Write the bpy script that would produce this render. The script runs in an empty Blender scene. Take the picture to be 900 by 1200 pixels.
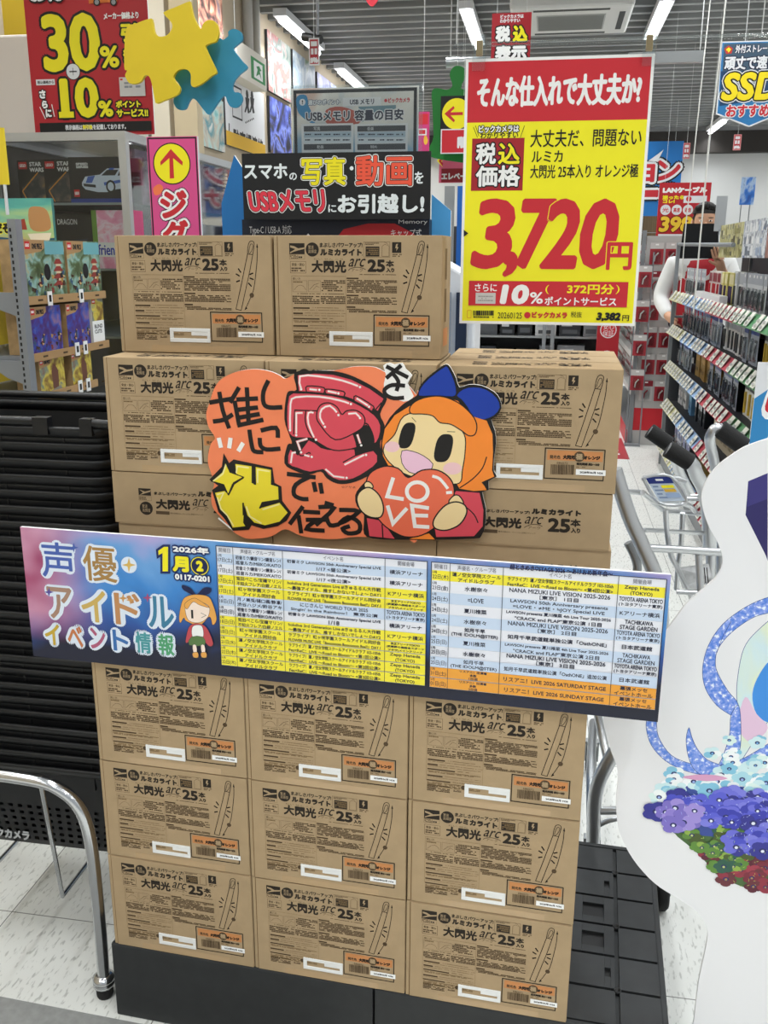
import bpy, math, random
from mathutils import Vector, Matrix
rnd = random.Random(7)
SC = bpy.context.scene
COL = SC.collection

# ------------------------------------------------------------------ camera, world, exposure
CAM_Z, YAW, PITCH, ROLL, FPX = 1.47, 0.1697, 0.2693, 0.0041, 1090.3
_cp, _sp, _cr, _sr = math.cos(PITCH), math.sin(PITCH), math.cos(ROLL), math.sin(ROLL)
_Rz = Matrix.Rotation(YAW, 3, 'Z')
FWD = _Rz @ Vector((0, _cp, -_sp))
_ri, _up = Vector((1, 0, 0)), Vector((0, _sp, _cp))
RIGHT = _Rz @ (_ri * _cr + _up * _sr)
UP = _Rz @ (_up * _cr - _ri * _sr)
EYE = Vector((0, 0, CAM_Z))
cam_data = bpy.data.cameras.new('camera')
cam = bpy.data.objects.new('camera', cam_data)
COL.objects.link(cam)
cam_data.sensor_fit = 'VERTICAL'
cam_data.sensor_height = 36.0
cam_data.lens = FPX / 1200 * 36.0
cam_data.clip_start = 0.02
_m = Matrix((RIGHT, UP, -FWD)).transposed().to_4x4()
_m.translation = EYE
cam.matrix_world = _m
SC.camera = cam

SC.view_settings.view_transform = 'Standard'
SC.view_settings.look = 'None'
SC.view_settings.gamma = 1.0
SC.view_settings.use_curve_mapping = False
SC.view_settings.exposure = 0.0
WORLD_STRENGTH = 0.50
TUBE_WATTS = 12.5
TUBE_GLOW = 9.0
w = bpy.data.worlds.new('world')
SC.world = w
w.use_nodes = True
w.node_tree.nodes['Background'].inputs[0].default_value = (0.90, 0.96, 1.0, 1)
w.node_tree.nodes['Background'].inputs[1].default_value = WORLD_STRENGTH

# ------------------------------------------------------------------ helpers: where a sight line meets a surface
def ray(px, py):
    return FWD + RIGHT * ((px - 450) / FPX) - UP * ((py - 600) / FPX)
def onY(px, py, y):
    d = ray(px, py); return EYE + d * (y / d.y)
def onX(px, py, x):
    d = ray(px, py); return EYE + d * (x / d.x)
def onZ(px, py, z):
    d = ray(px, py); return EYE + d * ((z - CAM_Z) / d.z)

# ------------------------------------------------------------------ materials
def lin(h):
    h = h.lstrip('#')
    out = []
    for i in (0, 2, 4):
        v = int(h[i:i + 2], 16) / 255
        out.append(v / 12.92 if v <= 0.04045 else ((v + 0.055) / 1.055) ** 2.4)
    return out
MATS = {}
def mat(col, rough=0.55, metal=0.0, noise=0.0, scale=40.0, name=None, spec=0.4, bump=0.0, stretch=None):
    key = (col, rough, metal, noise, scale, spec, bump)
    if key in MATS: return MATS[key]
    m = bpy.data.materials.new(name or ('paint_' + col.lstrip('#')))
    m.use_nodes = True
    nt = m.node_tree; b = nt.nodes['Principled BSDF']
    c = lin(col)
    b.inputs['Base Color'].default_value = (*c, 1)
    b.inputs['Roughness'].default_value = rough
    b.inputs['Metallic'].default_value = metal
    b.inputs['Specular IOR Level'].default_value = spec
    if noise or bump:
        tc = nt.nodes.new('ShaderNodeTexCoord')
        mp = nt.nodes.new('ShaderNodeMapping')
        if stretch: mp.inputs['Scale'].default_value = stretch
        n = nt.nodes.new('ShaderNodeTexNoise'); n.inputs['Scale'].default_value = scale; n.inputs['Detail'].default_value = 4
        nt.links.new(tc.outputs['Object'], mp.inputs['Vector']); nt.links.new(mp.outputs[0], n.inputs['Vector'])
        if noise:
            r = nt.nodes.new('ShaderNodeValToRGB')
            r.color_ramp.elements[0].position = 0.3; r.color_ramp.elements[1].position = 0.7
            r.color_ramp.elements[0].color = (*[max(0, v * (1 - noise)) for v in c], 1)
            r.color_ramp.elements[1].color = (*[min(1, v * (1 + noise)) for v in c], 1)
            nt.links.new(n.outputs['Fac'], r.inputs[0]); nt.links.new(r.outputs[0], b.inputs['Base Color'])
        if bump:
            bp = nt.nodes.new('ShaderNodeBump'); bp.inputs['Strength'].default_value = bump; bp.inputs['Distance'].default_value = 0.002
            nt.links.new(n.outputs['Fac'], bp.inputs['Height']); nt.links.new(bp.outputs[0], b.inputs['Normal'])
    MATS[key] = m
    return m
def emis(col, strength, name):
    m = bpy.data.materials.new(name); m.use_nodes = True
    b = m.node_tree.nodes['Principled BSDF']
    b.inputs['Base Color'].default_value = (*lin(col), 1)
    b.inputs['Emission Color'].default_value = (*lin(col), 1)
    b.inputs['Emission Strength'].default_value = strength
    return m
def glass(name, tint=(0.96, 0.98, 0.98), alpha=0.01, rough=0.03):
    m = bpy.data.materials.new(name); m.use_nodes = True
    nt = m.node_tree; nt.nodes.clear()
    o = nt.nodes.new('ShaderNodeOutputMaterial'); mx = nt.nodes.new('ShaderNodeMixShader')
    t = nt.nodes.new('ShaderNodeBsdfTransparent'); g = nt.nodes.new('ShaderNodeBsdfGlossy')
    fr = nt.nodes.new('ShaderNodeFresnel'); fr.inputs[0].default_value = 1.45
    ad = nt.nodes.new('ShaderNodeMath'); ad.operation = 'MULTIPLY_ADD'; ad.inputs[1].default_value = 0.7; ad.inputs[2].default_value = alpha
    t.inputs[0].default_value = (*tint, 1); g.inputs['Roughness'].default_value = rough
    nt.links.new(fr.outputs[0], ad.inputs[0]); nt.links.new(ad.outputs[0], mx.inputs[0])
    nt.links.new(t.outputs[0], mx.inputs[1]); nt.links.new(g.outputs[0], mx.inputs[2]); nt.links.new(mx.outputs[0], o.inputs[0])
    return m
def blotch(name, stops, scale=6.0, detail=3.0, rough=0.4, distort=0.6, seed=0.0, stretch=(1, 1, 1), grad=None, gmix=0.5):
    """a printed picture: a colour ramp over noise (and, if asked, over a direction across the sheet)"""
    m = bpy.data.materials.new(name); m.use_nodes = True
    nt = m.node_tree; b = nt.nodes['Principled BSDF']; b.inputs['Roughness'].default_value = rough
    tc = nt.nodes.new('ShaderNodeTexCoord'); mp = nt.nodes.new('ShaderNodeMapping')
    mp.inputs['Location'].default_value = (seed, seed * 1.7, seed * 0.3); mp.inputs['Scale'].default_value = stretch
    n = nt.nodes.new('ShaderNodeTexNoise'); n.inputs['Scale'].default_value = scale; n.inputs['Detail'].default_value = detail; n.inputs['Distortion'].default_value = distort
    r = nt.nodes.new('ShaderNodeValToRGB')
    els = r.color_ramp.elements
    while len(els) < len(stops): els.new(0.5)
    for e, (p, c) in zip(els, stops):
        e.position = p; e.color = (*lin(c), 1)
    nt.links.new(tc.outputs['Object'], mp.inputs['Vector']); nt.links.new(mp.outputs[0], n.inputs['Vector'])
    if grad:
        dp = nt.nodes.new('ShaderNodeVectorMath'); dp.operation = 'DOT_PRODUCT'; dp.inputs[1].default_value = grad[:3]
        nt.links.new(tc.outputs['Object'], dp.inputs[0])
        ad = nt.nodes.new('ShaderNodeMath'); ad.operation = 'ADD'; ad.inputs[1].default_value = grad[3]
        nt.links.new(dp.outputs['Value'], ad.inputs[0])
        mx = nt.nodes.new('ShaderNodeMix'); mx.data_type = 'FLOAT'; mx.inputs[0].default_value = gmix
        nt.links.new(n.outputs['Fac'], mx.inputs[2]); nt.links.new(ad.outputs[0], mx.inputs[3])
        nt.links.new(mx.outputs[0], r.inputs[0])
    else:
        nt.links.new(n.outputs['Fac'], r.inputs[0])
    nt.links.new(r.outputs[0], b.inputs['Base Color'])
    return m

CARD = mat('#ad9675', 0.85, noise=0.05, scale=25, name='cardboard', spec=0.15)
CARD_IN = mat('#6b5235', 0.9, name='cardboard_edge', spec=0.1)
INK = mat('#2e2822', 0.7, name='brown_black_ink', spec=0.2)
INK2 = mat('#5a4a38', 0.8, name='fine_print_ink', spec=0.15)
INK3 = mat('#7d6748', 0.8, name='pale_fine_print_ink', spec=0.15)
ORANGE = mat('#c58550', 0.7, name='orange_print')
WHITE = mat('#f2f2f0', 0.5, name='white_print')
OFFWHITE = mat('#dfe0e2', 0.5, name='white_board')
BLACK = mat('#141414', 0.5, name='black_print')
RED = mat('#c8202e', 0.5, name='red_print')
YELLOW = mat('#f2e51e', 0.5, name='yellow_print')
CHROME = mat('#c9cbcd', 0.22, 1.0, name='chrome_tube')
STEEL = mat('#9ea1a3', 0.38, 0.9, name='satin_steel')
BPLAST = mat('#111214', 0.42, name='black_plastic', spec=0.45)
BPAL = mat('#2b2d2e', 0.55, noise=0.12, scale=30, name='black_pallet_plastic')
RUBBER = mat('#1c1c1c', 0.8, bump=0.5, scale=300, name='black_foam')
GLASS = glass('clear_glass')
ACRYL = glass('clear_acrylic', alpha=0.02)
TROL = mat('#c6c8ca', 0.30, 0.85, name='silver_trolley_tube')
GREYM = mat('#8b8f93', 0.5, 0.3, name='grey_painted_steel')

# ------------------------------------------------------------------ mesh building
class MB:
    def __init__(s):
        s.v, s.f, s.m, s.sm, s.mats = [], [], [], [], []
        s.T = None
    def mi(s, m):
        if m not in s.mats: s.mats.append(m)
        return s.mats.index(m)
    def add(s, vs, fs, m, smooth=False):
        b = len(s.v)
        if s.T is not None: vs = [s.T @ Vector(v) for v in vs]
        s.v.extend(tuple(v) for v in vs)
        k = s.mi(m)
        for f in fs:
            s.f.append(tuple(b + i for i in f)); s.m.append(k); s.sm.append(smooth)
    def box(s, x0, x1, y0, y1, z0, z1, m):
        vs = [(x, y, z) for z in (z0, z1) for y in (y0, y1) for x in (x0, x1)]
        s.add(vs, [(0, 2, 3, 1), (4, 5, 7, 6), (0, 1, 5, 4), (2, 6, 7, 3), (0, 4, 6, 2), (1, 3, 7, 5)], m)
    def hexa(s, p, m):
        """box from 8 corners, bottom four (ccw) then top four"""
        s.add(p, [(3, 2, 1, 0), (4, 5, 6, 7), (0, 1, 5, 4), (1, 2, 6, 5), (2, 3, 7, 6), (3, 0, 4, 7)], m)
    def tube(s, pts, r, m, n=10, closed=False, cap=True):
        pts = [Vector(p) for p in pts]
        N = len(pts)
        rs = r if isinstance(r, (list, tuple)) else [r] * N
        vs, fs = [], []
        prev = None
        for i, p in enumerate(pts):
            if closed: t = pts[(i + 1) % N] - pts[i - 1]
            else: t = pts[min(i + 1, N - 1)] - pts[max(i - 1, 0)]
            t = t.normalized() if t.length > 1e-9 else Vector((0, 0, 1))
            if prev is None:
                a = Vector((0, 0, 1)) if abs(t.z) < 0.9 else Vector((1, 0, 0))
                u = t.cross(a).normalized()
            else:
                u = prev - t * prev.dot(t)
                u = u.normalized() if u.length > 1e-6 else t.orthogonal().normalized()
            prev = u
            q = t.cross(u)
            for k in range(n):
                a = 2 * math.pi * k / n
                vs.append(p + (u * math.cos(a) + q * math.sin(a)) * rs[i])
        for i in range(N if closed else N - 1):
            j = (i + 1) % N
            for k in range(n):
                k2 = (k + 1) % n
                fs.append((i * n + k, i * n + k2, j * n + k2, j * n + k))
        s.add(vs, fs, m, True)
        if cap and not closed:
            s.add(vs[:n], [tuple(reversed(range(n)))], m)
            s.add(vs[-n:], [tuple(range(n))], m)
    def lathe(s, prof, c, m, n=20, axis='z'):
        vs, fs = [], []
        for r, z in prof:
            for k in range(n):
                a = 2 * math.pi * k / n
                p = (r * math.cos(a), r * math.sin(a), z)
                if axis == 'y': p = (p[0], p[2], p[1])
                if axis == 'x': p = (p[2], p[0], p[1])
                vs.append((c[0] + p[0], c[1] + p[1], c[2] + p[2]))
        for i in range(len(prof) - 1):
            for k in range(n):
                k2 = (k + 1) % n
                fs.append((i * n + k, i * n + k2, (i + 1) * n + k2, (i + 1) * n + k))
        fs.append(tuple(reversed(range(n)))); fs.append(tuple((len(prof) - 1) * n + k for k in range(n)))
        s.add(vs, fs, m, True)
    def prism(s, out, y0, y1, m, side=None):
        """outline in local x,z extruded between two y values (front is y0)"""
        out = list(out); n = len(out)
        if sum(out[i][0] * out[(i + 1) % n][1] - out[(i + 1) % n][0] * out[i][1] for i in range(n)) < 0: out.reverse()
        s.add([(a, y0, b) for a, b in out], [tuple(range(n))], m)
        s.add([(a, y1, b) for a, b in out], [tuple(reversed(range(n)))], side or m)
        vs = [(a, y0, b) for a, b in out] + [(a, y1, b) for a, b in out]
        s.add(vs, [(i, (i + 1) % n, n + (i + 1) % n, n + i) for i in range(n)], side or m)
    def build(s, name, parent=None, bevel=0.0, loc=None, rz=None, fix=True):
        me = bpy.data.meshes.new(name)
        me.from_pydata(s.v, [], s.f)
        for mt in s.mats: me.materials.append(mt)
        me.polygons.foreach_set('material_index', s.m)
        me.polygons.foreach_set('use_smooth', s.sm)
        me.update()
        o = bpy.data.objects.new(name, me)
        COL.objects.link(o)
        if parent is not None: o.parent = parent
        if loc is not None: o.location = loc
        if rz is not None: o.rotation_euler = (0, 0, rz)
        if bevel:
            b = o.modifiers.new('bevel', 'BEVEL'); b.width = bevel; b.segments = 2; b.limit_method = 'ANGLE'; b.angle_limit = math.radians(50)
        return o

def catmull(pts, per=6, closed=True):
    n = len(pts); out = []
    P = [Vector((*p, 0)) if len(p) == 2 else Vector(p) for p in pts]
    rng = range(n) if closed else range(n - 1)
    for i in rng:
        if closed: a, b, c, d = P[i - 1], P[i], P[(i + 1) % n], P[(i + 2) % n]
        else: a, b, c, d = P[max(i - 1, 0)], P[i], P[i + 1], P[min(i + 2, n - 1)]
        for k in range(per):
            t = k / per
            v = 0.5 * ((2 * b) + (c - a) * t + (2 * a - 5 * b + 4 * c - d) * t * t + (3 * b - 3 * c + d - a) * t ** 3)
            out.append(v)
    if not closed: out.append(P[-1])
    return [tuple(v)[:len(pts[0])] for v in out]

# ------------------------------------------------------------------ lettering
_TXT = {}
def raw_text(st, off=0.0):
    k = (st, off)
    if k not in _TXT:
        c = bpy.data.curves.new('lettering', 'FONT'); c.body = st; c.offset = off; c.resolution_u = 3
        o = bpy.data.objects.new('lettering', c); COL.objects.link(o)
        dg = bpy.context.evaluated_depsgraph_get()
        me = bpy.data.meshes.new_from_object(o.evaluated_get(dg))
        vs = [(v.co.x, v.co.y) for v in me.vertices]
        fs = [tuple(p.vertices) for p in me.polygons]
        fs = [f if sum((vs[f[i]][0] * vs[f[(i + 1) % len(f)]][1] - vs[f[(i + 1) % len(f)]][0] * vs[f[i]][1]) for i in range(len(f))) > 0 else tuple(reversed(f)) for f in fs]
        bpy.data.objects.remove(o); bpy.data.curves.remove(c); bpy.data.meshes.remove(me)
        if not vs: vs = [(0, 0), (1, 0), (1, 1)]
        xs = [v[0] for v in vs]; ys = [v[1] for v in vs]
        _TXT[k] = (vs, fs, (min(xs), min(ys), max(xs), max(ys)))
    return _TXT[k]

class Art:
    """draws on an upright board; the board's local x runs right, z up, its face looks along -y.
    Positions are read off a crop of the photograph: (crop x, crop y) -> photo pixel -> point of the board."""
    def __init__(s, mb, origin, yaw, face=0.0, eps=4e-6, step=1.0):
        s.mb = mb; s.M = Matrix.Translation(Vector(origin)) @ Matrix.Rotation(yaw, 4, 'Z')
        s.Mi = s.M.inverted(); s.face = face; s.layer = 1; s.eps = eps * step
        s.ox = s.oy = 0.0; s.s = 1.0; s.direct = False; s.put = None
    def crop(s, ox, oy, sc):
        s.ox, s.oy, s.s = ox, oy, sc; s.direct = False; return s
    def p(s, cx, cy):
        if s.direct: return (cx, cy)
        d = s.Mi.to_3x3() @ ray(s.ox + cx / s.s, s.oy + cy / s.s)
        o = s.Mi @ EYE
        t = (s.face - o.y) / d.y
        h = o + d * t
        return (h.x, h.z)
    def y(s):
        s.layer += 1
        return s.face - s.layer * s.eps
    def emit(s, vs, fs, m):
        yy = s.y()
        if s.put: s.mb.add([s.put(a, b, yy - s.face) for a, b in vs], fs, m)
        else: s.mb.add([(a, yy, b) for a, b in vs], fs, m)
    def poly(s, pts, m, smooth=0, local=False):
        q = pts if local else [s.p(*a) for a in pts]
        if smooth: q = catmull(q, smooth)
        q = [tuple(c) for c in q]
        if sum(q[i][0] * q[(i + 1) % len(q)][1] - q[(i + 1) % len(q)][0] * q[i][1] for i in range(len(q))) < 0: q.reverse()
        s.emit(q, [tuple(range(len(q)))], m)
        return q
    def rect(s, x0, y0, x1, y1, m):
        a, b = s.p(x0, y0), s.p(x1, y1)
        u0, u1, v0, v1 = min(a[0], b[0]), max(a[0], b[0]), min(a[1], b[1]), max(a[1], b[1])
        s.emit([(u0, v0), (u1, v0), (u1, v1), (u0, v1)], [(0, 1, 2, 3)], m)
        return u0, u1, v0, v1
    def frame(s, x0, y0, x1, y1, wd, m):
        a, b = s.p(x0, y0), s.p(x1, y1)
        u0, u1, v0, v1 = min(a[0], b[0]), max(a[0], b[0]), min(a[1], b[1]), max(a[1], b[1])
        vs = [(u0, v0), (u1, v0), (u1, v1), (u0, v1), (u0 + wd, v0 + wd), (u1 - wd, v0 + wd), (u1 - wd, v1 - wd), (u0 + wd, v1 - wd)]
        s.emit(vs, [(0, 1, 5, 4), (1, 2, 6, 5), (2, 3, 7, 6), (3, 0, 4, 7)], m)
    def disc(s, cx, cy, r, m, n=24, ry=None):
        """r in crop units"""
        c = s.p(cx, cy); e = s.p(cx + r, cy); rr = math.hypot(e[0] - c[0], e[1] - c[1])
        k = (ry / r) if ry else 1
        s.emit([(c[0] + rr * math.cos(2 * math.pi * i / n), c[1] + rr * k * math.sin(2 * math.pi * i / n)) for i in range(n)], [tuple(range(n))], m)
    def line(s, pts, wd, m, smooth=0, closed=False, local=False, taper=False):
        """wd in metres"""
        q = pts if local else [s.p(*a) for a in pts]
        if smooth: q = catmull(q, smooth, closed)
        q = [Vector(a) for a in q]
        n = len(q); vs, fs = [], []
        for i, a in enumerate(q):
            if closed: t1, t2 = (a - q[i - 1]), (q[(i + 1) % n] - a)
            else: t1 = a - q[i - 1] if i else q[1] - a; t2 = q[i + 1] - a if i < n - 1 else t1
            t1 = t1.normalized() if t1.length else Vector((1, 0)); t2 = t2.normalized() if t2.length else t1
            nb = Vector((-t1.y - t2.y, t1.x + t2.x))
            nb = nb.normalized() if nb.length > 1e-6 else Vector((-t1.y, t1.x))
            cs = max(0.5, nb.dot(Vector((-t1.y, t1.x))))
            h = wd / 2 / cs
            if taper: h *= 1 - 0.75 * abs(2 * i / max(1, n - 1) - 1)
            vs += [tuple(a + nb * h), tuple(a - nb * h)]
        for i in range(n if closed else n - 1):
            j = (i + 1) % n
            fs.append((2 * i, 2 * i + 1, 2 * j + 1, 2 * j))
        s.emit(vs, fs, m)
    def text(s, st, x0, y0, x1, y1, m, bold=0.0, outs=(), rot=0.0, slant=0.0, off=0.0, n=8):
        """lettering stretched into the box; bold and outlines are in metres of stroke growth"""
        a, b = s.p(x0, y0), s.p(x1, y1)
        u0, u1, v0, v1 = min(a[0], b[0]), max(a[0], b[0]), min(a[1], b[1]), max(a[1], b[1])
        vs, fs, bb = raw_text(st, off)
        g = bold
        sx = max(1e-6, (u1 - u0 - 2 * g - abs(slant) * (v1 - v0))) / max(1e-6, bb[2] - bb[0]); sy = max(1e-6, (v1 - v0 - 2 * g)) / max(1e-6, bb[3] - bb[1])
        cx, cz = (u0 + u1) / 2, (v0 + v1) / 2
        cr, sr = math.cos(rot), math.sin(rot)
        base = []
        for x, y in vs:
            X = (x - (bb[0] + bb[2]) / 2) * sx; Y = (y - (bb[1] + bb[3]) / 2) * sy
            X += slant * Y
            base.append((cx + X * cr - Y * sr, cz + X * sr + Y * cr))
        def ring(rad, mm, k):
            for i in range(k):
                dx, dy = rad * math.cos(2 * math.pi * i / k), rad * math.sin(2 * math.pi * i / k)
                s.emit([(x + dx, y + dy) for x, y in base], fs, mm)
        for om, ow in outs:
            ring(g + ow, om, max(n, 12))
            if ow > 0.003: ring((g + ow) * 0.6, om, 10)
        if g:
            ring(g, m, n)
            if g > 0.003: ring(g * 0.55, m, 8)
        s.emit(base, fs, m)
    def micro(s, x0, y0, x1, y1, rows, m, fill=0.85, seed=1):
        """fine print: rows of short dashes"""
        r = random.Random(seed); a, b = s.p(x0, y0), s.p(x1, y1)
        u0, u1, v0, v1 = min(a[0], b[0]), max(a[0], b[0]), min(a[1], b[1]), max(a[1], b[1])
        vs, fs = [], []
        h = (v1 - v0) / rows
        for i in range(rows):
            t = v1 - i * h; u = u0; end = u0 + (u1 - u0) * (1 if r.random() < 0.7 else r.uniform(0.4, 1))
            while u < end:
                l = h * r.uniform(0.5, 1.6)
                e = min(u + l, end)
                if r.random() < fill:
                    k = len(vs); vs += [(u, t - h * 0.72), (e, t - h * 0.72), (e, t - h * 0.1), (u, t - h * 0.1)]; fs.append((k, k + 1, k + 2, k + 3))
                u += l + h * 0.16
        if fs: s.emit(vs, fs, m)

# ------------------------------------------------------------------ object bookkeeping
def thing(name, label, cat, loc=(0, 0, 0), rz=0.0, group=None):
    o = bpy.data.objects.new(name, None); COL.objects.link(o)
    o.empty_display_size = 0.05
    o.location = loc; o.rotation_euler = (0, 0, rz)
    return tag(o, label, cat, group)
def tag(o, label, cat, group=None, kind=None):
    o['label'] = label; o['category'] = cat
    if group: o['group'] = group
    if kind: o['kind'] = kind
    return o
def struct(o, label=None, cat=None):
    o['kind'] = 'structure'
    if label: o['label'] = label
    if cat: o['category'] = cat
    return o
def dup(root, loc, rz=None, label=None, group=None):
    r = root.copy(); COL.objects.link(r); r.location = loc
    if rz is not None: r.rotation_euler = (0, 0, rz)
    if label: r['label'] = label
    if group: r['group'] = group
    for ch in list(root.children):
        c = ch.copy(); COL.objects.link(c); c.parent = r
        for g in list(ch.children):
            d = g.copy(); COL.objects.link(d); d.parent = c
    return r
ORD = ['first', 'second', 'third', 'fourth', 'fifth', 'sixth', 'seventh', 'eighth', 'ninth', 'tenth', 'eleventh', 'twelfth', 'thirteenth',
       'fourteenth', 'fifteenth', 'sixteenth', 'seventeenth', 'eighteenth', 'nineteenth', 'twentieth', 'twenty-first', 'twenty-second',
       'twenty-third', 'twenty-fourth', 'twenty-fifth', 'twenty-sixth', 'twenty-seventh', 'twenty-eighth', 'twenty-ninth', 'thirtieth']

# ------------------------------------------------------------------ the shop's fluorescent tubes (the light of the place)
TUBE_Z = 3.1
TUBE_M = emis('#fbfdff', TUBE_GLOW, 'lit_tube')
FIX_M = mat('#d9dadb', 0.4, name='lamp_housing')
tb = MB(); tb.box(-0.05, 0.05, -0.6, 0.6, 0.025, 0.075, FIX_M)
tube_root = thing('ceiling_light', 'tube', 'ceiling light', (0, 0, 0), 0, 'fluorescent tubes hung under the ceiling slats')
tb.build('housing', tube_root)
tb = MB(); tb.tube([(0, -0.575, 0), (0, 0.575, 0)], 0.02, TUBE_M, 10)
tb.build('tube', tube_root)
for yy in (-0.4, 0.4):
    tb = MB(); tb.tube([(0, yy, 0.07), (0, yy, 0.34)], 0.005, FIX_M, 6); tb.build('hanger', tube_root)
ld = bpy.data.lights.new('tube_light', 'AREA'); ld.shape = 'RECTANGLE'; ld.size = 0.05; ld.size_y = 1.15
ld.spread = math.radians(135); ld.energy = TUBE_WATTS; ld.color = (0.96, 0.99, 1.0)
first = True
for i, tx in enumerate((-2.0, -0.665, 0.69, 2.07, 3.45)):
    for j in range(9):
        ty = 7.75 + (j - 5) * 1.97
        if tx == -2.0 and ty < 3.4 and ty > 3: pass
        seen = ty > 5.5
        if not seen and ty < -2.5: continue
        lab = ('lit ceiling tube in the %s line from the left wall, %s from the near end' % (ORD[i], ORD[j]))
        if first: o = tube_root; first = False; o.location = (tx, ty, TUBE_Z); o['label'] = lab
        else: o = dup(tube_root, (tx, ty, TUBE_Z), None, lab)
        lo = bpy.data.objects.new('tube_light', ld); COL.objects.link(lo); lo.location = (tx, ty, TUBE_Z - 0.022)

# ------------------------------------------------------------------ floor, walls, ceiling
fm = bpy.data.materials.new('vinyl_tiles'); fm.use_nodes = True
nt = fm.node_tree; b = nt.nodes['Principled BSDF']; b.inputs['Roughness'].default_value = 0.35
tc = nt.nodes.new('ShaderNodeTexCoord'); mp = nt.nodes.new('ShaderNodeMapping'); mp.inputs['Location'].default_value = (1.155, -1.66, 0)
nt.links.new(tc.outputs['Object'], mp.inputs['Vector'])
br = nt.nodes.new('ShaderNodeTexBrick'); br.offset = 0.0; br.squash = 1.0
br.inputs['Scale'].default_value = 1.0; br.inputs['Brick Width'].default_value = 0.45; br.inputs['Row Height'].default_value = 0.45
br.inputs['Mortar Size'].default_value = 0.0012; br.inputs['Mortar Smooth'].default_value = 0.0
br.inputs['Color1'].default_value = (1, 1, 1, 1); br.inputs['Color2'].default_value = (0.985, 0.985, 0.985, 1); br.inputs['Mortar'].default_value = (0.22, 0.22, 0.21, 1)
nt.links.new(mp.outputs[0], br.inputs['Vector'])
mp2 = nt.nodes.new('ShaderNodeMapping'); mp2.inputs['Scale'].default_value = (1.0, 0.26, 1); mp2.inputs['Rotation'].default_value = (0, 0, -0.6)
nt.links.new(tc.outputs['Object'], mp2.inputs['Vector'])
n1 = nt.nodes.new('ShaderNodeTexNoise'); n1.inputs['Scale'].default_value = 135; n1.inputs['Detail'].default_value = 3
nt.links.new(mp2.outputs[0], n1.inputs['Vector'])
r1 = nt.nodes.new('ShaderNodeValToRGB')
r1.color_ramp.elements[0].position = 0.34; r1.color_ramp.elements[0].color = (*lin('#bbbcb6'), 1)
r1.color_ramp.elements[1].position = 0.44; r1.color_ramp.elements[1].color = (*lin('#e2e3de'), 1)
nt.links.new(n1.outputs['Fac'], r1.inputs[0])
mu = nt.nodes.new('ShaderNodeMix'); mu.data_type = 'RGBA'; mu.blend_type = 'MULTIPLY'; mu.inputs[0].default_value = 1.0
nt.links.new(r1.outputs[0], mu.inputs[6]); nt.links.new(br.outputs['Color'], mu.inputs[7]); nt.links.new(mu.outputs[2], b.inputs['Base Color'])
m = MB(); m.box(-2.6, 4.2, -3.2, 15, -0.1, 0, fm)
struct(m.build('floor'))
WALLM = mat('#bcae97', 0.8, noise=0.03, scale=3, name='cream_wall')
WWALL = mat('#c9cac9', 0.8, name='white_wall')
m = MB(); m.box(-2.4, -2.2, -3.2, 14.6, 0, 3.5, WALLM); struct(m.build('wall_left'))
m = MB(); m.box(-2.4, 4.2, 14.5, 14.7, 0, 3.5, WWALL); struct(m.build('wall_back'))
m = MB(); m.box(4.0, 4.2, -3.2, 14.5, 0, 3.5, WWALL); struct(m.build('wall_right'))
m = MB(); m.box(-2.4, 4.0, 14.3, 14.5, 2.86, 3.14, mat('#2b2724', 0.7, name='dark_beam')); struct(m.build('trim_1'))
m = MB(); m.box(0.55, 1.62, 14.38, 14.5, 0, 2.86, mat('#5b4a33', 0.7, noise=0.35, scale=14, stretch=(6, 1, 0.05), name='brown_drape')); struct(m.build('trim_2'))
SLAT = mat('#8c8e8d', 0.55, name='slat_grey'); DECK = mat('#1d1e1f', 0.9, noise=0.3, scale=3, name='dark_deck')
m = MB()
m.box(-2.6, 4.2, -3.2, 14.6, 3.5, 3.6, DECK)
yy = -3.0
while yy < 14.4:
    m.box(-2.2, 4.0, yy, yy + 0.052, 3.19, 3.235, SLAT); yy += 0.215
for xx in (-1.6, -0.35, 0.9, 2.2, 3.4):
    m.box(xx, xx + 0.03, -3.0, 14.4, 3.25, 3.30, SLAT)
for k in range(7):
    m.box(-2.4, 4.0, -2 + k * 2.4, -1.9 + k * 2.4, 3.36, 3.5, mat('#3c3e40', 0.7, name='joist_grey'))
struct(m.build('ceiling'))

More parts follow.
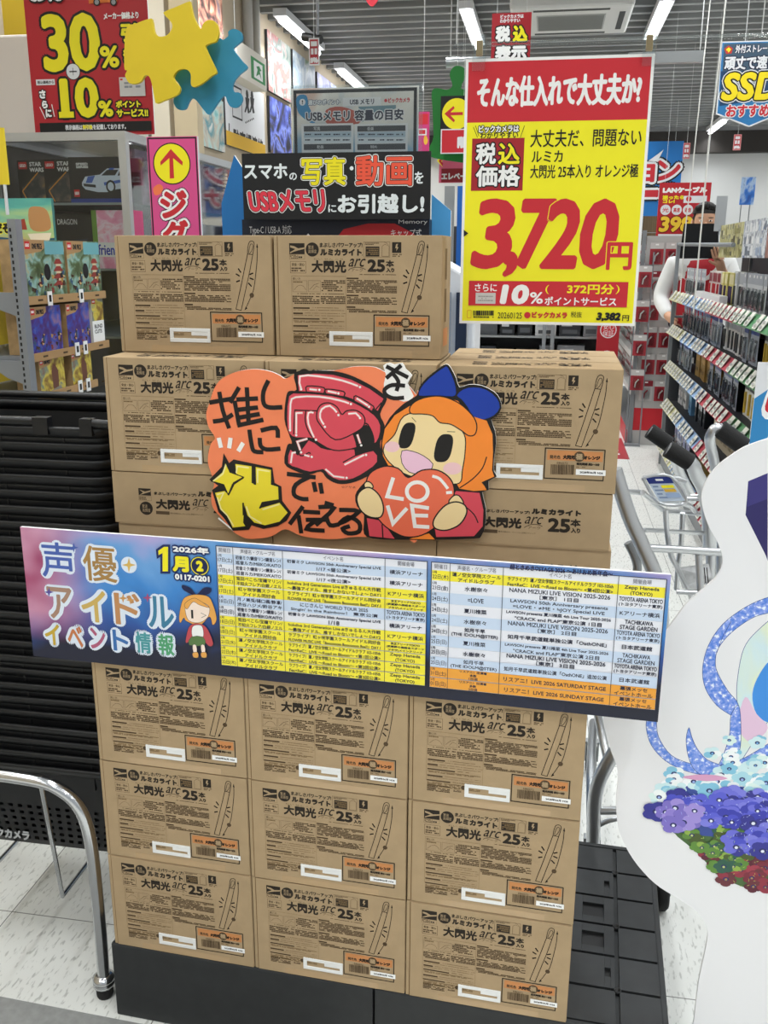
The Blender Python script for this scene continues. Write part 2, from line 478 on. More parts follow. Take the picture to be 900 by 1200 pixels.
# ------------------------------------------------------------------ the plastic platforms under the cartons
LOW_O, LOW_Y = Vector((-0.774, 1.421, 0.0)), math.radians(-2.91)
UPP_O, UPP_Y = Vector((-0.750, 1.507, 0.0)), math.radians(-0.75)
R1_O, R1_Y = Vector((-0.753, 1.589, 0.0)), math.radians(-2.32)
BW, BH, BD, PITCHX = 0.2885, 0.2005, 0.0945, 0.29
PZ = 0.17
def plane_pt(o, yaw, a, b, z):
    return Vector((o.x + a * math.cos(yaw) - b * math.sin(yaw), o.y + a * math.sin(yaw) + b * math.cos(yaw), z))
def make_pallet(width, depth):
    root = thing('plastic_platform', 'x', 'platform', (0, 0, 0), 0, 'black plastic display platforms under the cartons')
    m = MB()
    t = 0.012
    m.box(0, width, 0.0, t, 0, PZ, BPAL); m.box(0, width, depth - t, depth, 0, PZ, BPAL)
    m.box(0, t, t, depth - t, 0, PZ, BPAL); m.box(width - t, width, t, depth - t, 0, PZ, BPAL)
    m.box(t, width - t, t, depth - t, PZ - 0.03, PZ - 0.008, BPAL)
    m.build('skirt', root, bevel=0.003)
    m = MB()
    cols = [(0.008, 0.083), (0.091, 0.190), (0.198, width - 0.198), (width - 0.190, width - 0.091), (width - 0.083, width - 0.008)]
    rows = 6; rh = (depth - 0.024) / rows
    for ci, (a, c) in enumerate(cols):
        for k in range(rows):
            y0, y1 = 0.012 + k * rh + 0.003, 0.012 + (k + 1) * rh - 0.003
            z0, z1 = PZ - 0.008, PZ - 0.001
            if ci in (1, 3) and k in (2, 3):
                hx0, hx1, hy0, hy1 = a + 0.036, c - 0.020, y0 + 0.018, y1 - 0.022
            elif ci in (1, 3) and k in (1, 4):
                hx0, hx1, hy0, hy1 = c - 0.019, c - 0.008, y0 + 0.028, y1 - 0.030
            else:
                m.box(a, c, y0, y1, z0, z1, BPAL); continue
            m.box(a, hx0, y0, y1, z0, z1, BPAL); m.box(hx1, c, y0, y1, z0, z1, BPAL)
            m.box(hx0, hx1, y0, hy0, z0, z1, BPAL); m.box(hx0, hx1, hy1, y1, z0, z1, BPAL)
            m.box(hx0, hx1, hy0, hy1, z0 - 0.0005, z0 + 0.0005, BLACK)
    m.build('deck_panel', root, bevel=0.0015)
    for x in (0.087, width - 0.087):
        for k in range(1, rows, 2):
            m = MB(); m.lathe([(0.007, PZ - 0.008), (0.007, PZ), (0.005, PZ), (0.004, PZ - 0.004)], (x, 0.012 + k * rh, 0), BLACK, 14); m.build('peg_hole', root)
    return root
pal = make_pallet(0.527, 0.545); pal['label'] = 'black plastic platform under the left and middle carton columns'
pal.location = plane_pt(LOW_O, LOW_Y, -0.008, -0.003, 0); pal.rotation_euler = (0, 0, LOW_Y)
pal2 = make_pallet(0.523, 0.545); pal2['label'] = 'black plastic platform with bare moulded deck showing right of the cartons'
pal2.location = plane_pt(LOW_O, LOW_Y, 0.522, -0.003, 0); pal2.rotation_euler = (0, 0, LOW_Y)

# ------------------------------------------------------------------ cartons of light sticks
def make_carton():
    root = thing('carton', 'x', 'carton', (0, 0, 0), 0, 'brown cartons of light sticks')
    G = 0.008
    m = MB()
    m.box(0, BW, 0, BD, 0, BH, CARD)
    m.build('body', root, bevel=0.0015)
    m = MB()
    m.box(G, BW - 0.001, -0.0016, 0.001, 0.0012, BH - 0.0008, CARD)
    m.box(G - 0.0016, G, -0.0004, 0.001, 0.0012, BH - 0.001, CARD_IN)
    # the printing is read off the right carton of the top row
    a = Art(m, plane_pt(R1_O, R1_Y, PITCHX, 0, PZ + 1.131), R1_Y, face=-0.0016).crop(320, 260, 4.286)
    a.rect(75, 107, 153, 162, INK)
    a.poly([(80, 118), (100, 122), (120, 133), (152, 128), (150, 136), (120, 143), (98, 150), (80, 158), (80, 152), (98, 142), (106, 136), (80, 128)], CARD)
    a.frame(76, 162, 154, 188, 0.0004, INK2); a.micro(79, 165, 120, 186, 3, INK2, seed=3); a.micro(122, 172, 152, 186, 1, INK, seed=4)
    a.frame(80, 197, 160, 258, 0.0006, INK2); a.text('安全・安心', 88, 206, 152, 222, INK2, bold=0.0002); a.micro(86, 228, 154, 252, 2, INK2, seed=5)
    a.disc(191, 139, 33, INK); a.text('驚速\n高輝度', 170, 118, 213, 158, CARD)
    a.text('まぶしさパワーアップ!', 228, 104, 443, 129, INK, bold=0.00035)
    a.text('ルミカライト', 230, 135, 440, 171, INK, bold=0.0009)
    a.text('.', 441, 164, 445, 170, INK)
    a.frame(448, 100, 581, 178, 0.0005, INK2); a.micro(455, 104, 535, 118, 2, INK2, seed=6)
    a.rect(459, 124, 528, 174, INK); a.micro(463, 130, 524, 168, 4, INK3, seed=7)
    a.line([(542, 122), (541, 173), (576, 173), (577, 122)], 0.0006, INK2); a.line([(542, 122), (556, 112), (577, 122), (564, 106), (552, 102)], 0.0005, INK2)
    a.rect(592, 102, 638, 156, INK); a.poly([(612, 112), (622, 110), (617, 126), (624, 128), (612, 148), (615, 132), (608, 132)], CARD); a.micro(594, 160, 640, 178, 2, INK2, seed=8)
    a.text('だい せん こう', 198, 182, 345, 192, INK2)
    a.text('大閃光', 187, 192, 362, 256, INK, bold=0.0009, n=8)
    a.text('arc', 370, 184, 462, 226, INK, slant=0.35, bold=0.0002)
    a.line([(372, 244), (385, 234), (412, 228), (440, 231), (460, 240)], 0.0009, INK, smooth=4)
    a.text('アーク', 388, 234, 444, 251, INK2)
    a.text('25', 468, 188, 557, 253, INK, bold=0.0013, n=10)
    a.text('本', 560, 192, 602, 228, INK, bold=0.0005)
    a.text('入り', 562, 231, 603, 254, INK, bold=0.0005)
    a.micro(430, 262, 612, 269, 1, INK2, seed=9)
    a.frame(86, 272, 362, 555, 0.0003, INK3)
    a.rect(86, 270, 362, 272, INK2)
    a.text('使い方', 92, 279, 132, 291, INK2)
    a.frame(92, 294, 166, 352, 0.0003, INK2); a.frame(171, 294, 234, 352, 0.0003, INK2)
    a.line([(100, 342), (118, 322), (135, 318), (150, 326), (160, 342)], 0.0004, INK2, smooth=3); a.line([(178, 340), (200, 316), (225, 308)], 0.0005, INK2); a.line([(195, 342), (212, 322), (228, 330)], 0.0004, INK2)
    a.micro(96, 298, 162, 308, 1, INK3, seed=10); a.micro(238, 292, 358, 352, 6, INK2, seed=11)
    a.micro(110, 358, 350, 366, 1, INK2, fill=0.6, seed=12)
    a.micro(92, 370, 228, 415, 5, INK2, seed=13); a.micro(234, 372, 358, 415, 5, INK2, seed=14)
    yy = 424
    for k, (lw, rr) in enumerate(((82, 1), (48, 1), (132, 2), (74, 1), (112, 4))):
        a.rect(96, yy + 4, 96 + lw, yy + 13, INK2)
        a.micro(96 + lw + 10, yy + 5, 358, yy + 12, 1, INK3, seed=20 + k)
        a.micro(98, yy + 16, 352, yy + 16 + 8 * rr, rr, INK3, seed=30 + k)
        yy += 14 + 9 * rr + 4
    a.micro(98, 572, 208, 612, 5, INK2, seed=41)
    a.frame(228, 560, 252, 585, 0.0004, INK2); a.disc(272, 572, 11, INK2); a.micro(225, 590, 262, 602, 2, INK2, seed=42)
    for k, (y0, y1, lw) in enumerate(((280, 360, 60), (366, 418, 60), (424, 460, 44))):
        a.rect(364, y0, 364 + lw, y0 + 8, INK2)
        a.micro(366, y0 + 11, 616, y1, max(1, int((y1 - y0 - 10) / 7.5)), INK2, seed=50 + k)
    lw = 0.0010
    a.line([(716, 165), (720, 130), (728, 104), (742, 97), (754, 106), (752, 132), (744, 168)], lw, INK, smooth=5)
    a.line([(716, 165), (698, 235), (672, 335), (640, 452), (668, 458), (703, 330), (725, 250), (744, 168)], lw, INK)
    a.line([(716, 165), (744, 168)], lw, INK); a.line([(722, 160), (732, 120), (742, 112), (748, 124), (738, 150), (726, 164)], lw * 0.8, INK, smooth=4)
    a.line([(770, 112), (768, 180), (757, 260), (740, 350), (715, 405), (688, 456)], lw, INK, smooth=4)
    a.poly([(765, 130), (770, 110), (775, 132)], INK); a.poly([(694, 438), (686, 458), (702, 448)], INK); a.disc(729, 380, 12, INK2, 16)
    for p0, p1 in (((662, 240), (676, 262)), ((648, 268), (668, 280)), ((648, 310), (668, 303)), ((722, 272), (742, 264)), ((722, 290), (743, 298)), ((713, 315), (730, 334))):
        a.line([p0, p1], 0.0022, INK)
    a.rect(511, 477, 769, 531, ORANGE)
    a.frame(499, 465, 778, 627, 0.0016, INK)
    a.text('発光色', 523, 501, 573, 521, INK2, bold=0.0003)
    a.disc(660, 507, 25, INK2); a.text('大閃光', 584, 499, 640, 522, INK, bold=0.0006); a.text('極', 644, 491, 676, 523, CARD, bold=0.0005); a.text('オレンジ', 680, 501, 757, 522, INK, bold=0.0006)
    a.text('E86072', 558, 535, 608, 546, INK2)
    r = random.Random(4); x = 530
    while x < 637:
        bw = r.choice((1.5, 2.5, 4)); a.rect(x, 548, x + bw, 598, INK2); x += bw + r.choice((1.5, 2, 3.5))
    a.text('発光時間 約2～3分', 648, 536, 756, 552, INK, bold=0.0003); a.micro(648, 556, 690, 562, 1, INK2, seed=60)
    # the narrow face that shows when a carton lies on its back
    lying_l = plane_pt(UPP_O, UPP_Y, 0, 0, PZ + 0.834)
    lying_r = plane_pt(UPP_O, UPP_Y, 2 * PITCHX, 0, PZ + 0.834)
    t = Art(m, lying_l, UPP_Y).crop(100, 540, 5)
    t.put = lambda u, v, dy: (u, v, BH + 0.0002 - dy)
    t.rect(310, 160, 385, 205, INK); t.poly([(315, 168), (350, 180), (383, 172), (380, 182), (345, 192), (315, 202), (338, 186)], CARD); t.frame(312, 206, 388, 235, 0.0004, INK2); t.micro(316, 210, 384, 233, 2, INK2, seed=70)
    t.disc(357, 278, 38, INK); t.text('驚速\n高輝度', 332, 254, 382, 302, CARD)
    t.text('まぶしさパワーアップ!', 402, 180, 650, 212, INK, bold=0.00035)
    t.text('大閃光', 411, 222, 615, 292, INK, bold=0.0011); t.text('arc', 624, 222, 726, 268, INK, slant=0.35); t.line([(628, 285), (655, 270), (690, 267), (722, 278)], 0.0009, INK, smooth=4); t.text('アーク', 648, 276, 712, 296, INK2)
    t.rect(414, 293, 494, 316, INK2); t.text('驚きの明るさ、サイリウム感覚スティック', 498, 302, 690, 322, INK2)
    t.M = Matrix.Translation(lying_r) @ Matrix.Rotation(UPP_Y, 4, 'Z'); t.Mi = t.M.inverted(); t.crop(480, 560, 3.214)
    t.text('ルミカライト', 460, 114, 646, 146, INK, bold=0.0010)
    t.text('25', 522, 150, 604, 208, INK, bold=0.0015, n=10); t.text('本', 606, 154, 644, 186, INK, bold=0.0006); t.text('入り', 608, 188, 642, 209, INK, bold=0.0005)
    # the end face
    for k, (z0, z1, yy0, yy1) in enumerate(((0.13, 0.18, 0.03, 0.05), (0.06, 0.115, 0.03, 0.05), (0.02, 0.05, 0.02, 0.07))):
        m.add([(BW + 0.0003, yy0, z0), (BW + 0.0003, yy1, z0), (BW + 0.0003, yy1, z1), (BW + 0.0003, yy0, z1)], [(0, 1, 2, 3)], INK3 if k < 2 else ORANGE)
    m.build('printed_flap', root)
    # carrying handle let into the flap
    m = MB(); h = Art(m, a.M.to_translation(), R1_Y, face=-0.0016).crop(320, 260, 4.286)
    p0, p1 = h.p(277, 549), h.p(495, 627); q0, q1 = h.p(297, 568), h.p(478, 606)
    u0, u1, v0, v1 = p0[0], p1[0], p1[1], p0[1]; a0, a1, c0, c1 = q0[0], q1[0], q1[1], q0[1]
    HP = mat('#e9eae8', 0.3, name='white_handle_plastic')
    y0, y1 = -0.0032, -0.0012
    m.box(u0, u1, y0, y1, v0, c0, HP); m.box(u0, u1, y0, y1, c1, v1, HP); m.box(u0, a0, y0, y1, c0, c1, HP); m.box(a1, u1, y0, y1, c0, c1, HP)
    m.box(a0 + (a1 - a0) * 0.53, a1, -0.0025, y1, c0 + (c1 - c0) * 0.42, c1, HP)
    hd = m.build('handle', root, bevel=0.0008); hd['label'] = 'white plastic carrying handle'
    m = MB(); s_ = Art(m, a.M.to_translation(), R1_Y, face=-0.00455).crop(320, 260, 4.286)
    s_.rect(646, 570, 784, 601, WHITE); s_.text('2028年06月 N26', 664, 578, 772, 593, BLACK, bold=0.0002)
    m2 = MB(); g0, g1 = s_.p(646, 570), s_.p(784, 601)
    m.box(g0[0], g1[0], -0.00452, -0.0042, g1[1], g0[1], WHITE)
    st = m.build('date_sticker', root); st['label'] = 'white sticker with a date'
    st.location.y = 0.0014
    m = MB()
    TAPE = mat('#b89c76', 0.18, name='clear_tape_on_cardboard', spec=0.6)
    m.box(0.06, 0.24, -0.00195, -0.0017, 0.0013, 0.0135, TAPE)
    m.build('tape', root)
    return root
carton = make_carton()
used = [False]
COLN = ['left', 'middle', 'right']
def place_carton(o, yaw, a, b, z, label, group, lying=False):
    if used[0]: r = dup(carton, (0, 0, 0))
    else: r = carton; used[0] = True
    r['label'] = label; r['group'] = group
    if lying:
        r.location = plane_pt(o, yaw, a, b + BH + 0.0003, z); r.rotation_euler = (math.pi / 2, 0, yaw)
    else:
        r.location = plane_pt(o, yaw, a, b, z); r.rotation_euler = (0, 0, yaw)
    return r
RZ = 0.2015
JIT = random.Random(3)
for row, rn in enumerate(('bottom row of the front stack', 'second row from the floor', 'top row just under the banner')):
    for c in range(3):
        place_carton(LOW_O, LOW_Y, c * PITCHX + JIT.uniform(-0.0006, 0.0006) * row, JIT.uniform(-0.002, 0.001), PZ + row * RZ,
                     'upright brown light-stick carton, %s column, %s' % (COLN[c], rn), 'upright cartons in the front stack under the banner')
# the pile behind the front stack
zb = PZ
for row in range(3):
    for c in range(3):
        place_carton(UPP_O, UPP_Y, c * PITCHX - 0.032, 0.038, zb + row * RZ, 'upright brown carton hidden behind the front stack', 'cartons hidden behind the front stack')
z3 = PZ + 0.834
m = MB(); m.box(0, 0.866, 0, 0.2, 0, z3 - 0.0955 - (PZ + 3 * RZ) - 0.001, CARD)
flat = thing('flat_carton', 'long flat brown carton lying across the pile behind the schedule banner', 'carton', plane_pt(UPP_O, UPP_Y, 0.002, 0.008, PZ + 3 * RZ), UPP_Y)
m.build('body', flat, bevel=0.002)
m = MB(); m.box(0.2, 0.25, -0.0006, 0.2, z3 - 0.0955 - (PZ + 3 * RZ) - 0.0011, z3 - 0.0955 - (PZ + 3 * RZ) - 0.0006, CARD); m.build('tape', flat)
for c in range(3):
    place_carton(UPP_O, UPP_Y, c * PITCHX + 0.004, 0.004, z3 - 0.0955, 'lying brown carton peeping just over the banner, %s one' % COLN[c], 'cartons lying on their backs', True)
    place_carton(UPP_O, UPP_Y, c * PITCHX, 0.0, z3, 'lying brown carton with narrow printed face out above the banner, %s one' % COLN[c], 'cartons lying on their backs', True)
z2 = z3 + 0.0955
for c in range(3):
    place_carton(UPP_O, UPP_Y, c * PITCHX + (0.003 if c == 2 else 0), 0.0, z2, ('upright brown carton, left end of the second row down, beside the baskets', 'upright brown carton behind the orange hand-painted sign, middle of its row',
                 'upright brown carton right of the blue bow, under the yellow price sign')[c], 'upright cartons in the second row from the top')
for c in range(3):
    for k in ((1, 2) if c == 2 else (1,)):
        place_carton(UPP_O, UPP_Y, c * PITCHX + (0.003 if c == 2 else 0), k * 0.0995, z2, ('upright brown carton standing behind the left one of the second row', 'upright brown carton standing behind the middle one of the second row',
                     'brown carton showing only its printed top, %s rows behind the blue bow carton' % ('one' if k == 1 else 'two'))[c], 'cartons standing behind the second row')
z1 = z2 + RZ
place_carton(R1_O, R1_Y, 0.0, 0.0, z1, 'topmost upright brown carton below the pink arrow sign', 'upright cartons on the top row')
place_carton(R1_O, R1_Y, PITCHX + 0.002, 0.0, z1, 'topmost upright brown carton just left of the yellow price sign', 'upright cartons on the top row')

# ------------------------------------------------------------------ schedule banner in front of the cartons
BN_O = plane_pt(LOW_O, LOW_Y, 0, -0.013, 0.5)
bw_corner = None
ban = thing('event_banner', 'wide printed event schedule banner with white and yellow table across the carton stack', 'banner', BN_O, LOW_Y)
m = MB(); a = Art(m, BN_O, LOW_Y)
c4 = [a.p(32, 773), a.p(775, 841), a.p(783, 670), a.p(32, 621)]
u0 = (c4[0][0] + c4[3][0]) / 2; u1 = (c4[1][0] + c4[2][0]) / 2; v0 = (c4[0][1] + c4[1][1]) / 2; v1 = (c4[2][1] + c4[3][1]) / 2
EDGE = mat('#e8e8ea', 0.5, name='board_edge')
BSTAGE = blotch('stage_light_print', [(0.0, '#06091a'), (0.29, '#0b1230'), (0.40, '#24509c'), (0.52, '#3a86d0'), (0.62, '#6aa2dc'), (0.74, '#b9a6d6'), (0.85, '#e6d3ea')], scale=5, grad=(0.0, 0, 3.4, -3.4 * v0), gmix=0.6, seed=2.0)
m.box(u0, u1, 0.0, 0.006, v0, v1, EDGE)
a.poly([(u0, v0), (u1, v0), (u1, v1), (u0, v1)], BSTAGE, local=True)
W_ = u1 - u0; H_ = v1 - v0
NAVY = mat('#0f1d4a', 0.5, name='navy_print'); SKY = mat('#2f7fd0', 0.5, name='sky_print'); PINKP = mat('#c25f8a', 0.5, name='rose_print')
LILAC = mat('#e8eaf2', 0.5, name='pale_print'); PALEB = mat('#c9d9ee', 0.5, name='pale_blue_print'); TYEL = mat('#f4e63a', 0.5, name='table_yellow'); TORG = mat('#eda33c', 0.5, name='table_orange'); INKB = mat('#1c2038', 0.5, name='blue_black_ink')
# the left end of the print runs from blue into rose
_nt = BSTAGE.node_tree; _b = _nt.nodes['Principled BSDF']; _src = _b.inputs['Base Color'].links[0].from_socket
_tc = _nt.nodes.new('ShaderNodeTexCoord'); _sp = _nt.nodes.new('ShaderNodeSeparateXYZ'); _mr = _nt.nodes.new('ShaderNodeMapRange'); _mr.interpolation_type = 'SMOOTHSTEP'
_mr.inputs['From Min'].default_value = u0 + 0.16; _mr.inputs['From Max'].default_value = u0 + 0.02
_mz = _nt.nodes.new('ShaderNodeMapRange'); _mz.inputs['From Min'].default_value = v0 + 0.03; _mz.inputs['From Max'].default_value = v0 + 0.09
_mm = _nt.nodes.new('ShaderNodeMath'); _mm.operation = 'MULTIPLY'
_nn = _nt.nodes.new('ShaderNodeTexNoise'); _nn.inputs['Scale'].default_value = 9
_rr = _nt.nodes.new('ShaderNodeValToRGB')
for _e, (_p, _c) in zip(_rr.color_ramp.elements, ((0.35, '#a03a66'), (0.68, '#dba6c2'))): _e.position = _p; _e.color = (*lin(_c), 1)
_mx = _nt.nodes.new('ShaderNodeMix'); _mx.data_type = 'RGBA'
_nt.links.new(_tc.outputs['Object'], _sp.inputs[0]); _nt.links.new(_sp.outputs['X'], _mr.inputs['Value']); _nt.links.new(_sp.outputs['Z'], _mz.inputs['Value'])
_nt.links.new(_mr.outputs[0], _mm.inputs[0]); _nt.links.new(_mz.outputs[0], _mm.inputs[1]); _nt.links.new(_tc.outputs['Object'], _nn.inputs['Vector']); _nt.links.new(_nn.outputs['Fac'], _rr.inputs[0])
_nt.links.new(_mm.outputs[0], _mx.inputs[0]); _nt.links.new(_src, _mx.inputs[6]); _nt.links.new(_rr.outputs[0], _mx.inputs[7]); _nt.links.new(_mx.outputs[2], _b.inputs['Base Color'])
# title
a.crop(30, 615, 3.913)
HALO = mat('#dfe9f6', 0.5, name='pale_halo_print')
def title(st, box, cols, bold, slant=0.0):
    n = len(st); x0, y0, x1, y1 = box
    hw = 0.0085
    for i, ch in enumerate(st):
        xa = x0 + (x1 - x0) * i / n; xb = x0 + (x1 - x0) * (i + 1) / n - 4
        dy = (y1 - y0) * 0
        sl = 0.09 * ((xa + xb) / 2 - (x0 + x1) / 2)
        a.text(ch, xa, y0 + sl, xb, y1 + sl, HALO, bold=hw, n=16)
    for i, ch in enumerate(st):
        xa = x0 + (x1 - x0) * i / n; xb = x0 + (x1 - x0) * (i + 1) / n - 4
        sl = 0.09 * ((xa + xb) / 2 - (x0 + x1) / 2)
        k = hw * 0.62 / 0.262 * 0
        a.text(ch, xa + 11, y0 + sl + 11, xb - 11, y1 + sl - 11, mat(cols[i], 0.5), bold=bold, n=6)
title('声優', (52, 72, 438, 270), ['#4a63b0', '#a8824a'], 0.0008)
a.disc(474, 184, 36, HALO)
a.poly([(474, 150), (481, 177), (506, 184), (481, 191), (474, 218), (467, 191), (442, 184), (467, 177)], mat('#d8b25a', 0.5))
title('アイドル', (84, 290, 700, 470), ['#a88672', '#d0b060', '#c08a5a', '#3f7fa0'], 0.0013)
for sx, sy, cl in ((108, 308, '#5a4fa0'), (222, 104, '#4a63b0'), (560, 334, '#b0507a'), (448, 336, '#d09a5a'), (482, 344, '#d09a5a')):
    a.poly([(sx, sy - 22), (sx + 5, sy - 5), (sx + 22, sy), (sx + 5, sy + 5), (sx, sy + 22), (sx - 5, sy + 5), (sx - 22, sy), (sx - 5, sy - 5)], mat(cl, 0.5))
title('イベント情報', (74, 462, 700, 588), ['#c9a83a', '#c97a4a', '#b05a7a', '#3a6fb0', '#4a9aa0', '#4fa070'], 0.0011)
# month
OUTN = mat('#14285f', 0.5, name='deep_blue_outline')
a.text('2026年', 676, 92, 842, 136, WHITE, bold=0.0007, outs=[(OUTN, 0.003)])
one = [(610, 118), (636, 100), (655, 100), (655, 212), (630, 212), (630, 128), (612, 138)]
a.line(one, 0.008, OUTN, closed=True); a.poly(one, YELLOW)
a.text('月', 672, 140, 752, 218, YELLOW, bold=0.0020, outs=[(OUTN, 0.003)])
a.disc(800, 188, 45, OUTN); a.disc(800, 188, 41, YELLOW); a.disc(800, 188, 37, NAVY); a.text('2', 782, 162, 818, 214, YELLOW, bold=0.0016)
a.text('0117-0201', 686, 222, 846, 262, WHITE, bold=0.0008, outs=[(OUTN, 0.0025)])
# small cheering figure
HAIRO = mat('#e9a852', 0.5, name='fair_hair_print'); SKINP = mat('#f7e3d4', 0.5, name='skin_print'); OUTL = mat('#3a2a3a', 0.5, name='thin_outline_print')
def blob(pts, fill, lw=0.0006, sm=5, ol=OUTL):
    q = a.poly(pts, fill, smooth=sm)
    a.line(q, lw, ol, closed=True, local=True)
blob([(770, 320), (725, 295), (722, 275), (760, 290), (785, 318), (820, 288), (852, 290), (845, 312), (800, 325)], NAVY)
blob([(720, 350), (745, 325), (790, 318), (840, 328), (862, 365), (878, 430), (860, 458), (845, 420), (800, 460), (740, 440), (728, 425), (712, 448), (706, 420)], HAIRO)
blob([(738, 365), (790, 350), (842, 372), (838, 420), (800, 446), (755, 440), (738, 410)], SKINP)
blob([(732, 360), (770, 335), (800, 345), (845, 378), (800, 366), (770, 352), (742, 385)], HAIRO)
a.rect(760, 388, 772, 428, BLACK); a.line([(806, 402), (830, 414), (808, 424)], 0.0008, BLACK)
blob([(755, 462), (790, 450), (832, 470), (862, 540), (845, 555), (815, 530), (770, 525), (738, 540), (740, 505)], mat('#c04a52', 0.5))
blob([(768, 465), (810, 462), (815, 515), (770, 515)], WHITE)
blob([(762, 512), (815, 512), (824, 550), (752, 550)], mat('#5a7a46', 0.5), sm=2)
for sx in (768, 806):
    blob([(sx, 550), (sx + 16, 550), (sx + 20, 585), (sx + 4, 585)], SKINP, sm=2); blob([(sx, 585), (sx + 24, 583), (sx + 26, 606), (sx + 4, 606)], HAIRO, sm=2)
# tables
a.direct = False; a.ox = a.oy = 0; a.s = 1
def table(TL, TR, BL, BR, cols, rowcol, rows, head):
    tl, tr, bl, br = a.p(*TL), a.p(*TR), a.p(*BL), a.p(*BR)
    x0, x1 = (tl[0] + bl[0]) / 2, (tr[0] + br[0]) / 2
    zt, zb_ = (tl[1] + tr[1]) / 2, (bl[1] + br[1]) / 2
    a.emit([(x0, zb_), (x1, zb_), (x1, zt), (x0, zt)], [(0, 1, 2, 3)], LILAC)
    hh = (zt - zb_) * 0.062
    rh = (zt - zb_ - hh) / len(rowcol)
    a.direct = True
    xs = [x0 + (x1 - x0) * c for c in cols]
    for i, rc in enumerate(rowcol):
        t = zt - hh - i * rh
        gap = 0.0012 if rc in (TYEL, TORG) else 0
        if rc is not None: a.emit([(x0 + 0.0008, t - rh + gap), (x1 - 0.0008, t - rh + gap), (x1 - 0.0008, t - gap * 0.3), (x0 + 0.0008, t - gap * 0.3)], [(0, 1, 2, 3)], rc)
        for c in range(4):
            tx = rows[i][c]; ca, cb = xs[c], xs[c + 1]; cw = cb - ca
            lines = tx.split('\n')
            for k, ln in enumerate(lines):
                if not ln: continue
                if c == 0:
                    z_t = t - rh * (0.06 if k == 0 else 0.36); z_b = t - rh * (0.32 if k == 0 else 0.86)
                    wd = cw * (0.22 if k == 0 else 0.85)
                    a.text(ln, ca + cw * 0.06, z_t, ca + cw * 0.06 + wd, z_b, INKB, bold=0.00012, n=4)
                    continue
                nl = len(lines)
                lh = rh * (0.5 if nl == 1 else 0.92 / nl)
                zc = t - rh * (0.5 if nl == 1 else 0.02 + 0.96 * (k + 0.5) / nl)
                em = sum(1.0 if ord(ch) > 255 else 0.56 for ch in ln)
                wd = min(cw * 0.92, em * lh * 0.98)
                a.text(ln, (ca + cb) / 2 - wd / 2, zc + lh * 0.42, (ca + cb) / 2 + wd / 2, zc - lh * 0.42, INKB, bold=0.00022, n=4)
    for k, hname in enumerate(head):
        cx = (xs[k] + xs[k + 1]) / 2; wd = len(hname) * hh * 0.5
        a.text(hname, cx - wd / 2, zt - hh * 0.22, cx + wd / 2, zt - hh * 0.78, mat('#4a4a5a', 0.5))
    for x in xs[1:-1]: a.emit([(x - 0.0004, zb_), (x + 0.0004, zb_), (x + 0.0004, zt), (x - 0.0004, zt)], [(0, 1, 2, 3)], INKB)
    a.line([(x0, zb_), (x1, zb_), (x1, zt), (x0, zt)], 0.0012, INKB, closed=True, local=True)
    a.direct = False
D = lambda d, w_: '1月\n%s日(%s)' % (d, w_)
HM = '初音ミク/鏡音リン/鏡音レン/\n巡音ルカ/MEIKO/KAITO'; HL = '兎田ぺこら/宝鐘マリン/\n不知火フレア/白銀ノエル'; NJ = '虹ヶ咲学園スクール\nアイドル同好会'; HS = '蓮ノ空女学院スクール\nアイドルクラブ'
LW = '初音ミク LAWSON 50th Anniversary Special LIVE\n%s'
HLV = 'hololive 3rd Generation Live #きゅるるん大作戦\n～最強アイドル、推すしかないでしょ～ DAY%d'
FL = 'ラブライブ！虹ヶ咲学園スクールアイドル同好会\nFLOWER MUSIC LIVE「Boooooom Boooooom Bee!!」DAY.1'
HR = 'ラブライブ！蓮ノ空女学院スクールアイドルクラブ 103-105th\nFes×ReC：LIVE ～Road to Bloom～ <第%d回公演>'
YA, KA, ZH = '横浜アリーナ', 'Kアリーナ横浜', 'Zepp Haneda\n(TOKYO)'
MS = '京王アリーナTOKYO\n(武蔵野の森総合スポーツ\nプラザ)メインアリーナ'; TA = 'TOYOTA ARENA TOKYO\n(トヨタアリーナ東京)'
table((254.7, 641), (501.4, 655), (259.8, 780), (498.6, 801.5), (0, 0.083, 0.325, 0.808, 1.0),
      [PALEB, None, TYEL, TYEL, PALEB, None, TYEL, TYEL, TYEL, TYEL, TYEL],
      [(D(17, '土'), HM, LW % '1/17 <昼公演>', YA), (D(17, '土'), HM, LW % '1/17 <夜公演>', YA), (D(17, '土'), HL, HLV % 1, KA), (D(17, '土'), NJ, FL, MS),
       (D(18, '日'), '月ノ美兎/樋口楓/静凛/\n渋谷ハジメ/鈴谷アキ', "にじさんじ WORLD TOUR 2025\nSingin' in the Rainbow！ 東京公演", TA), (D(18, '日'), HM, LW % '1/18', YA), (D(18, '日'), HL, HLV % 2, KA), (D(18, '日'), NJ, FL, MS),
       (D(21, '水'), HS, HR % 1, ZH), (D(22, '木'), HS, HR % 2, ZH), (D(22, '木'), HS, HR % 3, ZH)], ['開催日', '声優名・グループ名', 'イベント名', '開催会場'])
MZ = 'NANA MIZUKI LIVE VISION 2025-2026\n［東京］ %d日目'; NS = 'LAWSON presents 夏川椎菜 4th Live Tour 2025-2026\n"CRACK and FLAP"東京公演 %d日目'
TG = 'TACHIKAWA\nSTAGE GARDEN'; BD_ = '日本武道館'; MK = '幕張メッセ\nイベントホール'; CH = '如月千早\n(THE IDOLM@STER)'; MI, NA = '水樹奈々', '夏川椎菜'
